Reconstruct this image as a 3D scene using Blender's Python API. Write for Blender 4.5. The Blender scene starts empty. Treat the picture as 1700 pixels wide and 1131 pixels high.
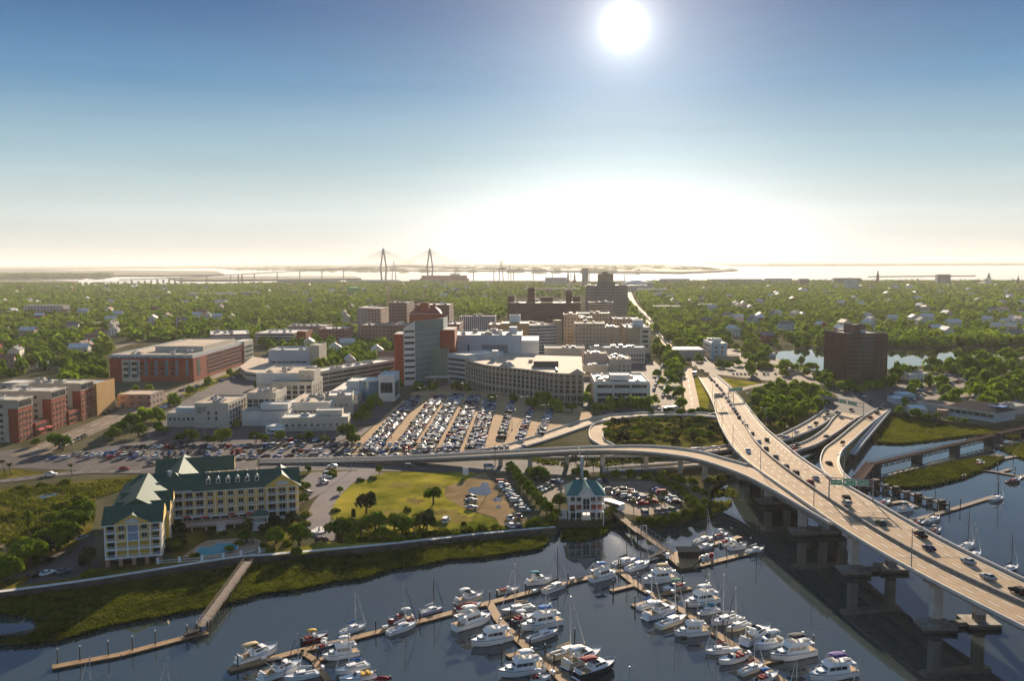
import bpy, math, random
import numpy as np
from mathutils import Vector, Matrix
sc = bpy.context.scene
COL = sc.collection
rad = math.radians
# ---------------------------------------------------------------- camera (aerial, 95 m above the river)
F_PX, CAM_H = 1540.0, 95.0
PITCH = math.atan((565.5 - 435.3) / F_PX); ROLL = -0.0038
_cp, _sp, _cr, _sr = math.cos(PITCH), math.sin(PITCH), math.cos(ROLL), math.sin(ROLL)
FWD = Vector((0, _cp, -_sp)); _U = Vector((0, _sp, _cp)); _X = Vector((1, 0, 0))
RT = _cr * _X + _sr * _U; UP = -_sr * _X + _cr * _U
cam_d = bpy.data.cameras.new("camera"); cam = bpy.data.objects.new("camera", cam_d); COL.objects.link(cam)
cam_d.sensor_width = 36.0; cam_d.lens = F_PX / 1700 * 36.0
cam_d.clip_start = 0.5; cam_d.clip_end = 200000
_m = Matrix((RT, UP, -FWD)).transposed().to_4x4(); _m.translation = (0, 0, CAM_H)
cam.matrix_world = _m
sc.camera = cam
# ---------------------------------------------------------------- sun and sky
_sd = (FWD + (1036 - 850) / F_PX * RT + (565.5 - 42) / F_PX * UP).normalized()
SUN_DIR = _sd
SUN_EL = math.asin(_sd.z); SUN_AZ = math.atan2(_sd.x, _sd.y)
sl = bpy.data.lights.new("sun", 'SUN'); sl.energy = 5.0; sl.angle = rad(0.5); sl.color = (1.0, 0.83, 0.62)
so = bpy.data.objects.new("sun", sl); COL.objects.link(so)
so.rotation_euler = (-_sd).to_track_quat('-Z', 'Y').to_euler()
world = bpy.data.worlds.new("World"); sc.world = world; world.use_nodes = True
nt = world.node_tree; nt.nodes.clear()
def WN(t, **k):
    n = nt.nodes.new(t)
    for a, b in k.items(): setattr(n, a, b)
    return n
def WM(op, a, b=None, c=None):
    n = nt.nodes.new('ShaderNodeMath'); n.operation = op
    for i, v in enumerate((a, b, c)):
        if v is None: continue
        if isinstance(v, (int, float)): n.inputs[i].default_value = v
        else: nt.links.new(v, n.inputs[i])
    return n.outputs[0]
sky = WN('ShaderNodeTexSky', sky_type='NISHITA'); sky.sun_disc = False
sky.sun_elevation = SUN_EL; sky.sun_rotation = SUN_AZ; sky.altitude = 50
sky.air_density = 1.0; sky.dust_density = 0.6; sky.ozone_density = 2.2
# the sky texture, with its glare near the sun held back as the photograph's exposure does
lum = WN('ShaderNodeVectorMath', operation='DOT_PRODUCT'); nt.links.new(sky.outputs[0], lum.inputs[0]); lum.inputs[1].default_value = (.3, .5, .2)
k_ = WM('DIVIDE', 1.0, WM('ADD', WM('MULTIPLY', lum.outputs['Value'], 1.7), 1.0))
sv = WN('ShaderNodeVectorMath', operation='SCALE'); nt.links.new(sky.outputs[0], sv.inputs[0]); nt.links.new(k_, sv.inputs['Scale'])
bg = WN('ShaderNodeBackground'); bg.inputs[1].default_value = 0.05
nt.links.new(sv.outputs[0], bg.inputs[0])
# pale layers of the morning sky by elevation, and the aureole round the low sun
tc = WN('ShaderNodeTexCoord')
dp = WN('ShaderNodeVectorMath', operation='DOT_PRODUCT'); nt.links.new(tc.outputs['Generated'], dp.inputs[0]); dp.inputs[1].default_value = _sd
ang = WM('ARCCOSINE', WM('MINIMUM', dp.outputs['Value'], 0.999999))
sx = WN('ShaderNodeSeparateXYZ'); nt.links.new(tc.outputs['Generated'], sx.inputs[0])
el = WM('ABSOLUTE', sx.outputs[2])
h = Vector((_sd.x, _sd.y, 0)).normalized()
azd = WM('ADD', WM('MULTIPLY', sx.outputs[0], h.x), WM('MULTIPLY', sx.outputs[1], h.y))
azd = WM('MAXIMUM', azd, 0.0)
def gauss(x, s): return WM('EXPONENT', WM('MULTIPLY', WM('POWER', WM('DIVIDE', x, s), 2.0), -1.0))
ramp_ = WN('ShaderNodeValToRGB'); cr_ = ramp_.color_ramp; nt.links.new(el, ramp_.inputs[0])
for i, (p_, c_) in enumerate([(0.0, (.335, .335, .32)), (.05, (.285, .32, .32)), (.11, (.155, .23, .265)), (.18, (.046, .12, .205)), (.25, (.009, .05, .13)), (.33, (.001, .023, .083)), (.5, (.04, .095, .20)), (1.0, (.11, .17, .26))]):
    e_ = cr_.elements[i] if i < 2 else cr_.elements.new(p_); e_.position = p_; e_.color = (*c_, 1)
mpn = WN('ShaderNodeMapping'); nt.links.new(tc.outputs['Generated'], mpn.inputs[0]); mpn.inputs['Scale'].default_value = (2.2, 2.2, 26); mpn.inputs['Rotation'].default_value = (0.02, 0.05, 0)
cn = WN('ShaderNodeTexNoise'); cn.inputs['Scale'].default_value = 1.6; cn.inputs['Detail'].default_value = 7; cn.inputs['Roughness'].default_value = .6; nt.links.new(mpn.outputs[0], cn.inputs['Vector'])
cirrus = WM('MULTIPLY_ADD', cn.outputs['Fac'], 0.26, 0.87)
bg3 = WN('ShaderNodeBackground'); nt.links.new(ramp_.outputs[0], bg3.inputs[0]); nt.links.new(WM('MULTIPLY', cirrus, WM('MULTIPLY_ADD', azd, 0.21, 0.62)), bg3.inputs[1])
disc = WM('MULTIPLY', gauss(ang, rad(0.72)), 2.0)
halo = WM('MULTIPLY', WM('MULTIPLY_ADD', gauss(ang, rad(2.0)), 0.24, WM('MULTIPLY', gauss(ang, rad(6.0)), .10)), 1.0)
wide = WM('MULTIPLY', gauss(ang, rad(14)), 0.055)
glow = WM('MULTIPLY', WM('MULTIPLY', WM('EXPONENT', WM('MULTIPLY', WM('POWER', WM('DIVIDE', el, .078), 1.5), -1.0)), WM('POWER', azd, 72.0)), 0.44)
tot = WM('ADD', WM('ADD', disc, halo), WM('ADD', glow, wide))
bg2 = WN('ShaderNodeBackground'); bg2.inputs[0].default_value = (1.0, 0.965, 0.92, 1); nt.links.new(tot, bg2.inputs[1])
add = WN('ShaderNodeAddShader'); nt.links.new(bg.outputs[0], add.inputs[0]); nt.links.new(bg2.outputs[0], add.inputs[1])
add2 = WN('ShaderNodeAddShader'); nt.links.new(add.outputs[0], add2.inputs[0]); nt.links.new(bg3.outputs[0], add2.inputs[1])
wo = WN('ShaderNodeOutputWorld'); nt.links.new(add2.outputs[0], wo.inputs[0])
vs = sc.view_settings
vs.view_transform = 'Standard'; vs.look = 'None'; vs.gamma = 1.0; vs.exposure = 1.4; vs.use_curve_mapping = False
sc.cycles.max_bounces = 6; sc.cycles.glossy_bounces = 3; sc.cycles.diffuse_bounces = 3; sc.cycles.transmission_bounces = 4
sc.cycles.transparent_max_bounces = 6; sc.cycles.volume_bounces = 0
sc.cycles.sample_clamp_indirect = 4.0
# ---------------------------------------------------------------- survey helpers
ZG, ZW = 2.5, 0.0                      # ground level of the city, level of the tidal water
def ray(px, py): return FWD + (px - 850) / F_PX * RT + (565.5 - py) / F_PX * UP
def G(px, py, z=ZG):
    d = ray(px, py); t = (z - CAM_H) / d.z
    return Vector((t * d.x, t * d.y, z))
def G2(px, py, z=ZG):
    p = G(px, py, z); return (p.x, p.y)
def HY(px): return 435.3 - 0.0038 * (px - 850)
def smooth(pts, n=6):
    pts = [Vector(p) for p in pts]; out = []
    P = [2 * pts[0] - pts[1]] + pts + [2 * pts[-1] - pts[-2]]
    for i in range(1, len(P) - 2):
        for k in range(n):
            t = k / n; a, b, c, d = P[i - 1], P[i], P[i + 1], P[i + 2]
            out.append(0.5 * ((2 * b) + (c - a) * t + (2 * a - 5 * b + 4 * c - d) * t * t + (3 * b - a - 3 * c + d) * t ** 3))
    out.append(pts[-1]); return out
_o1 = "first second third fourth fifth sixth seventh eighth ninth tenth eleventh twelfth thirteenth fourteenth fifteenth sixteenth seventeenth eighteenth nineteenth".split()
_o10 = {2: "twent", 3: "thirt", 4: "fort", 5: "fift", 6: "sixt", 7: "sevent", 8: "eight", 9: "ninet"}
def ORD(n):
    if n < 20: return _o1[n - 1]
    if n >= 100: return "hundred-and-" + ORD(n - 100) if n > 100 else "hundredth"
    return _o10[n // 10] + "ieth" if n % 10 == 0 else _o10[n // 10] + "y-" + _o1[n % 10 - 1]
# ---------------------------------------------------------------- materials
MATS = {}
def M(name, col, rough=0.8, var=0.12, scale=0.35, metal=0.0, spec=0.1, bump=0.0, col2=None, obj_rand=0.0):
    if name in MATS: return MATS[name]
    m = bpy.data.materials.new(name); m.use_nodes = True; t = m.node_tree; b = t.nodes['Principled BSDF']
    b.inputs['Roughness'].default_value = rough; b.inputs['Metallic'].default_value = metal
    b.inputs['Specular IOR Level'].default_value = spec
    c = (*col, 1)
    if var or col2:
        g = t.nodes.new('ShaderNodeNewGeometry'); n = t.nodes.new('ShaderNodeTexNoise')
        n.inputs['Scale'].default_value = scale; n.inputs['Detail'].default_value = 6; n.inputs['Roughness'].default_value = 0.65
        t.links.new(g.outputs['Position'], n.inputs['Vector'])
        r = t.nodes.new('ShaderNodeValToRGB'); e = r.color_ramp.elements
        a2 = col2 or col
        e[0].position, e[1].position = 0.32, 0.68
        e[0].color = tuple(max(0, v * (1 - var)) for v in col) + (1,); e[1].color = tuple(v * (1 + var) for v in a2) + (1,)
        t.links.new(n.outputs['Fac'], r.inputs[0]); t.links.new(r.outputs[0], b.inputs['Base Color'])
        if bump:
            bp = t.nodes.new('ShaderNodeBump'); bp.inputs['Strength'].default_value = 0.6; bp.inputs['Distance'].default_value = bump
            n2 = t.nodes.new('ShaderNodeTexNoise'); n2.inputs['Scale'].default_value = scale * 9; n2.inputs['Detail'].default_value = 4
            t.links.new(g.outputs['Position'], n2.inputs['Vector']); t.links.new(n2.outputs['Fac'], bp.inputs['Height']); t.links.new(bp.outputs[0], b.inputs['Normal'])
    else: b.inputs['Base Color'].default_value = c
    MATS[name] = m; return m
def MWIN(name, wall, win, pu, pv, fu=0.5, fv=0.5, rough=0.7):
    """far facade: wall with a grid of window openings, in the building's own coordinates"""
    if name in MATS: return MATS[name]
    m = bpy.data.materials.new(name); m.use_nodes = True; t = m.node_tree; b = t.nodes['Principled BSDF']
    tcn = t.nodes.new('ShaderNodeTexCoord'); s = t.nodes.new('ShaderNodeSeparateXYZ'); t.links.new(tcn.outputs['Object'], s.inputs[0])
    def mm(op, a, bb=None):
        n = t.nodes.new('ShaderNodeMath'); n.operation = op
        for i, v in enumerate((a, bb)):
            if v is None: continue
            if isinstance(v, (int, float)): n.inputs[i].default_value = v
            else: t.links.new(v, n.inputs[i])
        return n.outputs[0]
    u = mm('FRACT', mm('DIVIDE', mm('ADD', s.outputs[0], s.outputs[1]), pu)); v = mm('FRACT', mm('DIVIDE', s.outputs[2], pv))
    k = mm('MULTIPLY', mm('LESS_THAN', mm('ABSOLUTE', mm('SUBTRACT', u, 0.5)), fu / 2), mm('LESS_THAN', mm('ABSOLUTE', mm('SUBTRACT', v, 0.55)), fv / 2))
    gn = t.nodes.new('ShaderNodeNewGeometry'); s2 = t.nodes.new('ShaderNodeSeparateXYZ'); t.links.new(gn.outputs['Normal'], s2.inputs[0])
    k = mm('MULTIPLY', k, mm('LESS_THAN', mm('ABSOLUTE', s2.outputs[2]), 0.5))
    n = t.nodes.new('ShaderNodeTexNoise'); n.inputs['Scale'].default_value = 0.15; n.inputs['Detail'].default_value = 5
    t.links.new(gn.outputs['Position'], n.inputs['Vector'])
    r = t.nodes.new('ShaderNodeValToRGB'); e = r.color_ramp.elements; e[0].position, e[1].position = .3, .7
    e[0].color = tuple(c * .88 for c in wall) + (1,); e[1].color = tuple(c * 1.12 for c in wall) + (1,)
    t.links.new(n.outputs['Fac'], r.inputs[0])
    mx = t.nodes.new('ShaderNodeMix'); mx.data_type = 'RGBA'; t.links.new(k, mx.inputs['Factor']); t.links.new(r.outputs[0], mx.inputs['A']); mx.inputs['B'].default_value = (*win, 1)
    t.links.new(mx.outputs['Result'], b.inputs['Base Color'])
    t.links.new(mm('SUBTRACT', rough, mm('MULTIPLY', k, rough - 0.15)), b.inputs['Roughness'])
    MATS[name] = m; return m
def MLEAF(name, c1, c2, scale=0.5, wscale=0.03):
    m = bpy.data.materials.new(name); m.use_nodes = True; t = m.node_tree; t.nodes.clear()
    g = t.nodes.new('ShaderNodeNewGeometry'); oi = t.nodes.new('ShaderNodeObjectInfo')
    n = t.nodes.new('ShaderNodeTexNoise'); n.inputs['Scale'].default_value = scale; n.inputs['Detail'].default_value = 5; t.links.new(g.outputs['Position'], n.inputs['Vector'])
    n2 = t.nodes.new('ShaderNodeTexNoise'); n2.inputs['Scale'].default_value = wscale; n2.inputs['Detail'].default_value = 3; t.links.new(g.outputs['Position'], n2.inputs['Vector'])
    a = t.nodes.new('ShaderNodeMath'); a.operation = 'MULTIPLY_ADD'; t.links.new(oi.outputs['Random'], a.inputs[0]); a.inputs[1].default_value = 0.35; t.links.new(n.outputs['Fac'], a.inputs[2])
    a2 = t.nodes.new('ShaderNodeMath'); a2.operation = 'ADD'; t.links.new(a.outputs[0], a2.inputs[0]); t.links.new(n2.outputs['Fac'], a2.inputs[1])
    r = t.nodes.new('ShaderNodeMapRange'); r.inputs[1].default_value = 0.8; r.inputs[2].default_value = 1.55; t.links.new(a2.outputs[0], r.inputs[0])
    mx = t.nodes.new('ShaderNodeMix'); mx.data_type = 'RGBA'; t.links.new(r.outputs[0], mx.inputs['Factor']); mx.inputs['A'].default_value = (*c1, 1); mx.inputs['B'].default_value = (*c2, 1)
    d = t.nodes.new('ShaderNodeBsdfDiffuse'); tr = t.nodes.new('ShaderNodeBsdfTranslucent'); ms = t.nodes.new('ShaderNodeMixShader'); ms.inputs[0].default_value = 0.34
    t.links.new(mx.outputs['Result'], d.inputs[0]); t.links.new(mx.outputs['Result'], tr.inputs[0]); t.links.new(d.outputs[0], ms.inputs[1]); t.links.new(tr.outputs[0], ms.inputs[2])
    o = t.nodes.new('ShaderNodeOutputMaterial'); t.links.new(ms.outputs[0], o.inputs[0]); MATS[name] = m; return m
def MWATER(name, col, bump=0.05, rough=0.04, scale=0.35):
    m = bpy.data.materials.new(name); m.use_nodes = True; t = m.node_tree; b = t.nodes['Principled BSDF']
    b.inputs['Base Color'].default_value = (*col, 1); b.inputs['Roughness'].default_value = rough; b.inputs['IOR'].default_value = 1.85; b.inputs['Specular IOR Level'].default_value = 0.5
    g = t.nodes.new('ShaderNodeNewGeometry'); mp = t.nodes.new('ShaderNodeMapping'); mp.inputs['Scale'].default_value = (1, 0.6, 1); t.links.new(g.outputs['Position'], mp.inputs[0])
    n = t.nodes.new('ShaderNodeTexNoise'); n.inputs['Scale'].default_value = scale; n.inputs['Detail'].default_value = 4; t.links.new(mp.outputs[0], n.inputs['Vector'])
    n2 = t.nodes.new('ShaderNodeTexNoise'); n2.inputs['Scale'].default_value = 0.02; n2.inputs['Detail'].default_value = 3; t.links.new(mp.outputs[0], n2.inputs['Vector'])
    mu = t.nodes.new('ShaderNodeMath'); mu.operation = 'MULTIPLY'; t.links.new(n.outputs['Fac'], mu.inputs[0]); t.links.new(n2.outputs['Fac'], mu.inputs[1])
    bp = t.nodes.new('ShaderNodeBump'); bp.inputs['Strength'].default_value = 0.5; bp.inputs['Distance'].default_value = bump
    t.links.new(mu.outputs[0], bp.inputs['Height']); t.links.new(bp.outputs[0], b.inputs['Normal']); MATS[name] = m; return m
# ---------------------------------------------------------------- mesh builder
class MB:
    def __init__(s): s.v, s.f, s.mi, s.mats = [], [], [], []
    def m(s, mat):
        if mat not in s.mats: s.mats.append(mat)
        return s.mats.index(mat)
    def face(s, pts, mat):
        n = len(s.v); s.v += [tuple(p) for p in pts]; s.f.append(tuple(range(n, n + len(pts)))); s.mi.append(s.m(mat))
    def box(s, x0, x1, y0, y1, z0, z1, mat, top=None, T=None, bottom=True):
        c = [(x0, y0, z0), (x1, y0, z0), (x1, y1, z0), (x0, y1, z0), (x0, y0, z1), (x1, y0, z1), (x1, y1, z1), (x0, y1, z1)]
        if T is not None: c = [tuple(T @ Vector(p)) for p in c]
        n = len(s.v); s.v += c; k = s.m(mat); kt = s.m(top) if top else k
        F = [(0, 1, 5, 4), (1, 2, 6, 5), (2, 3, 7, 6), (3, 0, 4, 7), (4, 5, 6, 7)] + ([(3, 2, 1, 0)] if bottom else [])
        for i, f in enumerate(F): s.f.append(tuple(n + j for j in f)); s.mi.append(kt if i == 4 else k)
        return s
    def prism(s, poly, z0, z1, mat, top=None, bottom=False):
        a = sum(poly[i][0] * poly[(i + 1) % len(poly)][1] - poly[(i + 1) % len(poly)][0] * poly[i][1] for i in range(len(poly)))
        if a < 0: poly = poly[::-1]
        n = len(poly)
        s.face([(p[0], p[1], z1) for p in poly], top or mat)
        for i in range(n):
            p, q = poly[i], poly[(i + 1) % n]
            s.face([(p[0], p[1], z0), (q[0], q[1], z0), (q[0], q[1], z1), (p[0], p[1], z1)], mat)
        if bottom: s.face([(p[0], p[1], z0) for p in reversed(poly)], mat)
        return s
    def tube(s, a, b, r0, r1, mat, n=6, caps=True):
        a, b = Vector(a), Vector(b); d = (b - a)
        if d.length < 1e-6: return s
        d.normalize(); u = d.cross(Vector((0, 0, 1)))
        if u.length < 1e-3: u = d.cross(Vector((1, 0, 0)))
        u.normalize(); w = d.cross(u); k = len(s.v); mi = s.m(mat)
        for c, r in ((a, r0), (b, r1)):
            for i in range(n):
                t = 2 * math.pi * i / n; s.v.append(tuple(c + r * (math.cos(t) * u + math.sin(t) * w)))
        for i in range(n):
            j = (i + 1) % n; s.f.append((k + i, k + n + i, k + n + j, k + j)); s.mi.append(mi)
        if caps:
            s.f.append(tuple(k + n + i for i in reversed(range(n)))); s.mi.append(mi)
            s.f.append(tuple(k + i for i in range(n))); s.mi.append(mi)
        return s
    def loft(s, secs, mat, close=True, caps=True):
        k = len(s.v); n = len(secs[0]); mi = s.m(mat)
        for sec in secs: s.v += [tuple(p) for p in sec]
        for a in range(len(secs) - 1):
            for i in range(n if close else n - 1):
                j = (i + 1) % n; s.f.append((k + a * n + i, k + a * n + j, k + (a + 1) * n + j, k + (a + 1) * n + i)); s.mi.append(mi)
        if caps:
            s.f.append(tuple(k + i for i in reversed(range(n)))); s.mi.append(mi)
            e = k + (len(secs) - 1) * n; s.f.append(tuple(e + i for i in range(n))); s.mi.append(mi)
        return s
    def mesh(s, name, smooth_=False):
        me = bpy.data.meshes.new(name); me.from_pydata(s.v, [], s.f)
        for m in s.mats: me.materials.append(m)
        me.polygons.foreach_set('material_index', s.mi)
        if smooth_: me.polygons.foreach_set('use_smooth', [True] * len(s.f))
        me.update(); return me
    def build(s, name, parent=None, smooth_=False, loc=None):
        if not s.f: return None
        o = bpy.data.objects.new(name, s.mesh(name, smooth_)); COL.objects.link(o)
        if parent: o.parent = parent
        if loc is not None: o.location = loc
        return o
def np_mesh(name, V, Q, mats, mi=None):
    V = np.asarray(V, dtype=np.float32); Q = np.asarray(Q, dtype=np.int32); k = Q.shape[1]
    me = bpy.data.meshes.new(name); me.vertices.add(len(V)); me.vertices.foreach_set('co', V.ravel())
    me.loops.add(Q.size); me.loops.foreach_set('vertex_index', Q.ravel())
    me.polygons.add(len(Q)); me.polygons.foreach_set('loop_start', np.arange(0, Q.size, k, dtype=np.int32)); me.polygons.foreach_set('loop_total', np.full(len(Q), k, dtype=np.int32))
    for m in mats: me.materials.append(m)
    if mi is not None: me.polygons.foreach_set('material_index', np.asarray(mi, dtype=np.int32))
    me.update(calc_edges=True); me.validate(); return me
def tag(o, label=None, cat=None, group=None, kind=None):
    if label: o['label'] = label
    if cat: o['category'] = cat
    if group: o['group'] = group
    if kind: o['kind'] = kind
    return o
def thing(name, label, cat, loc=(0, 0, 0), rz=0.0, group=None):
    o = bpy.data.objects.new(name, None); COL.objects.link(o); o.location = loc; o.rotation_euler = (0, 0, rz); o.empty_display_size = 1
    return tag(o, label, cat, group)
def inst(name, me, parent=None, loc=(0, 0, 0), rz=0.0, scale=(1, 1, 1)):
    o = bpy.data.objects.new(name, me); COL.objects.link(o); o.location = loc; o.rotation_euler = (0, 0, rz); o.scale = scale
    if parent: o.parent = parent
    return o
def copy_tree(o, parent=None):
    c = o.copy(); COL.objects.link(c)
    if parent: c.parent = parent
    for ch in list(o.children): copy_tree(ch, c)
    return c
RND = random.Random(11)
# ---------------------------------------------------------------- palette
asphalt = M('asphalt', (0.095, 0.08, 0.075), 0.9, 0.25, 0.08, spec=.05, bump=0.02)
asphalt_old = M('old_asphalt', (0.19, 0.14, 0.10), 0.9, 0.25, 0.06, spec=.04, bump=0.02)
sandlot = M('sandy_lot', (0.37, 0.235, 0.125), 0.95, 0.16, 0.07, spec=.03, bump=0.02)
roadtan = M('road_concrete', (0.43, 0.30, 0.18), 0.9, 0.13, 0.12, spec=.04, bump=0.01)
conc = M('concrete', (0.52, 0.49, 0.45), 0.85, 0.15, 0.4, bump=0.01)
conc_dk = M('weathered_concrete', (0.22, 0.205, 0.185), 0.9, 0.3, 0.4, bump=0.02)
white = M('white_paint', (0.78, 0.78, 0.76), 0.5, 0.05, 0.5)
stripe = M('lane_paint', (0.72, 0.70, 0.62), 0.7, 0.2, 1.5)
yellowp = M('yellow_paint', (0.62, 0.42, 0.08), 0.7, 0.15, 1.5)
grassm = M('lawn_grass', (0.10, 0.135, 0.012), 0.95, 0.42, 0.055, spec=0, bump=0.12, col2=(0.25, 0.20, 0.03))
grassd = M('rough_grass', (0.06, 0.07, 0.012), 0.95, 0.4, 0.12, spec=0, bump=0.15, col2=(0.13, 0.10, 0.022))
dirt = M('dirt', (0.24, 0.165, 0.085), 0.95, 0.25, 0.12, spec=0, bump=0.05)
mud = M('marsh_mud', (0.06, 0.048, 0.03), 0.7, 0.3, 0.2, bump=0.08)
citym = M('city_ground', (0.055, 0.065, 0.022), 0.95, 0.3, 0.012, spec=0, bump=0.1, col2=(0.12, 0.10, 0.065))
farland = M('far_land', (0.06, 0.065, 0.04), 0.95, 0.4, 0.004)
paver = M('brick_paver', (0.33, 0.22, 0.15), 0.9, 0.2, 0.5)
steel = M('grey_steel', (0.30, 0.30, 0.31), 0.5, 0.15, 1.0, metal=0.3)
dark = M('dark_metal', (0.045, 0.045, 0.05), 0.5, 0.1, 1.0)
glass = M('window_glass', (0.025, 0.033, 0.04), 0.08, 0.0, spec=0.7)
water_m = MWATER('river_water', (0.036, 0.050, 0.047), 0.022, 0.02)
pond_m = MWATER('pond_water', (0.02, 0.025, 0.02), 0.02, 0.03)
drive_m = M('grey_drive', (0.15, 0.125, 0.12), 0.9, 0.2, 0.1, spec=.04)
worn = M('worn_wheel_track', (0.345, 0.25, 0.165), 0.9, 0.25, 0.3, spec=.04)
def surf(name, poly_px, z, mat, kind='structure', label=None):
    b = MB(); P = [G2(x, y) for x, y in poly_px]
    a = sum(P[i][0] * P[(i + 1) % len(P)][1] - P[(i + 1) % len(P)][0] * P[i][1] for i in range(len(P)))
    if a < 0: P = P[::-1]
    b.face([(p[0], p[1], z) for p in P], mat); o = b.build(name); tag(o, label, None, None, kind); return o
# ---------------------------------------------------------------- water and land
b = MB(); R_ = 59000
b.face([(-R_, -400, ZW), (R_, -400, ZW), (R_, R_, ZW), (-R_, R_, ZW)], water_m)
tag(b.build('river_water'), kind='structure')
b = MB(); b.face([(-R_, -420, -6), (R_, -420, -6), (R_, R_, -6), (-R_, R_, -6)], mud); tag(b.build('river_bed_terrain'), kind='structure')
SHORE = [(-500, 1045), (-200, 1004), (0, 984), (165, 962), (380, 928), (450, 922), (640, 905), (800, 887), (922, 877), (930, 866), (1003, 864), (1022, 858), (1060, 868), (1130, 862), (1160, 845), (1174, 822), (1190, 800), (1215, 778), (1262, 764), (1292, 748), (1335, 741), (1400, 722), (1452, 692), (1488, 684), (1560, 698), (1640, 706), (1720, 694), (2000, 676), (2600, 660)]
BACK = [(3600, 470), (1900, 464), (1700, 465), (1450, 465), (1250, 464.5), (960, 467), (880, 466), (600, 467), (470, 468.5), (330, 472), (265, 475), (150, 473), (0, 477), (-300, 479), (-1800, 490), (-1500, 1045)]
land = [G2(*p) for p in SHORE + BACK]
b = MB(); b.prism(land, -5.8, ZG, citym); o = b.build('city_ground'); tag(o, kind='structure')
# far shores: low wooded land, each strip its own terrain
def far_strip(px, z1=9.0, mat=farland):
    b = MB(); b.prism([G2(x, y, 0.5) for x, y in px], -5.8, z1, mat); tag(b.build('far_shore_terrain'), kind='structure')
def hz(xs, d=2.6): return [(x, HY(x) + d) for x in xs]
far_strip([(1225, 448.5), (1190, 451), (1130, 453.5), (1000, 451.5), (860, 450), (700, 450), (600, 449), (380, 446.5)] + hz([300, 500, 700, 900, 1110]) + [(1110, 441), (1165, 446)])
far_strip([(2300, 438.5), (1700, 439.5), (1275, 441), (1210, 440.8)] + hz([1150, 1700, 2300], 2.2), 16)
far_strip([(190, 458.5), (150, 459.5), (0, 461), (-700, 463), (-900, 455), (-500, 452), (0, 450.5), (180, 448.8), (360, 451), (372, 456.5), (280, 458.5)], 6)
far_strip([(178, 446.2), (60, 448.6), (-900, 453)] + hz([-900, -200, 300, 365], 3) + [(362, 445)], 7)
far_strip([(590, 459.5), (600, 463.5), (380, 466), (300, 466), (280, 463), (380, 460)], 5)
far_strip([(130, 467.8), (60, 466.5), (-500, 468), (-500, 476), (0, 472.5), (120, 470)], 5)
far_strip([(1620, 458.2), (1440, 459.6), (1450, 459.0), (1620, 457.5)], 3)
# marsh mud flats at the edge of the river
def marsh_flat(px, z=0.3):
    P = [Vector((*G2(x, y, z), 0)) for x, y in px]; Q = []; r = random.Random(len(px))
    for p, q in zip(P, P[1:] + P[:1]):
        n = max(1, int((q - p).length / 3)); Q += [p.lerp(q, k / n) + Vector((r.uniform(-1.3, 1.3), r.uniform(-1.6, 1.6), 0)) for k in range(n)]
    b = MB(); b.prism([(p.x, p.y) for p in Q], -5, z, mud); tag(b.build('marsh_mud_ground'), kind='structure')
MARSH1 = [(-120, 1000), (0, 984), (165, 964), (400, 930), (640, 908), (800, 890), (900, 882), (912, 888), (895, 902), (800, 917), (745, 919), (700, 930), (650, 935), (605, 950), (560, 955), (500, 968), (430, 976), (395, 988), (290, 1008), (190, 1026), (95, 1052), (40, 1058), (-40, 1060), (44, 1046), (66, 1032), (50, 1014), (0, 1006), (-120, 1016)]
MARSH2 = [(1452, 693), (1490, 686), (1560, 700), (1640, 708), (1700, 712), (1690, 722), (1620, 716), (1560, 724), (1500, 731), (1450, 729)]
MARSH3 = [(1466, 792), (1500, 779), (1540, 772), (1580, 762), (1640, 752), (1668, 755), (1640, 770), (1600, 786), (1545, 800), (1510, 803), (1475, 799)]
MARSH4 = [(1140, 808), (1165, 797), (1215, 800), (1225, 815), (1205, 835), (1180, 850), (1160, 850), (1172, 826)]
MARSH5 = [(1660, 738), (1720, 728), (1750, 745), (1700, 756)]
for p, z in ((MARSH1, .55), (MARSH2, .3), (MARSH3, .3), (MARSH5, .3)): marsh_flat(p, z)
# ---------------------------------------------------------------- ground zones
lawn = [(545, 828), (556, 808), (592, 795), (640, 785), (788, 784), (786, 800), (740, 808), (738, 826), (772, 846), (820, 862), (880, 870), (700, 893), (590, 878), (560, 868), (542, 850)]
surf('lawn', lawn, 2.56, grassm)
dryg = M('dry_grass', (0.20, 0.155, 0.045), 0.95, 0.35, 0.15, spec=0, bump=.1)
for cx_, cy_, rx_, ry_ in ((690, 833, 9, 3.5), (650, 852, 14, 3), (735, 852, 14, 4), (610, 828, 7, 3), (760, 862, 16, 3.5), (665, 806, 12, 2.5), (720, 808, 10, 3)):
    c_ = G(cx_, cy_); rr_ = random.Random(cx_); pts_ = []
    for k in range(22): a_ = k * 2 * math.pi / 22; f_ = rr_.uniform(.55, 1.15); pts_.append((c_.x + math.cos(a_) * rx_ * f_ * .55, c_.y + math.sin(a_) * ry_ * f_ * 1.5, 2.585))
    b = MB(); b.face(pts_, dryg); tag(b.build('dry_grass_ground'), kind='structure')
surf('dirt_yard_ground', [(738, 826), (742, 808), (770, 800), (788, 790), (806, 784), (816, 800), (838, 812), (868, 848), (870, 872), (830, 874), (822, 860), (770, 845)], 2.60, dirt)
surf('puddle_water', [(776, 816), (782, 810), (797, 809), (800, 802), (810, 802), (814, 813), (816, 820), (806, 824), (786, 822)], 2.64, pond_m)
surf('puddle_water', [(817, 831), (824, 826), (833, 829), (832, 833), (822, 834)], 2.64, pond_m)
surf('puddle_water', [(823, 842), (828, 839), (832, 843), (826, 845)], 2.64, pond_m)
surf('shore_lawn', [(495, 923), (500, 908), (590, 895), (640, 888), (760, 886), (870, 872), (925, 866), (922, 876), (800, 886), (640, 904), (505, 921)], 2.57, grassm)
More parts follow.
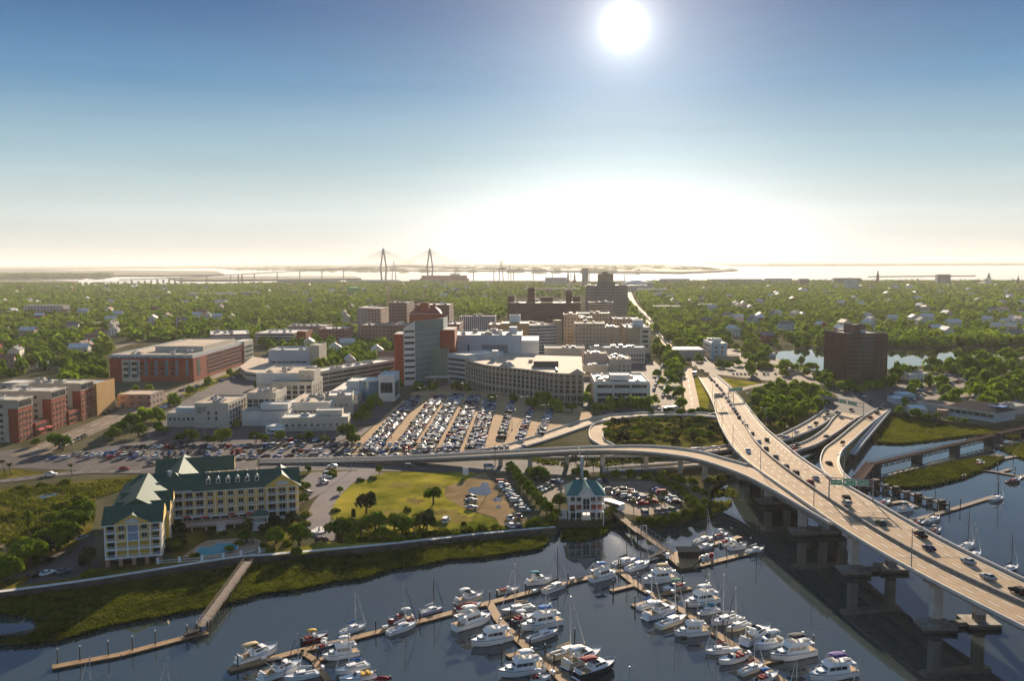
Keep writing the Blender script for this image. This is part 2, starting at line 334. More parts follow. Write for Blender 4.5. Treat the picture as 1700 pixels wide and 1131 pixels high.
surf('hotel_lawn', [(-60, 985), (20, 962), (165, 945), (330, 928), (480, 905), (495, 922), (380, 926), (165, 960), (0, 982)], 2.56, grassd)
surf('wild_meadow_ground', [(-200, 985), (0, 965), (60, 940), (150, 910), (160, 820), (260, 790), (253, 787), (100, 803), (0, 812), (-200, 830)], 2.55, grassd)
surf('tidal_creek_water', [(40, 833), (75, 822), (98, 819), (86, 828), (60, 838), (48, 848), (36, 846)], 2.62, pond_m)
surf('sandy_path', [(-30, 884), (20, 879), (38, 873), (34, 882), (12, 888), (-30, 892)], 2.62, dirt)
surf('sandy_path', [(64, 884), (95, 879), (104, 877), (98, 884), (74, 888)], 2.62, dirt)
surf('sandy_path', [(-40, 905), (12, 904), (10, 918), (18, 928), (-30, 932)], 2.62, dirt)
surf('hotel_parking_ground', [(40, 972), (70, 930), (130, 905), (155, 880), (163, 945), (120, 960)], 2.61, asphalt)
surf('hotel_parking_ground', [(500, 838), (512, 792), (570, 790), (566, 800), (548, 812), (530, 822)], 2.61, drive_m)
surf('pool_deck_paving', [(302, 926), (330, 905), (345, 898), (420, 893), (440, 902), (420, 918), (330, 928)], 2.62, paver)
surf('courtyard_ground', [(290, 900), (300, 872), (430, 862), (498, 855), (505, 880), (470, 900), (330, 925), (285, 925)], 2.58, grassd)
surf('lot_asphalt_ground', [(940, 805), (1010, 800), (1085, 800), (1130, 830), (1128, 850), (1065, 858), (1020, 852), (1005, 862), (1000, 820), (945, 812)], 2.60, asphalt_old)
surf('lot_asphalt_ground', [(885, 810), (930, 790), (945, 800), (930, 840), (905, 840)], 2.60, asphalt_old)
surf('front_parking_ground', [(60, 763), (170, 742), (250, 732), (420, 728), (560, 732), (760, 733), (800, 748), (760, 760), (480, 763), (300, 763)], 2.57, asphalt)
surf('big_parking_ground', [(570, 755), (640, 690), (685, 652), (750, 640), (790, 648), (900, 668), (960, 674), (985, 690), (955, 715), (905, 733), (800, 749), (700, 755)], 2.60, sandlot)
surf('hospital_yard_ground', [(230, 735), (270, 690), (330, 650), (450, 585), (660, 600), (665, 640), (640, 690), (575, 745), (540, 735)], 2.56, asphalt)  # shadow lying over the yard is put into this darker asphalt
surf('clinic_yard_ground', [(660, 640), (700, 590), (960, 590), (1080, 600), (1110, 640), (1120, 690), (1000, 690), (960, 672), (800, 645)], 2.55, asphalt)
surf('east_lot_ground', [(1080, 690), (1078, 640), (1066, 605), (1086, 600), (1130, 640), (1132, 690)], 2.58, asphalt_old)
surf('station_lot_ground', [(1150, 610), (1145, 590), (1165, 575), (1240, 580), (1300, 595), (1372, 622), (1375, 645), (1330, 640), (1240, 628), (1190, 622)], 2.56, asphalt_old)
surf('grass_verge', [(1192, 634), (1192, 627), (1262, 636), (1280, 640), (1212, 647), (1205, 643)], 2.62, grassm)
surf('grass_verge', [(1153, 622), (1160, 630), (1178, 665), (1172, 690), (1157, 680), (1155, 650)], 2.62, grassm)
surf('waterfront_lot_ground', [(1480, 665), (1500, 640), (1560, 628), (1700, 598), (1950, 585), (1950, 675), (1700, 692), (1650, 700), (1560, 694), (1490, 682)], 2.57, asphalt_old)
surf('junction_road', [(1366, 678), (1372, 668), (1392, 660), (1372, 646), (1382, 638), (1412, 641), (1490, 640), (1560, 622), (1700, 592), (1940, 575), (1940, 580), (1700, 600), (1562, 636), (1500, 652), (1487, 666), (1479, 681), (1434, 693), (1380, 699)], 2.66, asphalt)
surf('loop_ground', [(985, 738), (985, 715), (1005, 700), (1050, 693), (1190, 695), (1225, 730), (1180, 745), (1060, 742)], 2.56, grassd)
surf('wood_ground', [(1240, 665), (1290, 640), (1370, 650), (1390, 660), (1360, 680), (1310, 712), (1285, 722)], 2.56, grassd)
surf('pond_water', [(1270, 588), (1300, 583.5), (1375, 579), (1480, 583), (1560, 580), (1700, 577), (1950, 573), (1950, 592), (1700, 597), (1580, 603), (1480, 613), (1400, 618), (1340, 615)], 2.64, pond_m)
surf('verge_grass_ground', [(400, 790), (640, 784), (930, 790), (940, 782), (760, 778), (560, 781)], 2.55, grassd)
surf('verge_grass_ground', [(-200, 800), (0, 786), (28, 779), (60, 785), (150, 782), (80, 788), (0, 800)], 2.68, grassd)
# ---------------------------------------------------------------- roads lying on the ground
def ribbon(name, cl, w, z, mat, markings=True, n=6, kind='structure'):
    pts = smooth([Vector((*G2(x, y), 0)) for x, y in cl], n); b = MB(); k = b; L = []
    for i, p in enumerate(pts):
        d = (pts[min(i + 1, len(pts) - 1)] - pts[max(i - 1, 0)]).normalized(); nrm = Vector((-d.y, d.x, 0)); L.append((p + nrm * w / 2, p - nrm * w / 2, p, nrm))
    for i in range(len(L) - 1):
        a, c = L[i], L[i + 1]
        b.face([(a[1].x, a[1].y, z), (c[1].x, c[1].y, z), (c[0].x, c[0].y, z), (a[0].x, a[0].y, z)], mat)
        if markings and i % 2 == 0:
            for off in ([0] if w < 12 else [-w / 6, w / 6]):
                k.face([(a[2] + a[3] * (off - .12))[:2] + (z + .03,), (c[2] + c[3] * (off - .12))[:2] + (z + .03,), (c[2] + c[3] * (off + .12))[:2] + (z + .03,), (a[2] + a[3] * (off + .12))[:2] + (z + .03,)], stripe)
    tag(b.build(name), kind=kind)
    return pts
surf('lockwood_road', [(-250, 768), (0, 749), (70, 741), (95, 760), (170, 763), (350, 763), (480, 766), (700, 768), (960, 762), (1100, 756), (1262, 739), (1262, 748), (1100, 775), (1000, 784), (930, 790), (760, 784), (560, 782), (350, 787), (253, 787), (150, 782), (25, 778), (-250, 790)], 2.60, asphalt)
ribbon('service_road', [(-150, 812), (0, 800), (70, 792), (150, 784), (250, 784)], 8, 2.70, asphalt)
ribbon('city_street', [(45, 757), (100, 734), (160, 708), (250, 669), (340, 635), (400, 612), (445, 596), (500, 578), (560, 560)], 17, 2.63, asphalt_old)
ribbon('avenue_road', [(1128, 592), (1112, 570), (1090, 545), (1070, 524), (1054, 509), (1047, 496), (1043, 485)], 17, 2.69, roadtan)
ribbon('frontage_road', [(1150, 688), (1148, 665), (1143, 635), (1140, 612)], 9, 2.66, roadtan)
ribbon('slip_road', [(1168, 612), (1185, 624), (1205, 640), (1215, 650), (1260, 640), (1330, 632)], 7, 2.70, asphalt_old, markings=False)
ribbon('cross_street', [(560, 560), (500, 572), (420, 552), (300, 548), (150, 590), (60, 606), (-120, 640)], 10, 2.61, asphalt_old, markings=False)
ribbon('side_street', [(100, 540), (60, 520), (20, 500), (-10, 488)], 9, 2.61, asphalt_old, markings=False)
ribbon('hotel_driveway', [(612, 779), (596, 795), (572, 802), (556, 815), (542, 830), (532, 848), (528, 868), (530, 880), (555, 893), (590, 890)], 8.5, 2.66, drive_m, markings=False)
surf('parking_apron_ground', [(500, 800), (516, 785), (600, 783), (640, 786), (592, 796), (560, 800), (520, 812)], 2.63, drive_m)
timber_wall = M('stained_wall', (0.09, 0.08, 0.07), 0.9, 0.35, 0.5)
surf('grass_verge', [(318, 645), (398, 613), (404, 616), (332, 651)], 2.70, grassm)
surf('grass_verge', [(270, 668), (312, 650), (322, 653), (282, 672)], 2.70, grassm)
# seawall with its footpath on top, following the marsh
sw = smooth([Vector((*G2(x, y), 0)) for x, y in [(-300, 1016), (-100, 994), (0, 984), (165, 962), (380, 928), (450, 922), (640, 905), (800, 887), (922, 876)]], 5)
b = MB()
for i in range(len(sw) - 1):
    p, q = sw[i], sw[i + 1]; d = (q - p).normalized(); nrm = Vector((d.y, -d.x, 0))
    a0, a1, c0, c1 = p + nrm * .6, p - nrm * 1.5, q + nrm * .6, q - nrm * 1.5
    b.face([a0[:2] + (-1,), c0[:2] + (-1,), c0[:2] + (2.6,), a0[:2] + (2.6,)], timber_wall)
    b.face([a0[:2] + (2.6,), c0[:2] + (2.6,), c1[:2] + (2.6,), a1[:2] + (2.6,)], conc)
    b.face([a1[:2] + (2.6,), c1[:2] + (2.6,), c1[:2] + (2.4,), a1[:2] + (2.4,)], conc)
tag(b.build('seawall'), 'long low concrete seawall with footpath between hotel lawn and marsh', 'seawall')
# ---------------------------------------------------------------- elevated highway
ZP = [(0, 14.5), (300, 14.5), (330, 13.9), (370, 12.6), (420, 10.8), (510, 7.2), (600, 4.6), (700, 3.2), (760, 2.78), (2000, 2.78)]
def ZD(y):
    for (a, za), (c, zc) in zip(ZP, ZP[1:]):
        if y <= c: return za + (zc - za) * (y - a) / (c - a)
    return 2.78
def GD(px, py, zf=ZD):
    z = 8.0
    for _ in range(25): p = G(px, py, z); z = 0.5 * z + 0.5 * zf(p.y)
    return G(px, py, z)
def onY(pts, y):
    for a, c in zip(pts, pts[1:]):
        if min(a.y, c.y) <= y <= max(a.y, c.y) and abs(a.y - c.y) > 1e-6: return a + (c - a) * ((y - a.y) / (c.y - a.y))
    return pts[0] if abs(pts[0].y - y) < abs(pts[-1].y - y) else pts[-1]
near = [GD(*p) for p in [(1700, 1045), (1519, 953), (1406, 888), (1255, 780), (1226, 759), (1209, 731.5), (1194, 704), (1183, 667), (1165, 636), (1153, 616), (1136, 598)]]
med = [GD(*p) for p in [(1700, 1008), (1618, 973), (1519, 925), (1439, 875), (1370, 829), (1329, 800), (1288, 769), (1253, 737), (1223, 684), (1200, 650.6), (1178, 626), (1160, 610), (1143, 594)]]
farE = [GD(*p) for p in [(1700, 966), (1542, 891), (1494, 864), (1450, 833), (1367, 789), (1324, 760), (1298, 736), (1275, 718), (1253, 693), (1228, 660), (1205, 640), (1172, 611), (1149, 592)]]
def ext(pts, y=120): 
    a, c = pts[0], pts[1]; d = (a - c) / (c.y - a.y) * -1
    e = a + (a - c) * ((a.y - y) / (c.y - a.y)); return [Vector((e.x, e.y, 14.5))] + pts
near, med, farE = [smooth(ext(p), 5) for p in (near, med, farE)]
YS = [120 + i * 9 for i in range(int((735 - 120) / 9) + 1)]
def edge_pts(pts): return [Vector((onY(pts, y).x, y, ZD(y))) for y in YS]
def relax(P, it=14):
    for _ in range(it):
        P = [P[0]] + [Vector(((P[i - 1].x + 2 * P[i].x + P[i + 1].x) / 4, P[i].y, P[i].z)) for i in range(1, len(P) - 1)] + [P[-1]]
    return P
NE, ME, FE = relax(edge_pts(near)), relax(edge_pts(med)), relax(edge_pts(farE))
def strip(b, A, B, mat, dz=0.0):
    for i in range(len(A) - 1):
        b.face([A[i] + Vector((0, 0, dz)), B[i] + Vector((0, 0, dz)), B[i + 1] + Vector((0, 0, dz)), A[i + 1] + Vector((0, 0, dz))], mat)
def wall_along(b, A, w, h, mat, side=1, z0=0.0, top=None):
    for i in range(len(A) - 1):
        d = (A[i + 1] - A[i]); d.z = 0; d.normalize(); nr = Vector((d.y, -d.x, 0)) * side * w
        j = min(i + 2, len(A) - 1); d2 = A[j] - A[i + 1] if j > i + 1 else A[i + 1] - A[i]; d2.z = 0; d2.normalize(); nr2 = Vector((d2.y, -d2.x, 0)) * side * w
        p, q = A[i] + Vector((0, 0, z0)), A[i + 1] + Vector((0, 0, z0)); up = Vector((0, 0, h))
        b.face([p, q, q + up, p + up], mat); b.face([p + nr + up, q + nr2 + up, q + nr2, p + nr], mat); b.face([p + up, q + up, q + nr2 + up, p + nr + up], top or mat)
def elevated(A, B, name, label, cat, girder=1.9, deckmat=roadtan, barrier=0.85, under=True, lanes=(), median=None, sides=(1, 1), root=None, inset=1.0):
    """A = one edge, B = the other edge (lists of the same length, A on the viewer's side)"""
    base = root or thing(name, label, cat, (A[0].x, A[0].y, 0))
    off = Vector((-A[0].x, -A[0].y, 0)) if root is None else Vector((-root.location.x, -root.location.y, 0))
    A = [p + off for p in A]; B = [p + off for p in B]
    b = MB(); strip(b, A, B, deckmat)
    for s, E in ((1, A), (-1, B)):
        for i in range(len(E) - 1):
            b.face([E[i], E[i + 1], E[i + 1] - Vector((0, 0, .55)), E[i] - Vector((0, 0, .55))], conc)
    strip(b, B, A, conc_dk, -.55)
    for t, m, dash in lanes:
        Cn = [A[i].lerp(B[i], t) + Vector((0, 0, .03)) for i in range(len(A))]
        for i in range(len(Cn) - 1):
            d = (Cn[i + 1] - Cn[i]); L = d.length; d.z = 0; d.normalize(); nr = Vector((d.y, -d.x, 0)) * .11; q = Cn[i].lerp(Cn[i + 1], .42 if dash else 1.0)
            b.face([Cn[i] + nr, q + nr, q - nr, Cn[i] - nr], m)
    if len(lanes) > 4:
        for c_ in (.135, .27, .405, .53, .67, .805, .91):
            for o_ in (-.036, .036):
                for i in range(len(A) - 1):
                    P4 = [A[i].lerp(B[i], c_ + o_ - .013), A[i].lerp(B[i], c_ + o_ + .013), A[i + 1].lerp(B[i + 1], c_ + o_ + .013), A[i + 1].lerp(B[i + 1], c_ + o_ - .013)]; b.face([p + Vector((0, 0, .012)) for p in P4], worn)
    if root is None and 'wide' in label:
        joint = M('deck_joint', (0.07, 0.065, 0.06), 0.9, 0.2)
        for i in range(4, len(A) - 20, 5):
            d = Vector((0, .14, 0)); z = Vector((0, 0, .025)); b.face([A[i] + z - d, B[i] + z - d, B[i] + z + d, A[i] + z + d], joint)
    b.build('deck', base)
    if under:
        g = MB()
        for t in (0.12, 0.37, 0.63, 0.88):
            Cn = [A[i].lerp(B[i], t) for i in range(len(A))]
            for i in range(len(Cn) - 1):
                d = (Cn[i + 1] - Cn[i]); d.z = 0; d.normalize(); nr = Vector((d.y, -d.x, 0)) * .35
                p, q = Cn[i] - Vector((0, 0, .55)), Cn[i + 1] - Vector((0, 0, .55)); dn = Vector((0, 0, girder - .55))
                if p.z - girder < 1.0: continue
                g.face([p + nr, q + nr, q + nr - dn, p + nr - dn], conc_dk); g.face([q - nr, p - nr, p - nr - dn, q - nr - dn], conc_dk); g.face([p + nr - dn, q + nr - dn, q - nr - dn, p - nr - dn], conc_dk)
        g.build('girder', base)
    for on, E, s in ((sides[0], A, -1), (sides[1], B, 1)):
        if on:
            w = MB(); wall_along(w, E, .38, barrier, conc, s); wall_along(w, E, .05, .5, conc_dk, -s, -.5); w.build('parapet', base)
    if median:
        w = MB(); wall_along(w, [p + off for p in median], .6, .95, conc_dk); w.build('median_barrier', base)
    return base
bridge = elevated(NE, FE, 'highway_bridge', 'wide concrete highway bridge curving from the river up into the city', 'bridge', lanes=[(.07, yellowp, 0), (.20, stripe, 1), (.34, stripe, 1), (.60, stripe, 1), (.74, stripe, 1), (.87, stripe, 1), (.955, stripe, 0)], median=ME)
foot_top = M('footing_top', (.34, .30, .25), .9, .35, .5)
def pier(root, cols, ztop, foot=True, r=1.35, cap=True):
    o = bpy.data.objects.new('pier', None); COL.objects.link(o); o.parent = root; o.location = (cols[0][0] - root.location.x, cols[0][1] - root.location.y, 0)
    rel = [Vector((x - cols[0][0], y - cols[0][1], 0)) for x, y in cols]
    for v in rel:
        b = MB(); a = [(v.x - r, v.y - r), (v.x + r, v.y - r), (v.x + r, v.y + r), (v.x - r, v.y + r)]; c = .35
        a = [(v.x - r + c, v.y - r), (v.x + r - c, v.y - r), (v.x + r, v.y - r + c), (v.x + r, v.y + r - c), (v.x + r - c, v.y + r), (v.x - r + c, v.y + r), (v.x - r, v.y + r - c), (v.x - r, v.y - r + c)]
        b.prism(a, 1.0, ztop, conc)
        if foot: b.prism([(v.x + (p[0] - v.x) * 1.015, v.y + (p[1] - v.y) * 1.015) for p in a], 1.4, 3.0, conc_dk)
        b.build('column', o)
        if foot:
            b = MB(); b.box(v.x - 4.2, v.x + 4.2, v.y - 3.6, v.y + 3.6, .7, 1.3, conc_dk, foot_top, bottom=True); b.box(v.x - 4.16, v.x + 4.16, v.y - 3.56, v.y + 3.56, -1.2, .7, timber_wall); b.build('footing', o)
    if foot and len(rel) > 1:
        b = MB(); b.box(4.2, (rel[1] - rel[0]).length - 4.2, -1, 1, .2, 1.35, conc_dk, T=Matrix.Rotation(math.atan2(rel[1].y, rel[1].x), 4, 'Z')); b.build('tie_beam', o)
    if cap:
        d = rel[-1].normalized() if len(rel) > 1 else Vector((1, 0, 0)); Ln = rel[-1].length
        b = MB(); b.box(-3.2, Ln + 3.2, -1.5, 1.5, ztop - .02, ztop + 1.0, conc, T=Matrix.Rotation(math.atan2(d.y, d.x), 4, 'Z')); b.build('pier_cap', o)
for y in (150, 190, 233, 276, 317, 358, 398, 438, 478, 515):
    a, c = onY(NE, y), onY(FE, y); w = c.x - a.x; z = ZD(y) - 1.92 - 1.0
    if y < 300: pier(bridge, [(a.x + 5.0, y), (a.x + 5.0 + 12.5, y + 2.4)], z)
    else: pier(bridge, [(a.x + 4.0, y), (a.x + w * .5, y + 1), (a.x + w - 4.5, y + 2)], z, foot=y < 420)
# --- flyover ramp leaving the bridge towards the riverside drive
def GZ(px, py, z): return G(px, py, z)
RN = [(1406, 888, 14.5), (1340, 849, 14.3), (1275, 811, 13.7), (1231, 789, 12.8), (1176, 769.5, 12.0), (1132, 759.5, 11.5), (1065, 752, 11.0), (979, 750, 10.2), (880, 755, 8.8), (800, 759, 7.2), (720, 763, 5.4), (620, 766.5, 3.8), (500, 769, 2.9), (430, 770, 2.75)]
RF = [None, None, None, (1250, 778.5, 12.8), (1201, 763, 12.0), (1152, 750, 11.5), (1080, 742.5, 11.0), (984, 743.5, 10.2), (880, 748.5, 8.8), (800, 752.5, 7.2), (720, 757, 5.4), (620, 761.5, 3.8), (500, 764, 2.9), (430, 765.5, 2.75)]
A = [GZ(*p) for p in RN]
B_ = []
for i, q in enumerate(RF):
    if q is None: e = onY(NE, A[i].y); B_.append(Vector((e.x - .02, e.y, A[i].z)) if i else A[0] + Vector((.05, 0, 0)))
    else: B_.append(GZ(*q))
A, B_ = smooth(A, 5), smooth(B_, 5)
for i in range(len(A)): A[i].z = B_[i].z = min(A[i].z, B_[i].z) + .012
ramp = elevated(A[2:], B_[2:], 'flyover_ramp', 'single lane concrete flyover ramp sweeping from bridge down to the riverside drive', 'ramp', lanes=[(.08, yellowp, 0), (.92, stripe, 0)], sides=(1, 0), girder=1.8)
w = MB(); off = Vector((-ramp.location.x, -ramp.location.y, 0)); wall_along(w, [p + off for p in B_[16:]], .38, .85, conc, 1); w.build('parapet', ramp)
for px, py in ((1176, 802), (1134, 791), (1070, 783), (1008, 778), (950, 777), (890, 778), (830, 777)):
    g = G(px, py, ZG); i = min(range(len(A)), key=lambda k: (A[k].x + B_[k].x - 2 * g.x) ** 2); m_ = (A[i] + B_[i]) / 2; pier(ramp, [(m_.x, m_.y)], m_.z - 1.8, foot=False, r=1.0, cap=False)
# --- lower roads crossing beneath the bridge and out to the waterfront junction
def road_edges(L, Rr, name, label, **k):
    A = smooth([GZ(*p) for p in L], 5); B = smooth([GZ(*p) for p in Rr], 5); return elevated(A, B, name, label, 'viaduct', **k), A, B
road_edges([(1412, 737, 6.6), (1399, 750, 9.2), (1394, 764, 11.4), (1395, 776, 12.9), (1404, 791, 13.9), (1424, 806, 14.42)][::-1] + [(1447, 705, 4.0), (1479, 680, 2.8)], [(1387, 732, 6.6), (1369, 746, 9.2), (1362, 760, 11.4), (1362, 771, 12.9), (1368, 787, 13.9), (1380, 797, 14.42)][::-1] + [(1436, 692, 4.0), (1464, 676, 2.8)],
           'curved_ramp', 'curved single lane ramp joining the bridge from the waterfront junction', lanes=[(.1, stripe, 0), (.9, yellowp, 0)])
road_edges([(1000, 785, 3.2), (1100, 779, 3.8), (1176, 773, 4.4), (1240, 765, 4.8), (1309, 754, 5.0), (1334, 747, 4.8), (1359, 738, 4.4), (1391, 718.5, 3.6), (1412, 703, 3.1), (1433, 691, 2.8)], [(1000, 779, 3.2), (1100, 772.5, 3.8), (1176, 764, 4.4), (1235, 756, 4.8), (1296, 745, 5.0), (1323, 739.5, 4.8), (1350, 727, 4.4), (1371, 711, 3.6), (1380, 699, 3.1), (1394, 684, 2.8)],
           'lower_viaduct', 'lower roadway viaduct passing beneath the highway bridge, nearer the water', lanes=[(.35, stripe, 1), (.68, stripe, 1)], girder=1.4)
road_edges([(900, 762.5, 2.8), (1000, 760, 3.1), (1100, 757.5, 3.7), (1190, 751, 4.3), (1250, 743, 4.8), (1292, 735.5, 4.9), (1323, 725.5, 4.4), (1350, 714.5, 3.6), (1369, 704, 3.0), (1379, 696, 2.75)], [(900, 758, 2.8), (1000, 755, 3.1), (1100, 751, 3.7), (1190, 743, 4.3), (1245, 735, 4.8), (1285, 727, 4.9), (1313, 715, 4.4), (1337, 702.5, 3.6), (1359, 688.5, 3.0), (1370, 679, 2.75)],
           'upper_viaduct', 'lower roadway passing beneath the highway bridge, beside the wooded lot', lanes=[(.35, stripe, 1), (.68, stripe, 1)], girder=1.4)
road_edges([(1419, 756, 3.6), (1445, 724, 3.3), (1480, 682, 2.8)], [(1411, 754, 3.6), (1438, 720, 3.3), (1474, 681, 2.8)], 'footbridge_ramp', 'narrow blue grey walkway bridge running beside the waterfront ramp', deckmat=steel, girder=1.2)
# --- loop ramps west of the bridge
road_edges([(1211, 702, 5.8), (1185, 694, 5.4), (1120, 690.5, 4.6), (1050, 694, 3.6), (1000, 701, 3.0), (960, 714, 2.8), (905, 733, 2.8), (840, 751, 2.8), (790, 757, 2.78)], [(1200, 692, 5.8), (1180, 688, 5.4), (1115, 685.5, 4.6), (1040, 688, 3.6), (990, 694, 3.0), (940, 708, 2.8), (885, 727, 2.8), (825, 744, 2.8), (770, 752, 2.78)],
           'loop_ramp', 'long curving ramp along the edge of the hospital car park', lanes=[(.5, stripe, 0)], girder=1.2)
road_edges([(1021, 741, 2.9), (1004, 731, 2.9), (1002, 719, 2.92), (1012, 707, 2.6), (1022, 701, 2.98)], [(996, 741, 2.9), (979, 729, 2.9), (979, 713, 2.92), (990, 704, 2.6), (1004, 699, 2.98)], 'tight_loop_ramp', 'tight concrete loop ramp curling round the bushy island', girder=0.5, under=False)
# ================================================================ BUILDINGS
brick = M('red_brick', (0.31, 0.075, 0.042), 0.85, 0.2, 0.3)
brickd = M('brown_brick', (0.19, 0.115, 0.085), 0.85, 0.2, 0.3)
brickp = M('pale_brick', (0.36, 0.22, 0.16), 0.85, 0.15, 0.3)
tan = M('tan_stucco', (0.44, 0.34, 0.235), 0.85, 0.1, 0.2)
tanl = M('light_tan_stone', (0.50, 0.43, 0.34), 0.85, 0.1, 0.2)
greyw = M('grey_white_render', (0.53, 0.48, 0.39), 0.85, 0.1, 0.15)
bluew = M('pale_blue_grey_panel', (0.47, 0.51, 0.52), 0.7, 0.08, 0.2)
whiteb = M('white_render', (0.65, 0.62, 0.56), 0.8, 0.08, 0.15)
orange = M('ochre_stucco', (0.52, 0.30, 0.11), 0.85, 0.1, 0.2)
yellow = M('yellow_siding', (0.66, 0.44, 0.10), 0.75, 0.06, 0.4)
rooft = M('tan_flat_roof', (0.44, 0.33, 0.23), 0.9, 0.2, 0.1)
roofw = M('white_membrane_roof', (0.56, 0.51, 0.44), 0.8, 0.14, 0.1)
roofg = M('grey_gravel_roof', (0.30, 0.28, 0.26), 0.95, 0.25, 0.1)
green_metal = M('green_metal_roof', (0.035, 0.08, 0.055), 0.7, 0.12, 0.3, spec=0.1)
teal_roof = M('teal_metal_roof', (0.05, 0.16, 0.15), 0.75, 0.12, 0.3, spec=0.1)
unitm = M('ventilation_metal', (0.42, 0.42, 0.42), 0.5, 0.15, 0.5, metal=0.2)
greenglass = M('green_tinted_glass', (0.16, 0.22, 0.17), 0.3, 0.15, 0.12, spec=0.35)
blueglass = M('blue_tinted_glass', (0.10, 0.20, 0.27), 0.15, 0.1, 0.3, spec=0.6)
bluepanel = M('blue_grey_panel', (0.26, 0.33, 0.42), 0.6, 0.05, 0.5)
awning_b = M('blue_awning', (0.03, 0.16, 0.42), 0.7, 0.1, 1)
redcloth = M('red_cloth', (0.35, 0.03, 0.03), 0.8, 0.1, 1)
def HT(px, pyb, pyt, z=ZG):
    g = G(px, pyb, z); d = ray(px, pyt); return CAM_H + g.y / d.y * d.z - z
WCACHE = {}
def win_mesh(w, h, fm, gm=None, sill=False):
    k = (round(w, 2), round(h, 2), fm.name, (gm or glass).name)
    if k not in WCACHE:
        b = MB(); b.box(-w / 2 - .1, w / 2 + .1, -.07, .02, -.1, h + .1, fm); b.box(-w / 2, w / 2, -.095, 0, 0, h, gm or glass); b.box(-.04, .04, -.125, 0, 0, h, fm)
        b.box(-w / 2 - .2, w / 2 + .2, -.2, 0, -.24, -.13, fm); WCACHE[k] = b.mesh('window')
    return WCACHE[k]
class Bld:
    def __init__(s, name, label, cat, L, R, group=None, z=ZG):
        L, R = Vector(L).to_2d(), Vector(R).to_2d(); d = R - L; s.L = d.length; s.a = math.atan2(d.y, d.x)
        s.e = thing(name, label, cat, (L.x, L.y, z), s.a, group); s.z = z
    def wing(s, x0, x1, y0, y1, z0, z1, wall, roof=None, par=0.9, t=0.35, name='wall'):
        b = MB(); b.box(x0, x1, y0, y1, z0, z1, wall, bottom=z0 > .1)
        b.f = b.f[:4] + b.f[5:]; b.mi = b.mi[:4] + b.mi[5:]
        if par:
            for (a0, a1, c0, c1) in ((x0, x1, y0, y0 + t), (x0, x1, y1 - t, y1), (x0, x0 + t, y0 + t, y1 - t), (x1 - t, x1, y0 + t, y1 - t)):
                b.box(a0, a1, c0, c1, z1, z1 + par, wall, bottom=False)
        b.build(name, s.e)
        r = MB(); r.box(x0 + (t if par else 0), x1 - (t if par else 0), y0 + (t if par else 0), y1 - (t if par else 0), z1 - .2, z1 + .03, roof or roofg); r.build('roof', s.e)
        return s
    def box(s, name, x0, x1, y0, y1, z0, z1, m, top=None):
        b = MB(); b.box(x0, x1, y0, y1, z0, z1, m, top); return b.build(name, s.e)
    def wins(s, face, c, a0, a1, n, zs, w, h, fm=None, gm=None, name='window'):
        """a row of n windows per height in zs on the plane c of a face: front / east / west"""
        me = win_mesh(w, h, fm or whiteb, gm)
        for z in zs:
            for i in range(n):
                u = a0 + (i + .5) * (a1 - a0) / n
                if face == 'front': inst(name, me, s.e, (u, c, z))
                elif face == 'east': inst(name, me, s.e, (c, u, z), math.pi / 2)
                elif face == 'west': inst(name, me, s.e, (c, u, z), -math.pi / 2)
        return s
    def bands(s, face, c, a0, a1, zs, h, gm=None, split=1, name='window_band', fm=None):
        for z in zs:
            for k in range(split):
                u0 = a0 + (a1 - a0) * k / split + (.3 if split > 1 else 0); u1 = a0 + (a1 - a0) * (k + 1) / split - (.3 if split > 1 else 0)
                b = MB(); n = max(1, int((u1 - u0) / 2.2)); g_ = gm or glass; f_ = fm or steel
                if face == 'front':
                    b.box(u0, u1, c - .06, c + .05, z, z + h, g_)
                    for i in range(n + 1): x = u0 + (u1 - u0) * i / n; b.box(x - .05, x + .05, c - .13, c, z, z + h, f_)
                else:
                    sg = 1 if face == 'east' else -1
                    b.box(min(c, c + .06 * sg), max(c, c + .06 * sg), u0, u1, z, z + h, g_)
                    for i in range(n + 1): y = u0 + (u1 - u0) * i / n; b.box(min(c, c + .13 * sg), max(c, c + .13 * sg), y - .05, y + .05, z, z + h, f_)
                b.build(name, s.e)
        return s
    def units(s, x0, x1, y0, y1, z, n, seed=1, big=1.0):
        r = random.Random(seed)
        for _ in range(n):
            w, d, hh = (r.uniform(1.5, 4) * big for _ in range(3)); x, y = r.uniform(x0, x1 - w), r.uniform(y0, y1 - d); hh *= .55
            b = MB(); b.box(x, x + w, y, y + d, z, z + hh, r.choice([unitm, greyw, roofw])); b.tube((x + w / 2, y + d / 2, z + hh), (x + w / 2, y + d / 2, z + hh + .35), w * .25, w * .25, dark, 8)
            b.box(x - .1, x + w + .1, y - .1, y + d + .1, z + hh * .45, z + hh * .5, dark); b.build('rooftop_unit', s.e)
        return s
    def gable(s, x0, x1, y0, y1, z, hh, mat, axis='x', hip=(0, 0), oh=.7, wall=None, name='roof', trim=white):
        X0, X1, Y0, Y1 = x0 - oh, x1 + oh, y0 - oh, y1 + oh; b = MB(); th = .3
        sl = hh / ((Y1 - Y0 if axis == 'x' else X1 - X0) / 2); zb = z - sl * 0
        if axis == 'x': r0, r1 = (X0 + hip[0], (Y0 + Y1) / 2, z + hh), (X1 - hip[1], (Y0 + Y1) / 2, z + hh); c = [(X0, Y0, z), (X1, Y0, z), (X1, Y1, z), (X0, Y1, z)]
        else: r0, r1 = ((X0 + X1) / 2, Y0 + hip[0], z + hh), ((X0 + X1) / 2, Y1 - hip[1], z + hh); c = [(X1, Y0, z), (X1, Y1, z), (X0, Y1, z), (X0, Y0, z)]
        b.face([c[0], c[1], r1, r0], mat); b.face([c[2], c[3], r0, r1], mat)
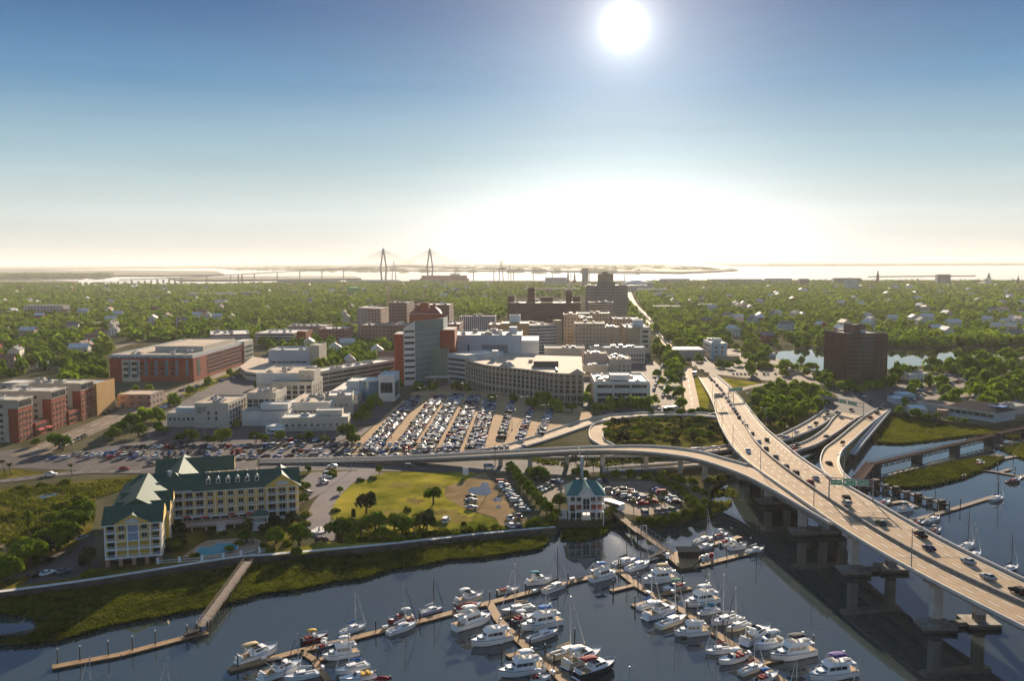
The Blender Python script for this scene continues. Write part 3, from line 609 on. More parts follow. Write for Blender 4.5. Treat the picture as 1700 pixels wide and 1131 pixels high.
        for (p, q, rr, hp) in ((c[3], c[0], r0, hip[0]), (c[1], c[2], r1, hip[1])): b.face([p, q, rr], mat if hp else (wall or mat))
        lo = [(p[0], p[1], z - th) for p in c]
        for i in range(4): j = (i + 1) % 4; b.face([lo[i], lo[j], c[j], c[i]], trim)
        b.face(lo[::-1], trim); b.build(name, s.e); return s
def base2(pl, pr): return G2(*pl), G2(*pr)
def block(name, label, cat, L, R, top, depth, wall, roof, group=None, par=.9, name2=None):
    """plain rectangular block from the two front ground corners, the pixel row of the roof edge and a depth in metres"""
    B = Bld(name, label, cat, *base2(L, R), group=group); B.h = HT(L[0], L[1], top); B.d = depth
    B.wing(0, B.L, 0, depth, -.6, B.h - par, wall, roof, par)
    if B.L > 12 and group is None: B.units(1.5, B.L - 4, 2, depth - 4, B.h - par, max(3, min(9, int(B.L * depth / 260))), len(label) * 7, 1.15 if B.L < 45 else 1.6)
    return B
def floors(h, n, base=1.2, top=1.2): return [base + (h - base - top) * i / n for i in range(n)]
# ---------------------------------------------------------------- hotel by the marsh
O_ = G(287, 875); O1 = G(497, 859)
H = Bld('resort_hotel', 'yellow four storey hotel with white balconies and green metal roofs', 'hotel', O_, O1)
HL = H.L; F3 = [3.0, 6.05, 9.1]; EV = 12.1
H.wing(11, 32, 0.02, 14, 2.9, EV, yellow, roofg, 0); H.wing(0, 11, 1.6, 14, 2.9, EV, yellow, roofg, 0); H.wing(32, HL, 1.0, 14.5, 0, EV, yellow, roofg, 0)
H.box('arcade_shade_block', 0.2, 32, 4, 13.8, -.5, 2.9, dark)  # dark block filling the open arcade, its shade put into the colour
H.box('trim_band', 0, 32, -.22, .3, 2.62, 3.0, white); H.box('cornice', 0, 32, -.3, .2, EV - .35, EV, white); H.box('trim_band', 11, 32, -.1, .02, 5.75, 5.95, white)
def post(x, y, z0, z1, r=.17): H.box('column', x - r, x + r, y - r, y + r, z0, z1, white)
for i in range(11): post(.3 + i * (31.4 / 10), .15, -.5, 2.62)
H.wins('front', 0.02, 11, 32, 6, [4.0, 7.05, 10.0], 1.7, 1.5)
for z in (3.25, 6.3, 9.35):
    for i in range(6): x = 11 + (i + .5) * 3.5; H.box('spandrel_panel', x - 1.1, x + 1.1, -.05, .02, z - .1, z + .45, bluew)
for i in range(7): x = 11 + i * 3.5; H.box('trim_strip', max(11, x - .12), min(32, x + .12), -.07, .02, 3.0, EV - .35, white)
def bays(x0, n, w, y0, y1, zs, fh, par=H, dark_glass=True):
    for z in zs:
        H.box('balcony_slab', x0 - .1, x0 + n * w + .1, y0 - .1, y1 + .05, z - .18, z + .06, white)
        for i in range(n):
            a = x0 + i * w; b = MB(); b.box(a + .2, a + w - .2, y0 - .02, y0 + .06, z + .95, z + 1.05, white); b.box(a + .2, a + w - .2, y0 - .02, y0 + .06, z + .14, z + .22, white)
            k = int((w - .4) / .32)
            for j in range(k + 1): x = a + .2 + (w - .4) * j / k; b.box(x - .035, x + .035, y0, y0 + .05, z + .22, z + .95, white)
            b.build('balcony_railing', H.e)
            g = MB(); g.box(a + w * .22, a + w * .78, y1 - .08, y1 + .02, z + .1, z + 2.25, glass); g.box(a + w * .49, a + w * .51, y1 - .12, y1, z + .1, z + 2.25, white); g.build('balcony_door', H.e)
    for i in range(n + 1): post(x0 + i * w, y0 + .05, zs[0] - .2, zs[-1] + fh, .16)
bays(.2, 3, 3.6, 0.05, 1.6, F3, 3.05); bays(32.2, 3, (HL - 32.6) / 3, -.6, 1.0, [.3] + F3, 3.05)
H.box('cornice', 31.9, HL + .2, -.85, 1.0, EV - .35, EV, white)
H.gable(0, HL, 0, 14, EV, 5.0, green_metal, 'x', hip=(0, 0), wall=yellow)
H.gable(31.8, HL + .1, -1.1, 15, EV + .02, 4.6, green_metal, 'y', wall=yellow)
def fan(x, y, z, r, rz=0):
    b = MB(); P = [(r * math.cos(t * math.pi / 12), 0, r * .55 * math.sin(t * math.pi / 12)) for t in range(13)]
    b.face([(p[0], -.05, p[2]) for p in reversed(P)], bluew); b.box(-r - .1, r + .1, -.1, .02, -.15, 0, white)
    for t in range(3, 10, 3): p = P[t]; b.tube((0, -.06, 0), (p[0], -.06, p[2]), .05, .05, white, 4)
    o = b.build('fanlight', H.e); o.location = (x, y, z); o.rotation_euler = (0, 0, rz)
fan((31.8 + HL) / 2, -1.85, EV + 1.0, 2.3)
def dormer(x, y, z):
    d = bpy.data.objects.new('dormer', DM); COL.objects.link(d); d.parent = H.e; d.location = (x, y, z)
_b = MB(); _b.box(-.75, .75, 0, 3.0, 0, 1.7, whiteb); _b.face([(-.95, -.15, 1.7), (0, -.15, 2.6), (0, 3.6, 2.6), (-.95, 3.4, 1.7)], green_metal); _b.face([(0, -.15, 2.6), (.95, -.15, 1.7), (.95, 3.4, 1.7), (0, 3.6, 2.6)], green_metal)
_b.face([(-.95, -.15, 1.7), (.95, -.15, 1.7), (0, -.15, 2.6)], whiteb); _b.box(-.45, .45, -.06, 0, .35, 1.45, glass); DM = _b.mesh('dormer')
for i in range(6): dormer(12.2 + i * 3.35, 2.2, EV + 1.75)
for i in range(6):
    d = bpy.data.objects.new('dormer', DM); COL.objects.link(d); d.parent = H.e; d.location = (12.2 + i * 3.3, 11.8, EV + 1.75); d.rotation_euler = (0, 0, math.pi)
# wing towards the river, standing on brick piers
WX0, WX1, WY0 = -16.3, 0.0, -41.3; WE = 13.2; WF = [2.6 + 2.62 * i for i in range(4)]
H.wing(WX0, WX1, WY0 + 1.3, 0.0, 2.5, WE, yellow, roofg, 0); H.wing(WX0, 0, 0, 14, 0, EV + .6, yellow, roofg, 0)
H.box('undercroft', WX0 + 2, WX1 - 2, WY0 + 6, -1, -.5, 2.5, dark)
for i in range(5):
    for y in (WY0 + .6, WY0 + 8, WY0 + 16, WY0 + 25, WY0 + 34):
        x = WX0 + .6 + i * (16.3 - 1.2) / 4
        if y < WY0 + 2 or i in (0, 4): H.box('brick_pier', x - .55, x + .55, y - .55, y + .55, -.6, 2.4, brickp)
bw = 16.3 / 5
for r_, z in enumerate(WF):
    H.box('balcony_slab', WX0 - .05, WX1 + .05, WY0 - .1, WY0 + 1.35, z - .2, z + .06, white)
    for i in range(5):
        a = WX0 + i * bw
        if r_ >= 2 and i == 2: continue
        b = MB()
        for zz in (.14, .95): b.box(a + .2, a + bw - .2, WY0 - .02, WY0 + .06, z + zz, z + zz + .09, white)
        for j in range(9): x = a + .2 + (bw - .4) * j / 8; b.box(x - .035, x + .035, WY0, WY0 + .05, z + .2, z + .95, white)
        if r_ < 2 or i in (0, 4): b.build('balcony_railing', H.e)
        if i in (0, 4): H.box('balcony_door', a + .7, a + bw - .7, WY0 + 1.2, WY0 + 1.32, z + .1, z + 2.15, glass)
        elif r_ >= 2: H.box('infill_wall', a + .1, a + bw - .1, WY0 + .25, WY0 + 1.3, z + .06, z + 2.42, yellow)
H.wins('front', WY0 + .25, WX0 + bw, WX0 + 2 * bw, 1, [WF[2] + .75, WF[3] + .75], 1.5, 1.4); H.wins('front', WY0 + .25, WX0 + 3 * bw, WX0 + 4 * bw, 1, [WF[2] + .75, WF[3] + .75], 1.5, 1.4)
H.box('panel', WX0 + 2 * bw + .15, WX0 + 3 * bw - .15, WY0 + .1, WY0 + 1.3, WF[2] + .05, WE - .35, bluepanel)
for i in range(6): post(WX0 + i * bw + (.17 if i == 0 else -.17 if i == 5 else 0), WY0 + .02, 2.4, WE - .3, .17)
H.box('cornice', WX0 - .3, WX1 + .3, WY0 - .35, WY0 + 1.4, WE - .35, WE, white)
H.wins('east', WX1, WY0 + 3, -2, 9, [z + .8 for z in WF], 1.4, 1.35); H.wins('west', WX0, WY0 + 3, 12, 9, [z + .8 for z in WF], 1.4, 1.35)
for k, y in enumerate((WY0 + 12, WY0 + 25)):
    H.wing(WX1, WX1 + 1.4, y, y + 6, 2.5, WE, yellow, roofg, 0, name='bay_wall')
    H.wins('east', WX1 + 1.4, y, y + 6, 2, [z + .8 for z in WF], 1.4, 1.35)
    for yy in (y + .15, y + 5.85): H.box('trim_strip', WX1 + 1.38, WX1 + 1.5, yy - .15, yy + .15, 2.4, WE, white)
for z in WF: H.box('trim_band', WX1, WX1 + .1, WY0 + 1.4, WY0 + 12, z - .15, z + .05, white)
for y in (WY0 + 1.4, WY0 + 5, WY0 + 8.5, WY0 + 11.8): H.box('trim_strip', WX1, WX1 + .14, y - .14, y + .14, 2.4, WE, white)
H.gable(WX0, WX1, WY0, WY0 + 13, WE, 4.2, green_metal, 'x', wall=yellow); H.gable(WX0 + 3.2, WX1 - 3.2, WY0 - .25, WY0 + 8, WE + .02, 3.0, green_metal, 'y', wall=yellow, oh=.8)
fan((WX0 + WX1) / 2, WY0 - 1.15, WE + .7, 2.0)
H.gable(WX0, WX1, WY0 + 12, 12, WE + .04, 5.0, green_metal, 'y', hip=(0, 6)); H.gable(WX0 + 2, WX1 + 1.4, WY0 + 12.3, WY0 + 18, WE + .06, 3.0, green_metal, 'x', wall=yellow, oh=.4); H.gable(WX0 + 2, WX1 + 1.4, WY0 + 25.3, WY0 + 31, WE + .06, 3.0, green_metal, 'x', wall=yellow, oh=.4)
H.gable(WX0, 6, 0, 14, EV + .6, 5.2, green_metal, 'x', hip=(6, 6))
# back wing
H.wing(-6, 9, 14, 46, 0, EV - .4, yellow, roofg, 0); H.gable(-6, 9, 13, 46, EV - .4, 4.8, green_metal, 'y', wall=yellow); H.gable(-8, 20, 34, 46.3, EV - .38, 4.6, green_metal, 'x', wall=yellow); H.wing(9, 19.5, 34.5, 45.8, 0, EV - .4, yellow, roofg, 0)
H.wins('east', 9, 15, 34, 5, [1, 4, 7, 9.6], 1.4, 1.3); H.wins('east', 19.5, 35, 45, 3, [1, 4, 7, 9.6], 1.4, 1.3)
b = MB(); b.tube((-1, 6, EV + 4), (-1, 6, EV + 6.6), .7, .7, unitm, 10); b.build('chimney', H.e)
# terrace, gazebo, pool, fence (each stands by itself)
T_ = Bld('pool_terrace', 'brown raised dining terrace in front of the yellow hotel', 'terrace', O_, O1)
T_.box('deck', 1.5, 31, -8.5, -.4, 1.3, 1.9, paver); b = MB()
for z in (2.2, 2.85): b.box(1.5, 31, -8.5, -8.42, z, z + .09, white)
for i in range(60): x = 1.5 + 29.5 * i / 59; b.box(x - .04, x + .04, -8.5, -8.44, 1.9, 2.9, white)
b.build('railing', T_.e)
for i in range(7): T_.box('support_post', 2 + i * 4.7, 2.3 + i * 4.7, -8.3, -8, -.5, 1.3, white)
st = MB()
for i in range(7): st.box(15, 18, -8.6 - .35 * (i + 1), -8.6 - .35 * i, -.2, 1.9 - .27 * i, conc)
st.build('stairs', T_.e)
U_ = MB()
for i in range(8): U_.face([(0, 0, 2.6), (1.5 * math.cos(i * math.pi / 4), 1.5 * math.sin(i * math.pi / 4), 2.1), (1.5 * math.cos((i + 1) * math.pi / 4), 1.5 * math.sin((i + 1) * math.pi / 4), 2.1)], redcloth)
um = U_.mesh('canopy'); U_ = MB(); U_.tube((0, 0, 0), (0, 0, 2.6), .05, .05, white); up_ = U_.mesh('pole')
for i, (x, y) in enumerate([(5, -4), (11, -5.5), (20, -4), (26, -5), (29, -3)]):
    p = T_.e.matrix_basis @ Vector((x, y, 1.9)); p = Matrix.Translation(T_.e.location) @ Matrix.Rotation(T_.a, 4, 'Z') @ Vector((x, y, 1.9))
    t = thing('patio_umbrella', f'dark red patio umbrella on the hotel terrace, {ORD(i + 1)} counting from the river wing', 'umbrella', p, group='umbrellas on the hotel terrace'); inst('canopy', um, t); inst('pole', up_, t)
Gz = Bld('pool_gazebo', 'small white pavilion with green hipped roof at end of hotel terrace', 'gazebo', O_, O1)
Gz.box('wall', 27.5, 31.6, -14, -9.2, -.4, 3.0, whiteb); Gz.gable(27, 32.2, -14.3, -8.8, 5.2, 1.8, green_metal, 'x', hip=(3, 3), oh=.3)
for x in (27.2, 32):
    for y in (-14.1, -9): Gz.box('column', x - .14, x + .14, y - .14, y + .14, -.4, 5.2, white)
surfz = [G2(x, y) for x, y in [(323, 921), (332, 911), (352, 909), (360, 904), (395, 903), (393, 914), (372, 920), (340, 924)]]
b = MB(); pm = MWATER('pool_water', (0.01, 0.30, 0.38), 0.01, 0.05); b.prism(surfz, 2.3, 2.70, pm); pool = b.build('swimming_pool'); tag(pool, 'turquoise freeform swimming pool in the brick hotel courtyard', 'pool')
b = MB(); n = len(surfz); cx, cy = sum(p[0] for p in surfz) / n, sum(p[1] for p in surfz) / n
for i in range(n):
    p, q = surfz[i], surfz[(i + 1) % n]; o = lambda a: (cx + (a[0] - cx) * 1.06, cy + (a[1] - cy) * 1.06)
    P, Q = o(p), o(q); b.face([(p[0], p[1], 2.78), (q[0], q[1], 2.78), (Q[0], Q[1], 2.78), (P[0], P[1], 2.78)], conc)
b.build('coping', pool)
fp = smooth([Vector((*G2(x, y), ZG)) for x, y in [(262, 937), (310, 934), (360, 930), (400, 925), (441, 917)]], 4)
fe = thing('white_fence', 'long white picket fence along the lawn below the hotel pool', 'fence', fp[0])
def run(pts, name_r, par, off, h=1.25, step=.45, m=white, rails=(.25, 1.05), t=.05):
    r = MB()
    for p, q in zip(pts, pts[1:]):
        p, q = p - off, q - off; d = q - p; k = max(1, int(d.length / step))
        for z in rails: r.tube(p + Vector((0, 0, z)), q + Vector((0, 0, z)), t, t, m, 4)
        for j in range(k): c = p.lerp(q, j / k); r.tube(c + Vector((0, 0, .05)), c + Vector((0, 0, h - .08)), .035, .035, m, 4, caps=False)
    r.build(name_r, par)
run(fp, 'fence_panel', fe, fp[0])
for i in range(0, len(fp), 3):
    c = fp[i] - fp[0]; b = MB(); b.box(c.x - .3, c.x + .3, c.y - .3, c.y + .3, 0, 1.7, white); b.box(c.x - .38, c.x + .38, c.y - .38, c.y + .38, 1.7, 1.82, white); b.build('fence_post', fe)
# ---------------------------------------------------------------- marina clubhouse
Mh = Bld('marina_clubhouse', 'white marina clubhouse with teal gabled roof standing over the marsh', 'clubhouse', *base2((944, 864), (1002, 863.5)))
ML = Mh.L; s_ = ML / 14.5
Mh.wing(.2, ML - .2, 1.2, 13, 3.0, 9.0, greyw, roofg, 0); Mh.wing(ML * .4, ML * .6, -.4, 4, 0, 9.8, whiteb, roofg, 0)
Mh.box('ground_wall', .6, ML - .6, 1.6, 12.5, -2.5, 3.0, whiteb); Mh.box('brick_panel', .6, ML * .38, 1.1, 1.3, 3.4, 5.6, brick); Mh.box('brick_panel', ML * .62, ML - .6, 1.1, 1.3, 3.4, 5.6, brick)
for z in (3.0, 5.9): Mh.box('balcony_slab', -.1, ML + .1, -.5, 1.3, z - .2, z, white)
for z in (3.0, 5.9):
    for a, c in ((0, ML * .39), (ML * .61, ML)):
        r = MB()
        for zz in (.15, 1.0): r.box(a, c, -.45, -.38, z + zz, z + zz + .08, white)
        for j in range(15): x = a + (c - a) * j / 14; r.box(x - .03, x + .03, -.44, -.39, z + .15, z + 1, white)
        r.build('balcony_railing', Mh.e)
for x in (.1, ML * .2, ML * .38, ML * .62, ML * .8, ML - .1): Mh.box('column', x - .16, x + .16, -.5, -.18, -2.5, 8.9, white)
Mh.wins('front', 1.2, .6, ML * .38, 2, [6.5], 1.5, 1.7); Mh.wins('front', 1.2, ML * .62, ML - .6, 2, [6.5], 1.5, 1.7); Mh.wins('front', 1.6, .8, ML * .38, 2, [.2], 1.6, 2.2); Mh.wins('front', 1.6, ML * .62, ML - .8, 2, [.2], 1.6, 2.2)
b = MB(); zz = 8.4; P = [(ML / 2 + 1.1 * math.cos(t * math.pi / 10), -.46, zz + 1.1 * math.sin(t * math.pi / 10)) for t in range(11)]; b.face(P[::-1], glass); b.build('arched_window', Mh.e)
Mh.box('glass_front', ML / 2 - 1.1, ML / 2 + 1.1, -.5, -.38, 4.0, 7.8, glass); Mh.box('trim_strip', ML / 2 - .06, ML / 2 + .06, -.58, -.5, 4.0, 8.3, white)
lampm = M('lit_lamp', (1, .75, .4), .5, 0); _e = lampm.node_tree.nodes['Principled BSDF']; _e.inputs['Emission Color'].default_value = (1, .7, .35, 1); _e.inputs['Emission Strength'].default_value = 6
for x in (-.7, .7): Mh.box('wall_lamp', ML / 2 + x - .25, ML / 2 + x + .25, -.62, -.42, 2.2, 2.6, lampm)
Mh.gable(0, ML, 0, 13, 9.0, 4.0, teal_roof, 'x', hip=(3.2, 3.2), oh=.9); Mh.gable(ML * .28, ML * .72, -.9, 9, 9.02, 4.3, teal_roof, 'y', wall=whiteb, oh=.5); Mh.gable(ML * .38, ML * .62, -1.6, 4, 9.6, 2.2, teal_roof, 'y', wall=whiteb, oh=.3)
st = MB()
for i in range(9): st.box(-3.6, -.4, .6 + .5 * i, 1.1 + .5 * i, -1 + .4 * i - .3, -.6 + .4 * i, whiteb)
st.build('outside_stair', Mh.e)
# ---------------------------------------------------------------- condominium block by the street
c0 = Vector(G2(31.5, 735)); dirv = Vector((0.0, 1.0))
Cn = Bld('apartment_block', 'red and cream apartment block with three towers stepping back along street', 'apartments', c0 + Vector((-1, 0)) * 36, c0)
CX = Cn.L
def tower(y0, y1, zt, n, off=0):
    Cn.wing(CX - 30 + off, CX - 5 + off, y0, y1, 0, zt, tanl, roofg, 1.0); Cn.wing(CX - 5.2 + off, CX + off, y0 + .4, y1 - .6, 0, zt - 4.0, brick, roofg, 0)
    Cn.wing(CX - 5.2 + off, CX + .15 + off, y0 + .2, y1 - .4, zt - 3.9, zt + .3, tanl, roofg, .5)
    zs = [z for z in floors(zt - 4.5, n - 1, 1.0, .2)]
    Cn.wins('east', CX + off, y0 + .8, y1 - 1, 4, zs, 1.5, 1.7, tanl); Cn.bands('east', CX + .15 + off, y0 + .8, y1 - 1.2, [zt - 3.3], 2.6, split=2)
    Cn.wins('front', y0, CX - 16 + off, CX - 6 + off, 2, zs + [zt - 3.4], 1.6, 1.7, tanl)
    for z in zs:
        b = MB(); b.box(CX - 24 + off, CX - 18 + off, y0 - 1.5, y0, z - .5, z - .3, conc)
        for zz in (.0, .7): b.box(CX - 24 + off, CX - 18 + off, y0 - 1.5, y0 - 1.43, z + zz - .1, z + zz, dark)
        for j in range(16): x = CX - 24 + off + 6 * j / 15; b.box(x - .03, x + .03, y0 - 1.49, y0 - 1.44, z - .3, z + .7, dark)
        b.build('balcony', Cn.e); Cn.box('balcony_door', CX - 23 + off, CX - 19 + off, y0 - .1, y0, z - .3, z + 1.9, glass)
    Cn.box('cornice', CX - 30.5 + off, CX + .6 + off, y0 - .5, y1 + .3, zt + .1, zt + .5, tanl); Cn.box('wall_strip', CX - 30.05 + off, CX - 24.5 + off, y0 - .12, y0 + 2, 0, zt - 4, brickd)
tower(0, 15.5, 21.5, 6); tower(33, 51, 21.5, 6, 1); tower(66, 84, 21.5, 6, 2)
Cn.wing(CX - 34, CX - 14, 15.5, 33, 0, 18.5, tanl, roofg); Cn.wing(CX - 34, CX - 14, 51, 66, 0, 18.5, tanl, roofg); Cn.wing(CX - 9, CX + .4, 16.5, 32.5, 0, 6.5, brick, tan, .8); Cn.wing(CX - 9, CX + 1.4, 52, 65.5, 0, 7.0, brick, tan, .8)
Cn.bands('east', CX + .4, 17, 32, [1.2, 4.0], 1.6, split=4); Cn.bands('east', CX + 1.4, 52.5, 65, [1.2, 4.2], 1.6, split=4)
b = MB()
for k in range(2): b.face([(CX + .4, 18 + k * 8, 3.6), (CX + 2.4, 18 + k * 8, 2.9), (CX + 2.4, 24 + k * 8, 2.9), (CX + .4, 24 + k * 8, 3.6)], redcloth)
b.build('awning', Cn.e)
Cn.wing(CX - 12, CX + 3.4, 84.2, 110, 0, 19.0, orange, roofg, .8, name='garage_wall'); Cn.bands('front', 84.2, CX - 11, CX + 3, [3.2 + 2.6 * i for i in range(6)], .28, dark, name='score_line'); Cn.wing(CX - 50, CX - 12, 86, 116, 0, 17.5, tanl, roofg)
Cn.units(CX - 28, CX - 8, 1, 14, 21.5, 5, 2); Cn.units(CX - 28, CX - 8, 35, 50, 21.5, 4, 3); Cn.units(CX - 28, CX - 8, 68, 82, 21.5, 5, 4, 1.4)
# ---------------------------------------------------------------- brick laboratory
Bk = Bld('brick_laboratory', 'large red brick building with tall blue glass slots and flat grey roof', 'office building', *base2((183, 634), (322, 634)))
h = HT(183, 634, 591.7); Lb = Bk.L
Bk.wing(0, Lb, 0, 150, 0, h - 2.2, brick, roofw, .6); Bk.wing(.8, Lb - .8, 1, 149, h - 2.2, h, bluew, rooft, 1.2, name='attic_wall'); Bk.wing(Lb * .3, Lb * .9, 40, 120, h, h + 3.5, greyw, rooft, .8, name='penthouse')
Bk.bands('front', 1, 1, Lb - 1, [h - 1.9], 1.5, blueglass, split=10)
for i in range(5):
    x = Lb * (.42 + .123 * i); Bk.bands('front', 0, x, x + 1.9, [4.5], 12.5, blueglass, name='glass_slot')
    if i < 4:
        for z in (5.5, 9.5, 13.5): Bk.bands('front', 0, x - 4.2, x - .4, [z], 1.6, name='window_band')
Bk.box('stone_panel', Lb * .15, Lb * .36, -.5, 0, -.3, h - 3, greyw)
for k in range(2):
    for z in (3.5, 8.5, 13): Bk.bands('front', -.5, Lb * (.165 + .1 * k), Lb * (.165 + .1 * k) + 4, [z], 2.6)
    Bk.bands('front', -.5, Lb * (.165 + .1 * k) + 4.2, Lb * (.165 + .1 * k) + 5.6, [4.0], 12, blueglass, name='glass_slot')
Bk.bands('east', Lb, 8, 14, [4, ], 13, greenglass, name='glass_slot'); Bk.bands('east', Lb, 30, 118, [3.2, 6.4, 9.6, 12.8, 16], 2.0, dark, split=2)
Bk.box('stair_tower', Lb - 8, Lb + .6, 124, 150, 0, h + 1, greyw); Bk.bands('east', Lb + .6, 126, 148, [2, 6, 10, 14], 2.6, greenglass); Bk.units(6, Lb - 8, 8, 36, h, 8, 5, 1.3)
# ---------------------------------------------------------------- veterans hospital group: one long complex of joined blocks
def va(name, label, L, R, top, depth, wall=greyw, roof=rooft, **k): return block(name, label, 'hospital', L, R, top, depth, wall, roof, **k)
V1 = va('hospital_wing', 'grey white four storey hospital wing with lettering on its blank end wall', (324, 711), (380, 711), 669.5, 34)
zs = floors(V1.h, 4, 1.5, .6); V1.wins('east', V1.L, 1, 33, 6, zs, 2.4, 1.9, tanl); V1.wins('front', 0, V1.L * .3, V1.L * .75, 2, zs[1:3], 1.3, 1.9); V1.units(2, V1.L - 4, 4, 28, V1.h - .8, 7, 3)
for i, (w_, z) in enumerate(((6.2, 11.4), (5.4, 10.3), (5.4, 9.3), (4.0, 8.4))): b = MB(); [b.box(.9 + j * .75, .9 + j * .75 + (.55 if j % 4 else .3), -.06, 0, z, z + .55, dark) for j in range(int(w_ / .75))]; b.build('wall_lettering', V1.e)
V1.wing(-17, -.02, 3, 16, -.5, 7.6, greyw, roofg, .6); V1.wins('front', 3, -16.5, -1, 6, [3.8], 1.3, 1.7); V1.wing(-13, -1, 6, 14, 7.6, 10.4, bluew, roofw, .3, name='roof_house')
V2 = va('hospital_wing', 'grey white hospital wing set back behind the one with lettering', (411, 698), (459, 698), 652, 24)
zs = floors(V2.h - 3, 3, 4.5, .2); V2.wins('front', 0, 0, V2.L, 5, zs, 2.4, 2.0, tanl); V2.wins('east', V2.L, 1, 23, 4, zs, 1.6, 1.7); V2.units(1, V2.L - 3, 3, 20, V2.h - .8, 6, 9)
V3 = va('hospital_wing', 'tallest grey white hospital wing with penthouse and square windows', (451, 672), (519, 672), 634, 30)
zs = floors(V3.h - 1, 3, 3.6, .6); V3.wins('front', 0, 0, V3.L, 6, zs, 2.9, 2.3, tanl); V3.wins('east', V3.L, 2, 28, 4, zs, 1.8, 2.0, tanl); V3.wing(V3.L * .62, V3.L, 6, 24, V3.h, V3.h + 6, greyw, rooft, .7, name='penthouse'); V3.wins('front', 6, V3.L * .64, V3.L - 1, 2, [V3.h + 2], 1.8, 1.8)
V3.wing(-14, V3.L * .6, 14, 60, V3.h - 3, V3.h + 3.2, whiteb, rooft, .9, name='upper_wall'); V3.box('lower_wall', -14, 0, 14, 60, 0, V3.h - 3, greyw); V3.units(-12, V3.L * .4, 20, 55, V3.h + 3.2, 7, 11)
V4 = va('hospital_podium', 'long low blank white hospital podium in front of the wings', (402, 708), (480, 707), 684, 16, whiteb, roofg, par=.5); V4.units(3, V4.L - 5, 3, 14, V4.h - .4, 3, 4)
V4.wing(V4.L * .35, V4.L * .95, 5, 16, V4.h, V4.h + 3, whiteb, roofw, .5, name='roof_house')
V5 = va('hospital_annex', 'low white hospital annex with rounded corner and tan roof', (480, 697), (547, 697), 668, 40, whiteb, rooft, par=.5); V5.units(4, V5.L - 5, 6, 36, V5.h - .4, 7, 14); V5.bands('front', 0, 1, V5.L - 1, [4.2], 1.0, dark, split=5)
b = MB(); b.tube((0, 2, 0), (0, 2, V5.h), 4, 4, whiteb, 16); b.build('rounded_corner', V5.e)
V6 = va('hospital_annex', 'long single storey grey annex facing the front car park', (468, 717), (578, 715), 694, 14, greyw, roofw, par=.4); V6.wins('front', 0, 1, V6.L - 1, 10, [2.6], 1.0, 1.5); V6.wing(V6.L * .5, V6.L * .9, 5, 13, V6.h, V6.h + 2.6, greyw, roofw, .4, name='roof_house')
V7 = va('gate_lodge', 'tiny white hut with pale roof beside the hospital drive', (441, 721), (468, 721), 708, 8, whiteb, roofw, par=.2); V7.wins('front', 0, .5, V7.L - .5, 3, [1.2], 1.1, 1.3)
V8 = va('hospital_annex', 'square white hospital block beside the dark trees, with small dark window', (546, 690), (586, 689), 657, 20, greyw, roofw); V8.wins('front', 0, 2, V8.L - 2, 3, [5.5], 1.1, 1.4); V8.wins('east', V8.L, 2, 18, 4, [3, 7], 1.1, 1.4)
V9 = va('hospital_hall', 'pale blue grey hospital hall with tall blank parapet', (446, 616), (514, 616), 581, 34, bluew, roofw, par=1.6); V9.wing(V9.L + .02, V9.L + 8, 2, 30, 0, V9.h + 3, tanl, roofg, .8, name='stair_tower'); V9.bands('front', 0, 2, V9.L - 2, [3, 7], 1.2, glass, split=6)
b = MB(); P = [Vector((*G2(x, y), 0)) for x, y in [(398, 622), (408, 630), (430, 634), (455, 632), (466, 624), (470, 612), (420, 604)]]; b.prism([(p.x - P[0].x, p.y - P[0].y) for p in P], 0, 6.5, greyw, rooft); V10 = thing('curved_hall', 'low curved grey hall with tan flat roof near the city street', 'hospital', (P[0].x, P[0].y, ZG)); b.build('wall', V10)
b = MB(); b.prism([(p.x - P[0].x + (0 if i not in (2, 3) else 0), p.y - P[0].y) for i, p in enumerate(P)], 3.6, 4.6, dark); b.v = [(v[0] * 1.004, v[1] * 1.004 - .1, v[2]) for v in b.v]; b.build('window_band', V10)
V11 = Bld('ribbon_office', 'long low grey office with ribbon windows curving away from the hospital', 'office building', *base2((520, 646), (655, 622)))
h = 11.5; V11.wing(0, V11.L, 0, 16, 0, h, greyw, roofw, .6); V11.bands('front', 0, .6, V11.L - .6, [2, 5.2, 8.4], 1.5, glass, split=6); V11.units(4, V11.L - 6, 3, 13, h, 9, 6); V11.wing(-20, 0, 4, 18, 0, 8, greyw, roofw, .6)
V12 = va('sloping_roof_hall', 'long low hall with pale tan sloping roof beside blue glass drum', (541, 671), (594, 671), 655, 62, greyw, roofw, par=.3)
V13 = Bld('glass_pavilion', 'white framed pavilion with dark glass and blue glass drum by the car park', 'pavilion', *base2((629, 667), (655, 667)))
h = HT(629, 667, 626); V13.wing(0, V13.L, 0, 24, 0, h, whiteb, bluew, 1.2); V13.bands('front', 0, 1.2, V13.L - 1.2, [h * .35], h * .42, glass); V13.bands('east', V13.L, 2, 22, [2.5, h * .45], h * .3, glass, split=2)
b = MB(); b.tube((-7, 9, 0), (-7, 9, h * .8), 7.5, 7.5, blueglass, 28); b.tube((-7, 9, h * .8), (-7, 9, h * .84), 7.7, 7.7, whiteb, 28); b.build('glass_drum', V13.e); V13.wing(-24, -3, 13, 34, 0, h * .7, bluew, roofw, .5)
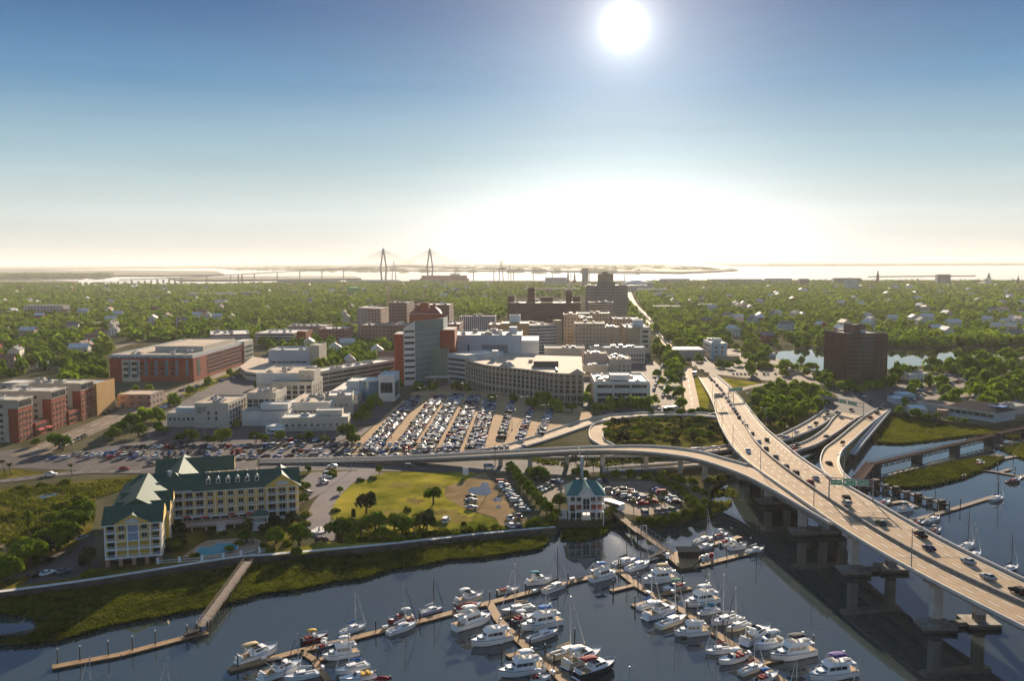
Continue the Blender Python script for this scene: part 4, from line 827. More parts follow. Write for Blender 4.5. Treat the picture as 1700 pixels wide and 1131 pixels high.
# ---------------------------------------------------------------- green glass medical tower
A0 = Vector((*G2(671, 641), 0)); TW = thing('glass_medical_tower', 'tall curved green glass hospital tower with red brick stair slab', 'hospital tower', (A0.x, A0.y, ZG)); MT = 0
pA, pB, pC = Vector((0, 0, 0)), Vector((*G2(690, 640), 0)) - A0, Vector((*G2(737, 632), 0)) - A0
front = [pA, pB]; N_ = 9
for i in range(1, N_ + 1): t = i / N_; q = pB.lerp(pC, t); q.y -= math.sin(t * math.pi) * 2.2; front.append(q)
hA, hB, hC = HT(671, 641, 545), HT(690, 640, 533), HT(737, 632, 528)
top = [hA, hB] + [hB + (hC - hB) * i / N_ for i in range(1, N_ + 1)]
back = [Vector((front[-1].x + 1.5, front[-1].y + 26, 0)), Vector((3, 30, 0))]
b = MB(); ring = front + back; zt = top + [hC, hA]
for i in range(len(ring)):
    j = (i + 1) % len(ring); m = whiteb if i in (0, len(front) - 1) else greenglass
    b.face([ring[i], ring[j], ring[j] + Vector((0, 0, zt[j])), ring[i] + Vector((0, 0, zt[i]))], m)
b.build('curtain_wall', TW)
b = MB(); b.face([p + Vector((0, 0, z - .8)) for p, z in zip(ring, zt)], roofg); b.build('roof', TW)
for k in range(9):
    zf = 4 + k * (hA - 6) / 8.4; b = MB()
    for i in range(1, len(front) - 1):
        p, q = front[i], front[i + 1]; n = Vector((q - p).cross(Vector((0, 0, 1)))).normalized() * .18; u = Vector((0, 0, .35)); z = Vector((0, 0, zf))
        b.face([p + n + z, q + n + z, q + n + z + u, p + n + z + u], bluew); b.face([p + z + u + n, q + z + u + n, q + z + u, p + z + u], bluew)
    b.build('floor_band', TW)
    b = MB(); p, q = pA.lerp(pB, .06), pA.lerp(pB, .94); n = Vector((0, -.12, 0)); z = Vector((0, 0, zf + .4)); u = Vector((0, 0, 1.6 if k % 3 else 2.0)); b.face([p + n + z, q + n + z, q + n + z + u, p + n + z + u], glass); b.build('window_band', TW)
b = MB()
for i in range(1, len(front) - 1):
    for t in (0, .33, .67): p = front[i].lerp(front[i + 1], t); b.tube(p + Vector((.05, -.15, 2)), p + Vector((.05, -.15, top[i] - 1)), .09, .09, bluew, 4, caps=False)
b.build('mullion', TW)
b = MB(); x1 = A0.x; sl_ = Vector((*G2(655, 641), 0)) - A0; b.box(sl_.x, -.05, .6, 26, 0, HT(655, 641, 555), brick, roofg); b.build('brick_slab', TW)
b = MB(); b.box(.4, front[-1].x + 9, 27, 60, 0, hC - 9, brick, roofg); b.build('rear_wing', TW)
D1 = Bld('glass_lobby', 'glazed hospital lobby block with long entrance canopy', 'hospital', *base2((709, 636), (744, 636)))
h = HT(709, 636, 581); D1.wing(0, D1.L, 0, 30, 0, h, greenglass, roofw, .5); D1.bands('front', 0, .5, D1.L - .5, [5.5], h - 7, greenglass, fm=tanl, name='curtain_wall'); D1.box('canopy', -6, D1.L + 2, -7, 0, 4.8, 5.5, whiteb)
for x in (-5, D1.L * .4, D1.L + 1): D1.box('canopy_post', x - .2, x + .2, -6.6, -6.2, 0, 4.8, whiteb)
D2 = Bld('striped_clinic', 'white clinic block with dark ribbon windows joining the curved building', 'hospital', *base2((744, 636), (774, 640)))
h = HT(744, 636, 588); D2.wing(0, D2.L, 0, 40, 0, h, bluew, roofw, .6); D2.bands('front', 0, .5, D2.L - .5, [3 + i * (h - 4) / 5 for i in range(5)], (h - 4) / 5 * .5, glass)
D3 = block('plant_block', 'big blank pale blue grey hospital block with louvred panel and white roof', 'hospital', (753, 624), (866, 624), 556.5, 52, bluew, roofw, par=1)
D3.box('louvre_panel', D3.L * .42, D3.L * .8, -.15, 0, D3.h * .56, D3.h * .76, M('grey_louvre', (.2, .22, .23), .7, .1)); D3.box('louvre_panel', D3.L * .21, D3.L * .235, -.15, 0, D3.h * .58, D3.h * .76, dark); D3.box('ledge', -3, D3.L + 6, -6, -.02, 0, D3.h * .5, bluew); D3.box('annex_wall', D3.L, D3.L + 14, 2, 46, 0, D3.h * .86, whiteb)
D3.box('roof_house', D3.L * .82, D3.L * .93, 4, 14, D3.h, D3.h + 6, bluew); D3.units(3, D3.L * .7, 8, 46, D3.h - 1, 5, 8)
# ---------------------------------------------------------------- long curved clinic with pilasters
fr = [Vector((*G2(x, y), 0)) for x, y in [(774, 642), (790, 646), (812, 652), (848, 657), (884, 662), (927, 669), (968, 670)]]
CV = thing('curved_clinic', 'long five storey clinic with curved tan pilastered front and brown flat roof', 'clinic', (fr[0].x, fr[0].y, ZG)); c0_ = fr[0].copy(); fr = smooth([p - c0_ for p in fr], 3)
hc = HT(968, 670, 622.5); bk = [Vector((*G2(966, 631), 0)) - c0_, Vector((*G2(880, 628), 0)) - c0_, Vector((*G2(780, 627), 0)) - c0_]
b = MB(); ring = fr + bk
for i in range(len(ring)): p, q = ring[i], ring[(i + 1) % len(ring)]; b.face([p, q, q + Vector((0, 0, hc + .8)), p + Vector((0, 0, hc + .8))], tan if i < len(fr) - 1 else greyw)
b.build('wall', CV); b = MB(); b.face([p + Vector((0, 0, hc)) for p in ring], rooft); b.build('roof', CV)
tot = sum((q - p).length for p, q in zip(fr, fr[1:])); nb = 30
def at(s):
    for p, q in zip(fr, fr[1:]):
        l = (q - p).length
        if s <= l: return p.lerp(q, s / l), (q - p).normalized()
        s -= l
    return fr[-1], (fr[-1] - fr[-2]).normalized()
bayw = tot / nb; gm_ = M('bronze_glass', (.045, .04, .03), .15, 0, spec=.6)
bm = MB(); bm.box(-bayw * .32, bayw * .32, -.1, .05, 0, hc * .52, gm_)
for k in range(4): bm.box(-bayw * .34, bayw * .34, -.2, 0, k * hc * .52 / 3.4 - .1, k * hc * .52 / 3.4 + .75, tan)
bm = bm.mesh('window_bay'); pm2 = MB(); pm2.box(-.55, .55, -.55, .1, 0, hc - 1.4, tanl); pm2.box(-.75, .75, -.7, .1, -.3, .8, tanl); pm2 = pm2.mesh('pilaster'); gw = MB(); gw.box(-.8, .8, -.1, .05, 0, 3.0, gm_); gw = gw.mesh('arcade_window'); tw = MB(); tw.box(-.9, .9, -.1, .05, 0, 1.5, gm_); tw = tw.mesh('attic_window')
for i in range(nb):
    p, d = at((i + .5) * bayw); a = math.atan2(d.y, d.x); inst('window_bay', bm, CV, p + Vector((0, 0, hc * .32)), a); inst('attic_window', tw, CV, p + Vector((0, 0, hc - 1.9)), a)
    q, d2 = at((i + .25) * bayw); inst('arcade_window', gw, CV, q + Vector((0, 0, 1.6)), a); q, d2 = at((i + .75) * bayw); inst('arcade_window', gw, CV, q + Vector((0, 0, 1.6)), a)
for i in range(nb + 1): p, d = at(i * bayw); inst('pilaster', pm2, CV, p + Vector((0, -.05, 0)), math.atan2(d.y, d.x))
for z0, z1, o in ((hc * .285, hc * .31, .7), (hc - 2.5, hc - 2.1, .75), (hc - .1, hc + .9, .8)):
    b = MB()
    for p, q in zip(fr, fr[1:]):
        n = (q - p).cross(Vector((0, 0, 1))).normalized() * o; b.face([p + n + Vector((0, 0, z0)), q + n + Vector((0, 0, z0)), q + n + Vector((0, 0, z1)), p + n + Vector((0, 0, z1))], tanl); b.face([p + n + Vector((0, 0, z1)), q + n + Vector((0, 0, z1)), q + Vector((0, 0, z1)), p + Vector((0, 0, z1))], tanl)
    b.build('cornice', CV)
for s in (0.04, .44, .97):
    p, d = at(s * tot); g = MB(); w = 5.2; g.loft([[(-w, -1.0, 0), (w, -1.0, 0), (0, -1.0, 3.2)], [(-w, 5, 0), (w, 5, 0), (0, 5, 3.2)]], tanl); o = g.build('pediment', CV); o.location = p + Vector((0, 0, hc + .85)); o.rotation_euler = (0, 0, math.atan2(d.y, d.x))
    if s == .44: pass
def on_roof(name, px, py, w, d, hh, m, top=None):
    p = Vector((*G2(px, py, ZG + hc), 0)) - c0_; g = MB(); g.box(-w / 2, w / 2, 0, d, 0, hh, m, top); o = g.build(name, CV); o.location = (p.x, p.y, hc + .02)
on_roof('penthouse', 907, 610, 17, 18, 4.2, M('dark_louvre', (.12, .11, .1), .8, .1), rooft); on_roof('stair_tower', 822, 598, 4.5, 6, 7, bluew); on_roof('rooftop_unit', 881, 602, 3, 3, 2, tan); on_roof('rooftop_unit', 925, 618, 1, 14, 1.6, dark)
# ---------------------------------------------------------------- white square clinic and the streetside group
Wc = block('white_clinic', 'bright white three storey clinic with flat roof and row of trees before it', 'clinic', (987, 668), (1078, 668), 633.5, 46, whiteb, roofw, par=1.0)
hw = Wc.h; Wc.bands('front', 0, 1.5, Wc.L - 1.5, [hw * .28, hw * .68], hw * .15, glass, split=3); Wc.wing(Wc.L * .3, Wc.L * .66, 6, 20, hw, hw + 3.2, whiteb, roofw, .4, name='penthouse')
for x in (0, Wc.L * .34, Wc.L * .66, Wc.L): Wc.box('pilaster', x - .45, x + .45, -.4, .0, 0, hw - 1.4, whiteb)
Wc.bands('east', Wc.L, 2, 44, [hw * .28, hw * .68], hw * .15, glass, split=4); Wc.box('ground_glass', 2, Wc.L - 2, -.12, 0, .2, hw * .2, glass); Wc.units(2, Wc.L * .28, 8, 40, hw - .9, 4, 2)
S1 = block('low_lab', 'low tan laboratory with green glass corner behind the curved clinic', 'laboratory', (904, 612), (971, 612), 578, 30, tanl, roofg); S1.bands('front', 0, S1.L * .62, S1.L * .95, [4, 8], 3, greenglass); S1.bands('front', 0, 1, S1.L * .55, [4, 9], 1.4, glass, split=4)
S2 = block('low_lab', 'plain pinkish tan low block between laboratory and white clinic', 'laboratory', (971, 618), (1008, 618), 587, 24, M('pink_tan_render', (.5, .4, .34), .85, .1), rooft); S2.units(1, S2.L - 3, 2, 20, S2.h - .8, 4, 7)
S3 = block('long_white_office', 'long low white office with small square windows near the avenue', 'office building', (980, 604), (1071, 604), 577, 22, greyw, roofw); S3.wins('front', 0, S3.L * .58, S3.L - 1, 8, [2.5, 6.5], 1.6, 2.0); S3.units(2, S3.L - 5, 3, 18, S3.h - .8, 6, 8)
S4 = block('small_tan_office', 'small tan office with cluttered roof in front of long white office', 'office building', (1012, 622), (1048, 622), 596, 34, tanl, rooft); S4.wins('front', 0, S4.L * .35, S4.L - .5, 3, [2.5, 6], 1.4, 1.5); S4.units(1, S4.L - 3, 2, 30, S4.h - .8, 6, 12)
S5 = block('low_lab', 'one storey tan plant room with white roof edge beside small tan office', 'laboratory', (968, 626), (1010, 626), 607, 14, tanl, roofw); S5.bands('front', 0, 1, S5.L - 1, [2.2], 1.2, glass, split=3)
# tan hospital cluster
tw_ = MWIN('tan_window_grid', (.44, .34, .24), (.10, .075, .055), 3.4, 3.9, .45, .4); tb_ = MWIN('tan_banded', (.50, .42, .33), (.10, .08, .06), 50, 3.5, 1.0, .42); gb_ = MWIN('garage_decks', (.50, .47, .44), (.045, .04, .04), 60, 3.2, 1.0, .45)
block('tan_hospital', 'tan hospital block with cluttered roof, nearest of the tan cluster', 'hospital', (955, 590), (1004, 590), 537, 34, tw_, rooft).units(2, 18, 3, 28, 36, 7, 15)
E1 = block('tan_hospital', 'blank tan hospital stair block with one dark vertical slot', 'hospital', (1004, 590), (1029, 590), 543, 28, tan, roofw); E1.bands('front', 0, E1.L * .42, E1.L * .5, [5], E1.h * .55, glass, name='glass_slot')
E2 = block('tan_hospital', 'tan and pale grey hospital block at the avenue corner, with roof box', 'hospital', (1038, 587), (1079, 587), 544, 60, tan, roofw); E2.wing(E2.L * .58, E2.L + .3, -.8, 16, 0, E2.h, greyw, roofw, .6, name='corner_wall'); E2.bands('front', -.8, E2.L * .68, E2.L - 2, [6, 11, 16, 21], 2.6, glass); E2.wing(E2.L * .4, E2.L * .8, 20, 40, E2.h, E2.h + 6, bluew, roofg, .5, name='penthouse')
block('tan_hospital', 'tall narrow tan hospital block behind the striped garage', 'hospital', (936, 582), (958, 582), 522, 26, tw_, rooft)
block('tan_hospital', 'long tan hospital slab at the back of tan cluster', 'hospital', (958, 575), (1012, 575), 520, 30, tw_, roofw)
block('tan_hospital', 'grey tan hospital slab beside the avenue, behind corner block', 'hospital', (1018, 570), (1060, 570), 529, 30, tw_, roofw)
P1 = block('parking_deck', 'tan banded parking deck with dark open levels beside ochre block', 'parking deck', (879, 590), (924, 588), 540, 46, gb_, rooft); P1.box('stair_tower', P1.L - 1, P1.L + 6, 0, 8, 0, P1.h + 4, tan)
Q1 = block('ochre_office', 'ochre tan office with white roof and grey roof box', 'office building', (831, 590), (878, 590), 537, 44, M('ochre_brick', (.42, .27, .13), .85, .1), roofw); Q1.wing(Q1.L * .3, Q1.L * .68, 10, 24, Q1.h, Q1.h + 7, bluew, roofw, .6, name='penthouse')
block('pink_office', 'pinkish brick office beside the ochre office', 'office building', (811, 588), (831, 588), 539, 40, MWIN('pink_rows', (.42, .27, .2), (.12, .07, .05), 3.2, 3.6, .5, .4), roofw)
block('long_white_office', 'long white office with vertical fins and tan roof behind plant block', 'office building', (763, 553), (822, 553), 525, 26, MWIN('white_fins', (.58, .60, .62), (.16, .18, .22), 2.6, 40, .5, .92), rooft)
Bn = block('brown_hospital', 'long dark brown brick hospital slab with chimney boxes on its roof', 'hospital', (843, 560), (964, 560), 503, 60, MWIN('brown_slab', (.14, .085, .07), (.06, .045, .045), 3.2, 4.0, .35, .35), roofw)
for a, c, z in ((.27, .37, 17), (.8, .88, 14), (0, .09, 8), (.45, .62, 6), (.9, 1, 7)): Bn.wing(Bn.L * a, Bn.L * c, 14, 34, Bn.h, Bn.h + z, brickd, roofg, .5, name='roof_house')
Ch = block('tall_tan_hospital', 'tallest tan hospital tower with stepped crown beside the avenue', 'hospital tower', (972, 542), (1042, 542), 475, 34, MWIN('tall_tan', (.38, .31, .25), (.14, .11, .09), 3.6, 4.2, .5, .45), rooft)
Ch.wing(Ch.L * .3, Ch.L * .66, 4, 28, Ch.h, Ch.h + 16, tan, rooft, 1, name='crown'); Ch.wing(Ch.L * .4, Ch.L * .52, 8, 20, Ch.h + 16, Ch.h + 20, tan, roofg, .5, name='crown'); Ch.wing(Ch.L * .28, Ch.L * .7, -3, 0, 0, Ch.h + 6, MWIN('tall_tan', 0, 0, 0, 0), rooft, .5, name='bay_wall')
block('tan_hospital', 'stepped low tan clinic at foot of tallest tan tower', 'hospital', (978, 556), (1018, 556), 502, 30, tb_, roofw)
# blocks behind the glass tower
block('brick_dormitory', 'pale brick dormitory with grey end wall standing alone among trees', 'dormitory', (594, 556), (613, 556), 511, 60, MWIN('dorm', (.33, .30, .27), (.14, .12, .11), 4, 3.6, .4, .4), roofw).wing(14.5, 30, .5, 58, 0, 33, MWIN('dorm_side', (.42, .28, .21), (.12, .08, .06), 3.6, 3.6, .5, .5), roofg, .9)
block('brick_school', 'long low brick college building with flat roof among trees', 'college building', (600, 572), (676, 572), 540, 40, MWIN('school', (.26, .14, .10), (.10, .06, .05), 4, 4.2, .5, .4), roofg)
block('brick_college', 'tall brick college block behind the glass tower', 'college building', (646, 562), (676, 562), 503, 60, MWIN('college', (.24, .14, .11), (.10, .07, .06), 3.6, 4, .45, .4), roofg).units(3, 22, 4, 40, 40, 4, 21, 1.6)
block('brick_college', 'wide brick college block with white roof line beyond glass tower', 'college building', (690, 560), (746, 560), 506, 50, MWIN('college2', (.27, .15, .115), (.11, .07, .06), 3.6, 4, .45, .4), roofw)
Tq = block('brick_library', 'red brick hall with steep stepped red roof behind the glass tower', 'college building', (680, 565), (732, 565), 521, 30, brick, roofg); Tq.gable(0, Tq.L, 0, 30, Tq.h, 8, M('red_roof', (.3, .07, .05), .7, .15), 'x', hip=(9, 9)); Tq.wing(Tq.L * .32, Tq.L * .6, 4, 16, Tq.h, Tq.h + 12, brick, brick, .4, name='turret')
block('brick_clinic', 'dark red brick clinic block between glass tower and white office', 'clinic', (736, 598), (763, 598), 538, 40, MWIN('clinic_brick', (.26, .11, .085), (.10, .05, .045), 3.4, 3.8, .5, .4), roofw)
block('parking_deck', 'long white banded parking deck with brick stair, behind brick laboratory', 'parking deck', (424, 573), (488, 573), 553, 60, gb_, roofw).wing(48, 58, -.5, 30, 0, 15, brick, roofg, .6)
block('parking_deck', 'white parking deck with stair tower close behind brick laboratory', 'parking deck', (350, 580), (415, 578), 556, 70, gb_, roofw)
block('brown_office', 'long brown office with pale roof beyond the banded parking deck', 'office building', (477, 562), (541, 562), 541, 34, MWIN('brown_office_w', (.30, .22, .18), (.12, .09, .08), 3.2, 3.6, .5, .45), roofw)
block('red_brick_school', 'low red brick school with pale roof among the trees', 'school', (529, 566), (574, 566), 546, 44, MWIN('rbs', (.32, .13, .10), (.12, .06, .05), 4, 4, .5, .4), roofw)
# dark tower east of the bridge
Dk = Bld('dark_tower', 'dark brown twelve storey tower block beside the pond', 'tower block', *base2((1406, 638), (1471, 636))); h = HT(1406, 638, 556)
dw = MWIN('dark_tower_wall', (.155, .10, .072), (.045, .036, .032), 1.75, 3.25, .5, .6); Dk.wing(0, Dk.L, 0, 34, 0, h, dw, roofg, 1.0)
fin = MB(); fin.box(-.28, .28, -.55, .05, 2, h - .3, brickd); fin = fin.mesh('fin')
for i in range(20):
    if i < 7 or i > 12: inst('fin', fin, Dk.e, (i * Dk.L / 19, 0, 0))
    inst('fin', fin, Dk.e, (0, 1 + i * 1.7, 0), -math.pi / 2)
Dk.bands('front', -.02, Dk.L * .35, Dk.L * .66, [3 + i * (h - 4) / 12 for i in range(12)], 1.7, glass, name='window_band', fm=brickd); Dk.wing(Dk.L * .28, Dk.L * .58, 8, 22, h, h + 6.5, brickd, roofg, .5, name='penthouse'); b = MB(); b.tube((Dk.L * .48, 6, h), (Dk.L * .48, 6, h + 3.2), 2.2, 2.2, unitm, 14); b.build('rooftop_unit', Dk.e)
Hs = block('white_inn', 'small white inn with pale blue bays beside the avenue', 'hotel', (1181, 597), (1207, 597), 570, 46, whiteb, roofw, par=.6)
for i in range(3): Hs.box('blue_bay', Hs.L * (.02 + .36 * i), Hs.L * (.02 + .36 * i) + Hs.L * .2, -.7, 0, 0, Hs.h - .5, M('pale_blue_paint', (.38, .47, .56), .7, .06))
Hs.bands('west', 0, 4, 42, [2.5, 6.5, 10.5], 1.6, glass, split=6); Hs.bands('front', 0, Hs.L * .25, Hs.L * .36, [2, 6, 10], 2.4, glass); Hs.bands('front', 0, Hs.L * .62, Hs.L * .73, [2, 6, 10], 2.4, glass); Hs.wing(Hs.L * .2, Hs.L * .7, 6, 16, Hs.h, Hs.h + 3.5, bluew, roofw, .4, name='penthouse'); Hs.wing(2, Hs.L * 1.6, -14, -4, 0, 4.2, tan, rooft, .5, name='entrance_wall'); Hs.wing(-34, -4, 14, 50, 0, 7.5, tanl, roofw, .5, name='low_wall')
# waterfront restaurant and sheds
Rs = Bld('waterside_restaurant', 'long low waterside restaurant with brown hipped roof and pale blue wall', 'restaurant', *base2((1572, 690), (1652, 702)))
Rs.wing(0, Rs.L, 0, 20, -1, 5.5, bluew, roofg, 0); Rs.gable(0, Rs.L, 0, 20, 5.5, 4.0, M('brown_shingle', (.11, .075, .06), .9, .2), 'x', hip=(8, 8), oh=1.4); Rs.bands('front', 0, 1, Rs.L - 1, [2.4], 1.8, glass, split=7); Rs.box('skirt_board', 0, Rs.L, -.3, 0, -1, .6, whiteb); Rs.box('awning', Rs.L * .72, Rs.L * 1.02, 6, 12, 8.0, 8.5, awning_b); Rs.wing(-26, 0, 8, 22, 0, 4.5, greyw, M('rust_roof', (.2, .1, .07), .8, .2), .3)
block('boat_shed', 'grey boat shed with pale roof beside the ramp wall', 'shed', (1512, 690), (1540, 691), 679, 18, greyw, bluew, par=.2)
for i, (L_, R_, tp, lb, wl, rf) in enumerate([((1486, 672), (1506, 672), 662, 'small pale blue carport roof nearest the ramp wall', bluew, bluew), ((1497, 664), (1520, 664), 655, 'pale blue carport roof behind the nearest one', bluew, bluew), ((1556, 690), (1574, 691), 681, 'rust roofed shed touching the restaurant', brickp, M('rust_roof', (.2, .1, .07), .8, .2)), ((1676, 690), (1712, 686), 676, 'low tan harbour store past the restaurant', tanl, roofg), ((1655, 664), (1690, 662), 654, 'flat grey store in the restaurant car park', greyw, roofg), ((1510, 632), (1545, 629), 622, 'low pale kiosk beside the junction road', whiteb, roofw)]): block('waterfront_shed', lb, 'shed', L_, R_, tp, 14, wl, rf, par=.3)
block('pond_boathouse', 'small white boathouse at the corner of the pond', 'boathouse', (1277, 592), (1288, 592), 587, 10, whiteb, roofw, par=.2)
# ================================================================ DOCKS
plank = M('dock_planks', (0.30, 0.185, 0.095), 0.85, 0.22, 1.2, bump=0.01)
plankd = M('weathered_planks', (0.22, 0.17, 0.13), 0.9, 0.25, 0.8, bump=0.01)
timber = M('dark_timber', (0.07, 0.05, 0.035), 0.9, 0.25, 1.0)
float_m = M('dock_float', (0.10, 0.075, 0.06), 0.9, 0.2, 1.0)
def pile(par, p, h=3.4, capm=None):
    b = MB(); b.tube((p[0], p[1], -3), (p[0], p[1], h), .2, .17, timber, 7); b.tube((p[0], p[1], h), (p[0], p[1], h + .5), .24, .02, capm or white, 7); b.build('piling', par)
def dock(label, segs, w=2.4, z=.55, mat=plank, piles=(), h=3.4, cat='dock', name='floating_dock', boxes=True):
    """segs: list of pixel polylines on the water; piles: pixels"""
    o3 = G(*segs[0][0], z); t = thing(name, label, cat, (o3.x, o3.y, 0)); rr = random.Random(len(label))
    for si, sg in enumerate(segs):
        P = [G(x, y, z) - Vector((o3.x, o3.y, 0)) for x, y in sg]; b = MB(); ww = w if si == 0 else w * .75
        for i, (p, q) in enumerate(zip(P, P[1:])):
            d = q - p; L = d.length; T = Matrix.Translation(p + Vector((0, 0, -.004 * (i + si)))) @ Matrix.Rotation(math.atan2(d.y, d.x), 4, 'Z')
            n = max(1, int(L / 6)); 
            for k in range(n): b.box(L * k / n + .03, L * (k + 1) / n - .03, -ww / 2, ww / 2, -.42, 0, float_m, mat, T=T)
        b.build('deck' if si == 0 else 'finger_deck', t)
        if boxes:
            for p, q in zip(P, P[1:]):
                d = q - p; n = int(d.length / 11)
                for k in range(n):
                    if rr.random() < .45: continue
                    c = p.lerp(q, (k + .5) / n); nr = Vector((-d.y, d.x, 0)).normalized() * rr.choice((-1, 1)) * (ww / 2 - .35); m = MB(); T = Matrix.Translation(c + nr) @ Matrix.Rotation(math.atan2(d.y, d.x), 4, 'Z')
                    m.box(-.7, .7, -.28, .28, 0, .62, whiteb, T=T); m.box(-.74, .74, -.32, .32, .62, .7, white, T=T); m.build('dock_box', t)
    for x, y in piles: p = G(x, y, 0) - Vector((o3.x, o3.y, 0)); pile(t, p, h)
    return t
dock('long floating dock slanting across the harbour with fingers for small craft', [[(380, 1113), (497, 1081), (581, 1061), (700, 1031), (755, 1016), (850, 991), (985, 957), (1024, 946)], [(497, 1081), (520, 1094), (545, 1131)], [(530, 1095), (560, 1090)]], piles=[(395, 1112), (520, 1078), (624, 1052), (697, 1034), (813, 1003), (873, 987), (943, 970), (984, 957), (1027, 947), (527, 1100)])
dock('middle dock branch running toward the viewer between two rows of cruisers', [[(812, 1001), (828, 1030), (851, 1053), (880, 1080), (908, 1102), (940, 1135)], [(826, 1029), (870, 1018)], [(851, 1053), (800, 1066)], [(880, 1080), (842, 1090)], [(905, 1096), (955, 1080)]], piles=[(848, 1034), (862, 1062), (880, 1082), (905, 1094), (920, 1110), (833, 1092), (954, 1066)])
dock('eastern dock branch with staggered slips of white cruisers and sailboats', [[(1026, 946), (1062, 975), (1100, 997), (1140, 1018), (1178, 1045), (1218, 1072), (1262, 1105), (1310, 1140)], [(1060, 970), (1014, 981)], [(1072, 967), (1110, 958)], [(1095, 995), (1050, 1006)], [(1085, 990), (1146, 976)], [(1178, 1044), (1130, 1056)], [(1262, 1102), (1350, 1082)]], piles=[(1030, 947), (1018, 983), (1059, 972), (1091, 990), (1054, 1010), (1133, 976), (1124, 1010), (1140, 1020), (1160, 1026), (1183, 1040), (1200, 1050), (1215, 1060), (1288, 1098), (1350, 1078), (1240, 1072)])
dock('short upper dock with sailboats close to the highway bridge', [[(1158, 914), (1185, 903), (1229, 891)]], piles=[(1184, 904), (1214, 894)], boxes=False)
dock('fuel dock stretch with a sailboat moored at its far tip', [[(1150, 942), (1180, 934), (1240, 919), (1258, 914)]], piles=[(1206, 926), (1246, 911)], boxes=False)
dock('small dark dock under the highway ramp by the old pier', [[(1462, 838), (1500, 832), (1520, 842)]], mat=plankd, piles=[(1480, 838)], boxes=False)
dock('long weathered dock reaching into open water beyond the highway', [[(1505, 866), (1560, 852), (1657, 822)], [(1530, 858), (1548, 864)]], mat=plankd, piles=[(1594, 846), (1657, 817), (1561, 851), (1576, 850)], h=4.2, boxes=False)
dock('far weathered dock running past the marsh islands, with crossing fingers', [[(1618, 779), (1645, 766), (1682, 758), (1760, 752)], [(1618, 779), (1650, 783), (1700, 792)], [(1660, 784), (1676, 779)]], mat=plankd, piles=[(1656, 785), (1682, 769), (1685, 789), (1650, 762)], h=4.0, boxes=False)
dock('small weathered dock stub near the edge of the marsh islands', [[(1672, 801), (1700, 790), (1740, 784)]], mat=plankd, piles=[(1684, 797)], boxes=False)
# the fuel platform with its hut
P0 = [G(x, y, .9) for x, y in [(1108, 926), (1132, 910), (1165, 926), (1150, 942), (1130, 945)]]; t = thing('fuel_platform', 'wooden fuel platform with grey roofed hut and black awning on the harbour', 'platform', (P0[0].x, P0[0].y, 0))
b = MB(); b.prism([(p.x - P0[0].x, p.y - P0[0].y) for p in P0], .1, .95, timber, plank); b.build('deck', t)
hp = G(1143, 925, .95) - P0[0]; b = MB(); b.box(hp.x - 3, hp.x + 3, hp.y - 1.5, hp.y + 2.5, .95, 3.2, M('dark_boards', (.05, .048, .05), .9, .2, spec=0)); b.build('hut_wall', t); b = MB(); b.box(hp.x - 3.8, hp.x + 3.8, hp.y - 2.6, hp.y + 3, 3.2, 3.4, M('charcoal_roof', (.035, .04, .045), .95, .15, spec=0)); b.build('roof', t)
for i in range(4): b = MB(); x = hp.x - 2.2 + 1.45 * i; b.box(x - .5, x + .5, hp.y - 1.56, hp.y - 1.5, 1.6, 2.7, glass); b.build('window', t)
for x in (-7, 7): b = MB(); b.box(hp.x + x - .5, hp.x + x + .5, hp.y - 2, hp.y - 1, .95, 2.6, redcloth if x > 0 else white); b.build('fuel_pump', t)
# footbridge and gangway out to the fuel platform
def walkway(name, label, cat, A, Bp, za, zb, w, mat, piles_every=6.5, truss=False, arch=False, rail=1.05):
    p, q = G(*A, za), G(*Bp, zb); t = thing(name, label, cat, (p.x, p.y, 0)); d = q - p; L = Vector((d.x, d.y)).length; T = Matrix.Rotation(math.atan2(d.y, d.x), 4, 'Z'); sl = (zb - za) / L
    def pt(x, y, z): return T @ Vector((x, y, za + sl * x + z))
    b = MB()
    for k in range(int(L / 3) + 1):
        x0, x1 = k * 3, min(L, k * 3 + 2.96)
        if x1 <= x0: break
        b.face([pt(x0, -w / 2, 0), pt(x1, -w / 2, 0), pt(x1, w / 2, 0), pt(x0, w / 2, 0)], mat)
    for y in (-w / 2, w / 2): b.face([pt(0, y, 0), pt(0, y, -.4), pt(L, y, -.4), pt(L, y, 0)], timber)
    b.build('deck', t)
    for y in (-w / 2, w / 2):
        r = MB(); hh = 2.4 if truss else rail
        for z in ((.5, rail) if not truss else (.1, hh)): r.tube(pt(0, y, z), pt(L, y, z), .06, .06, steel if truss else plankd, 4)
        n = int(L / 2.4)
        for k in range(n + 1):
            x = L * k / n; r.tube(pt(x, y, -.3), pt(x, y, hh), .06, .06, steel if truss else plankd, 4, caps=False)
            if truss and k < n: r.tube(pt(x, y, 0), pt(L * (k + 1) / n, y, hh), .05, .05, steel, 4, caps=False)
        r.build('railing', t)
    if piles_every:
        for k in range(int(L / piles_every) + 1):
            for y in (-w / 2, w / 2): c = pt(k * piles_every, y, 0); b = MB(); b.tube((c.x, c.y, -3), (c.x, c.y, c.z + .1), .19, .19, timber, 6); b.build('piling', t)
    if arch:
        for x in (2, L - 2):
            b = MB()
            for y in (-w / 2, w / 2): b.tube(pt(x, y, 0), pt(x, y, 3.0), .1, .1, white, 5)
            b.tube(pt(x, -w / 2, 3.0), pt(x, w / 2, 3.0), .1, .1, white, 5); b.build('arch_frame', t)
    return t
walkway('footbridge', 'timber footbridge on piles from the clubhouse car park to the harbour', 'footbridge', (1022, 852), (1062, 884), 3.0, 3.0, 2.6, plank)
walkway('gangway', 'long trussed gangway with arched frames leading down to fuel platform', 'gangway', (1063, 884), (1113, 920), 3.0, 1.1, 2.4, plank, 0, True, True)
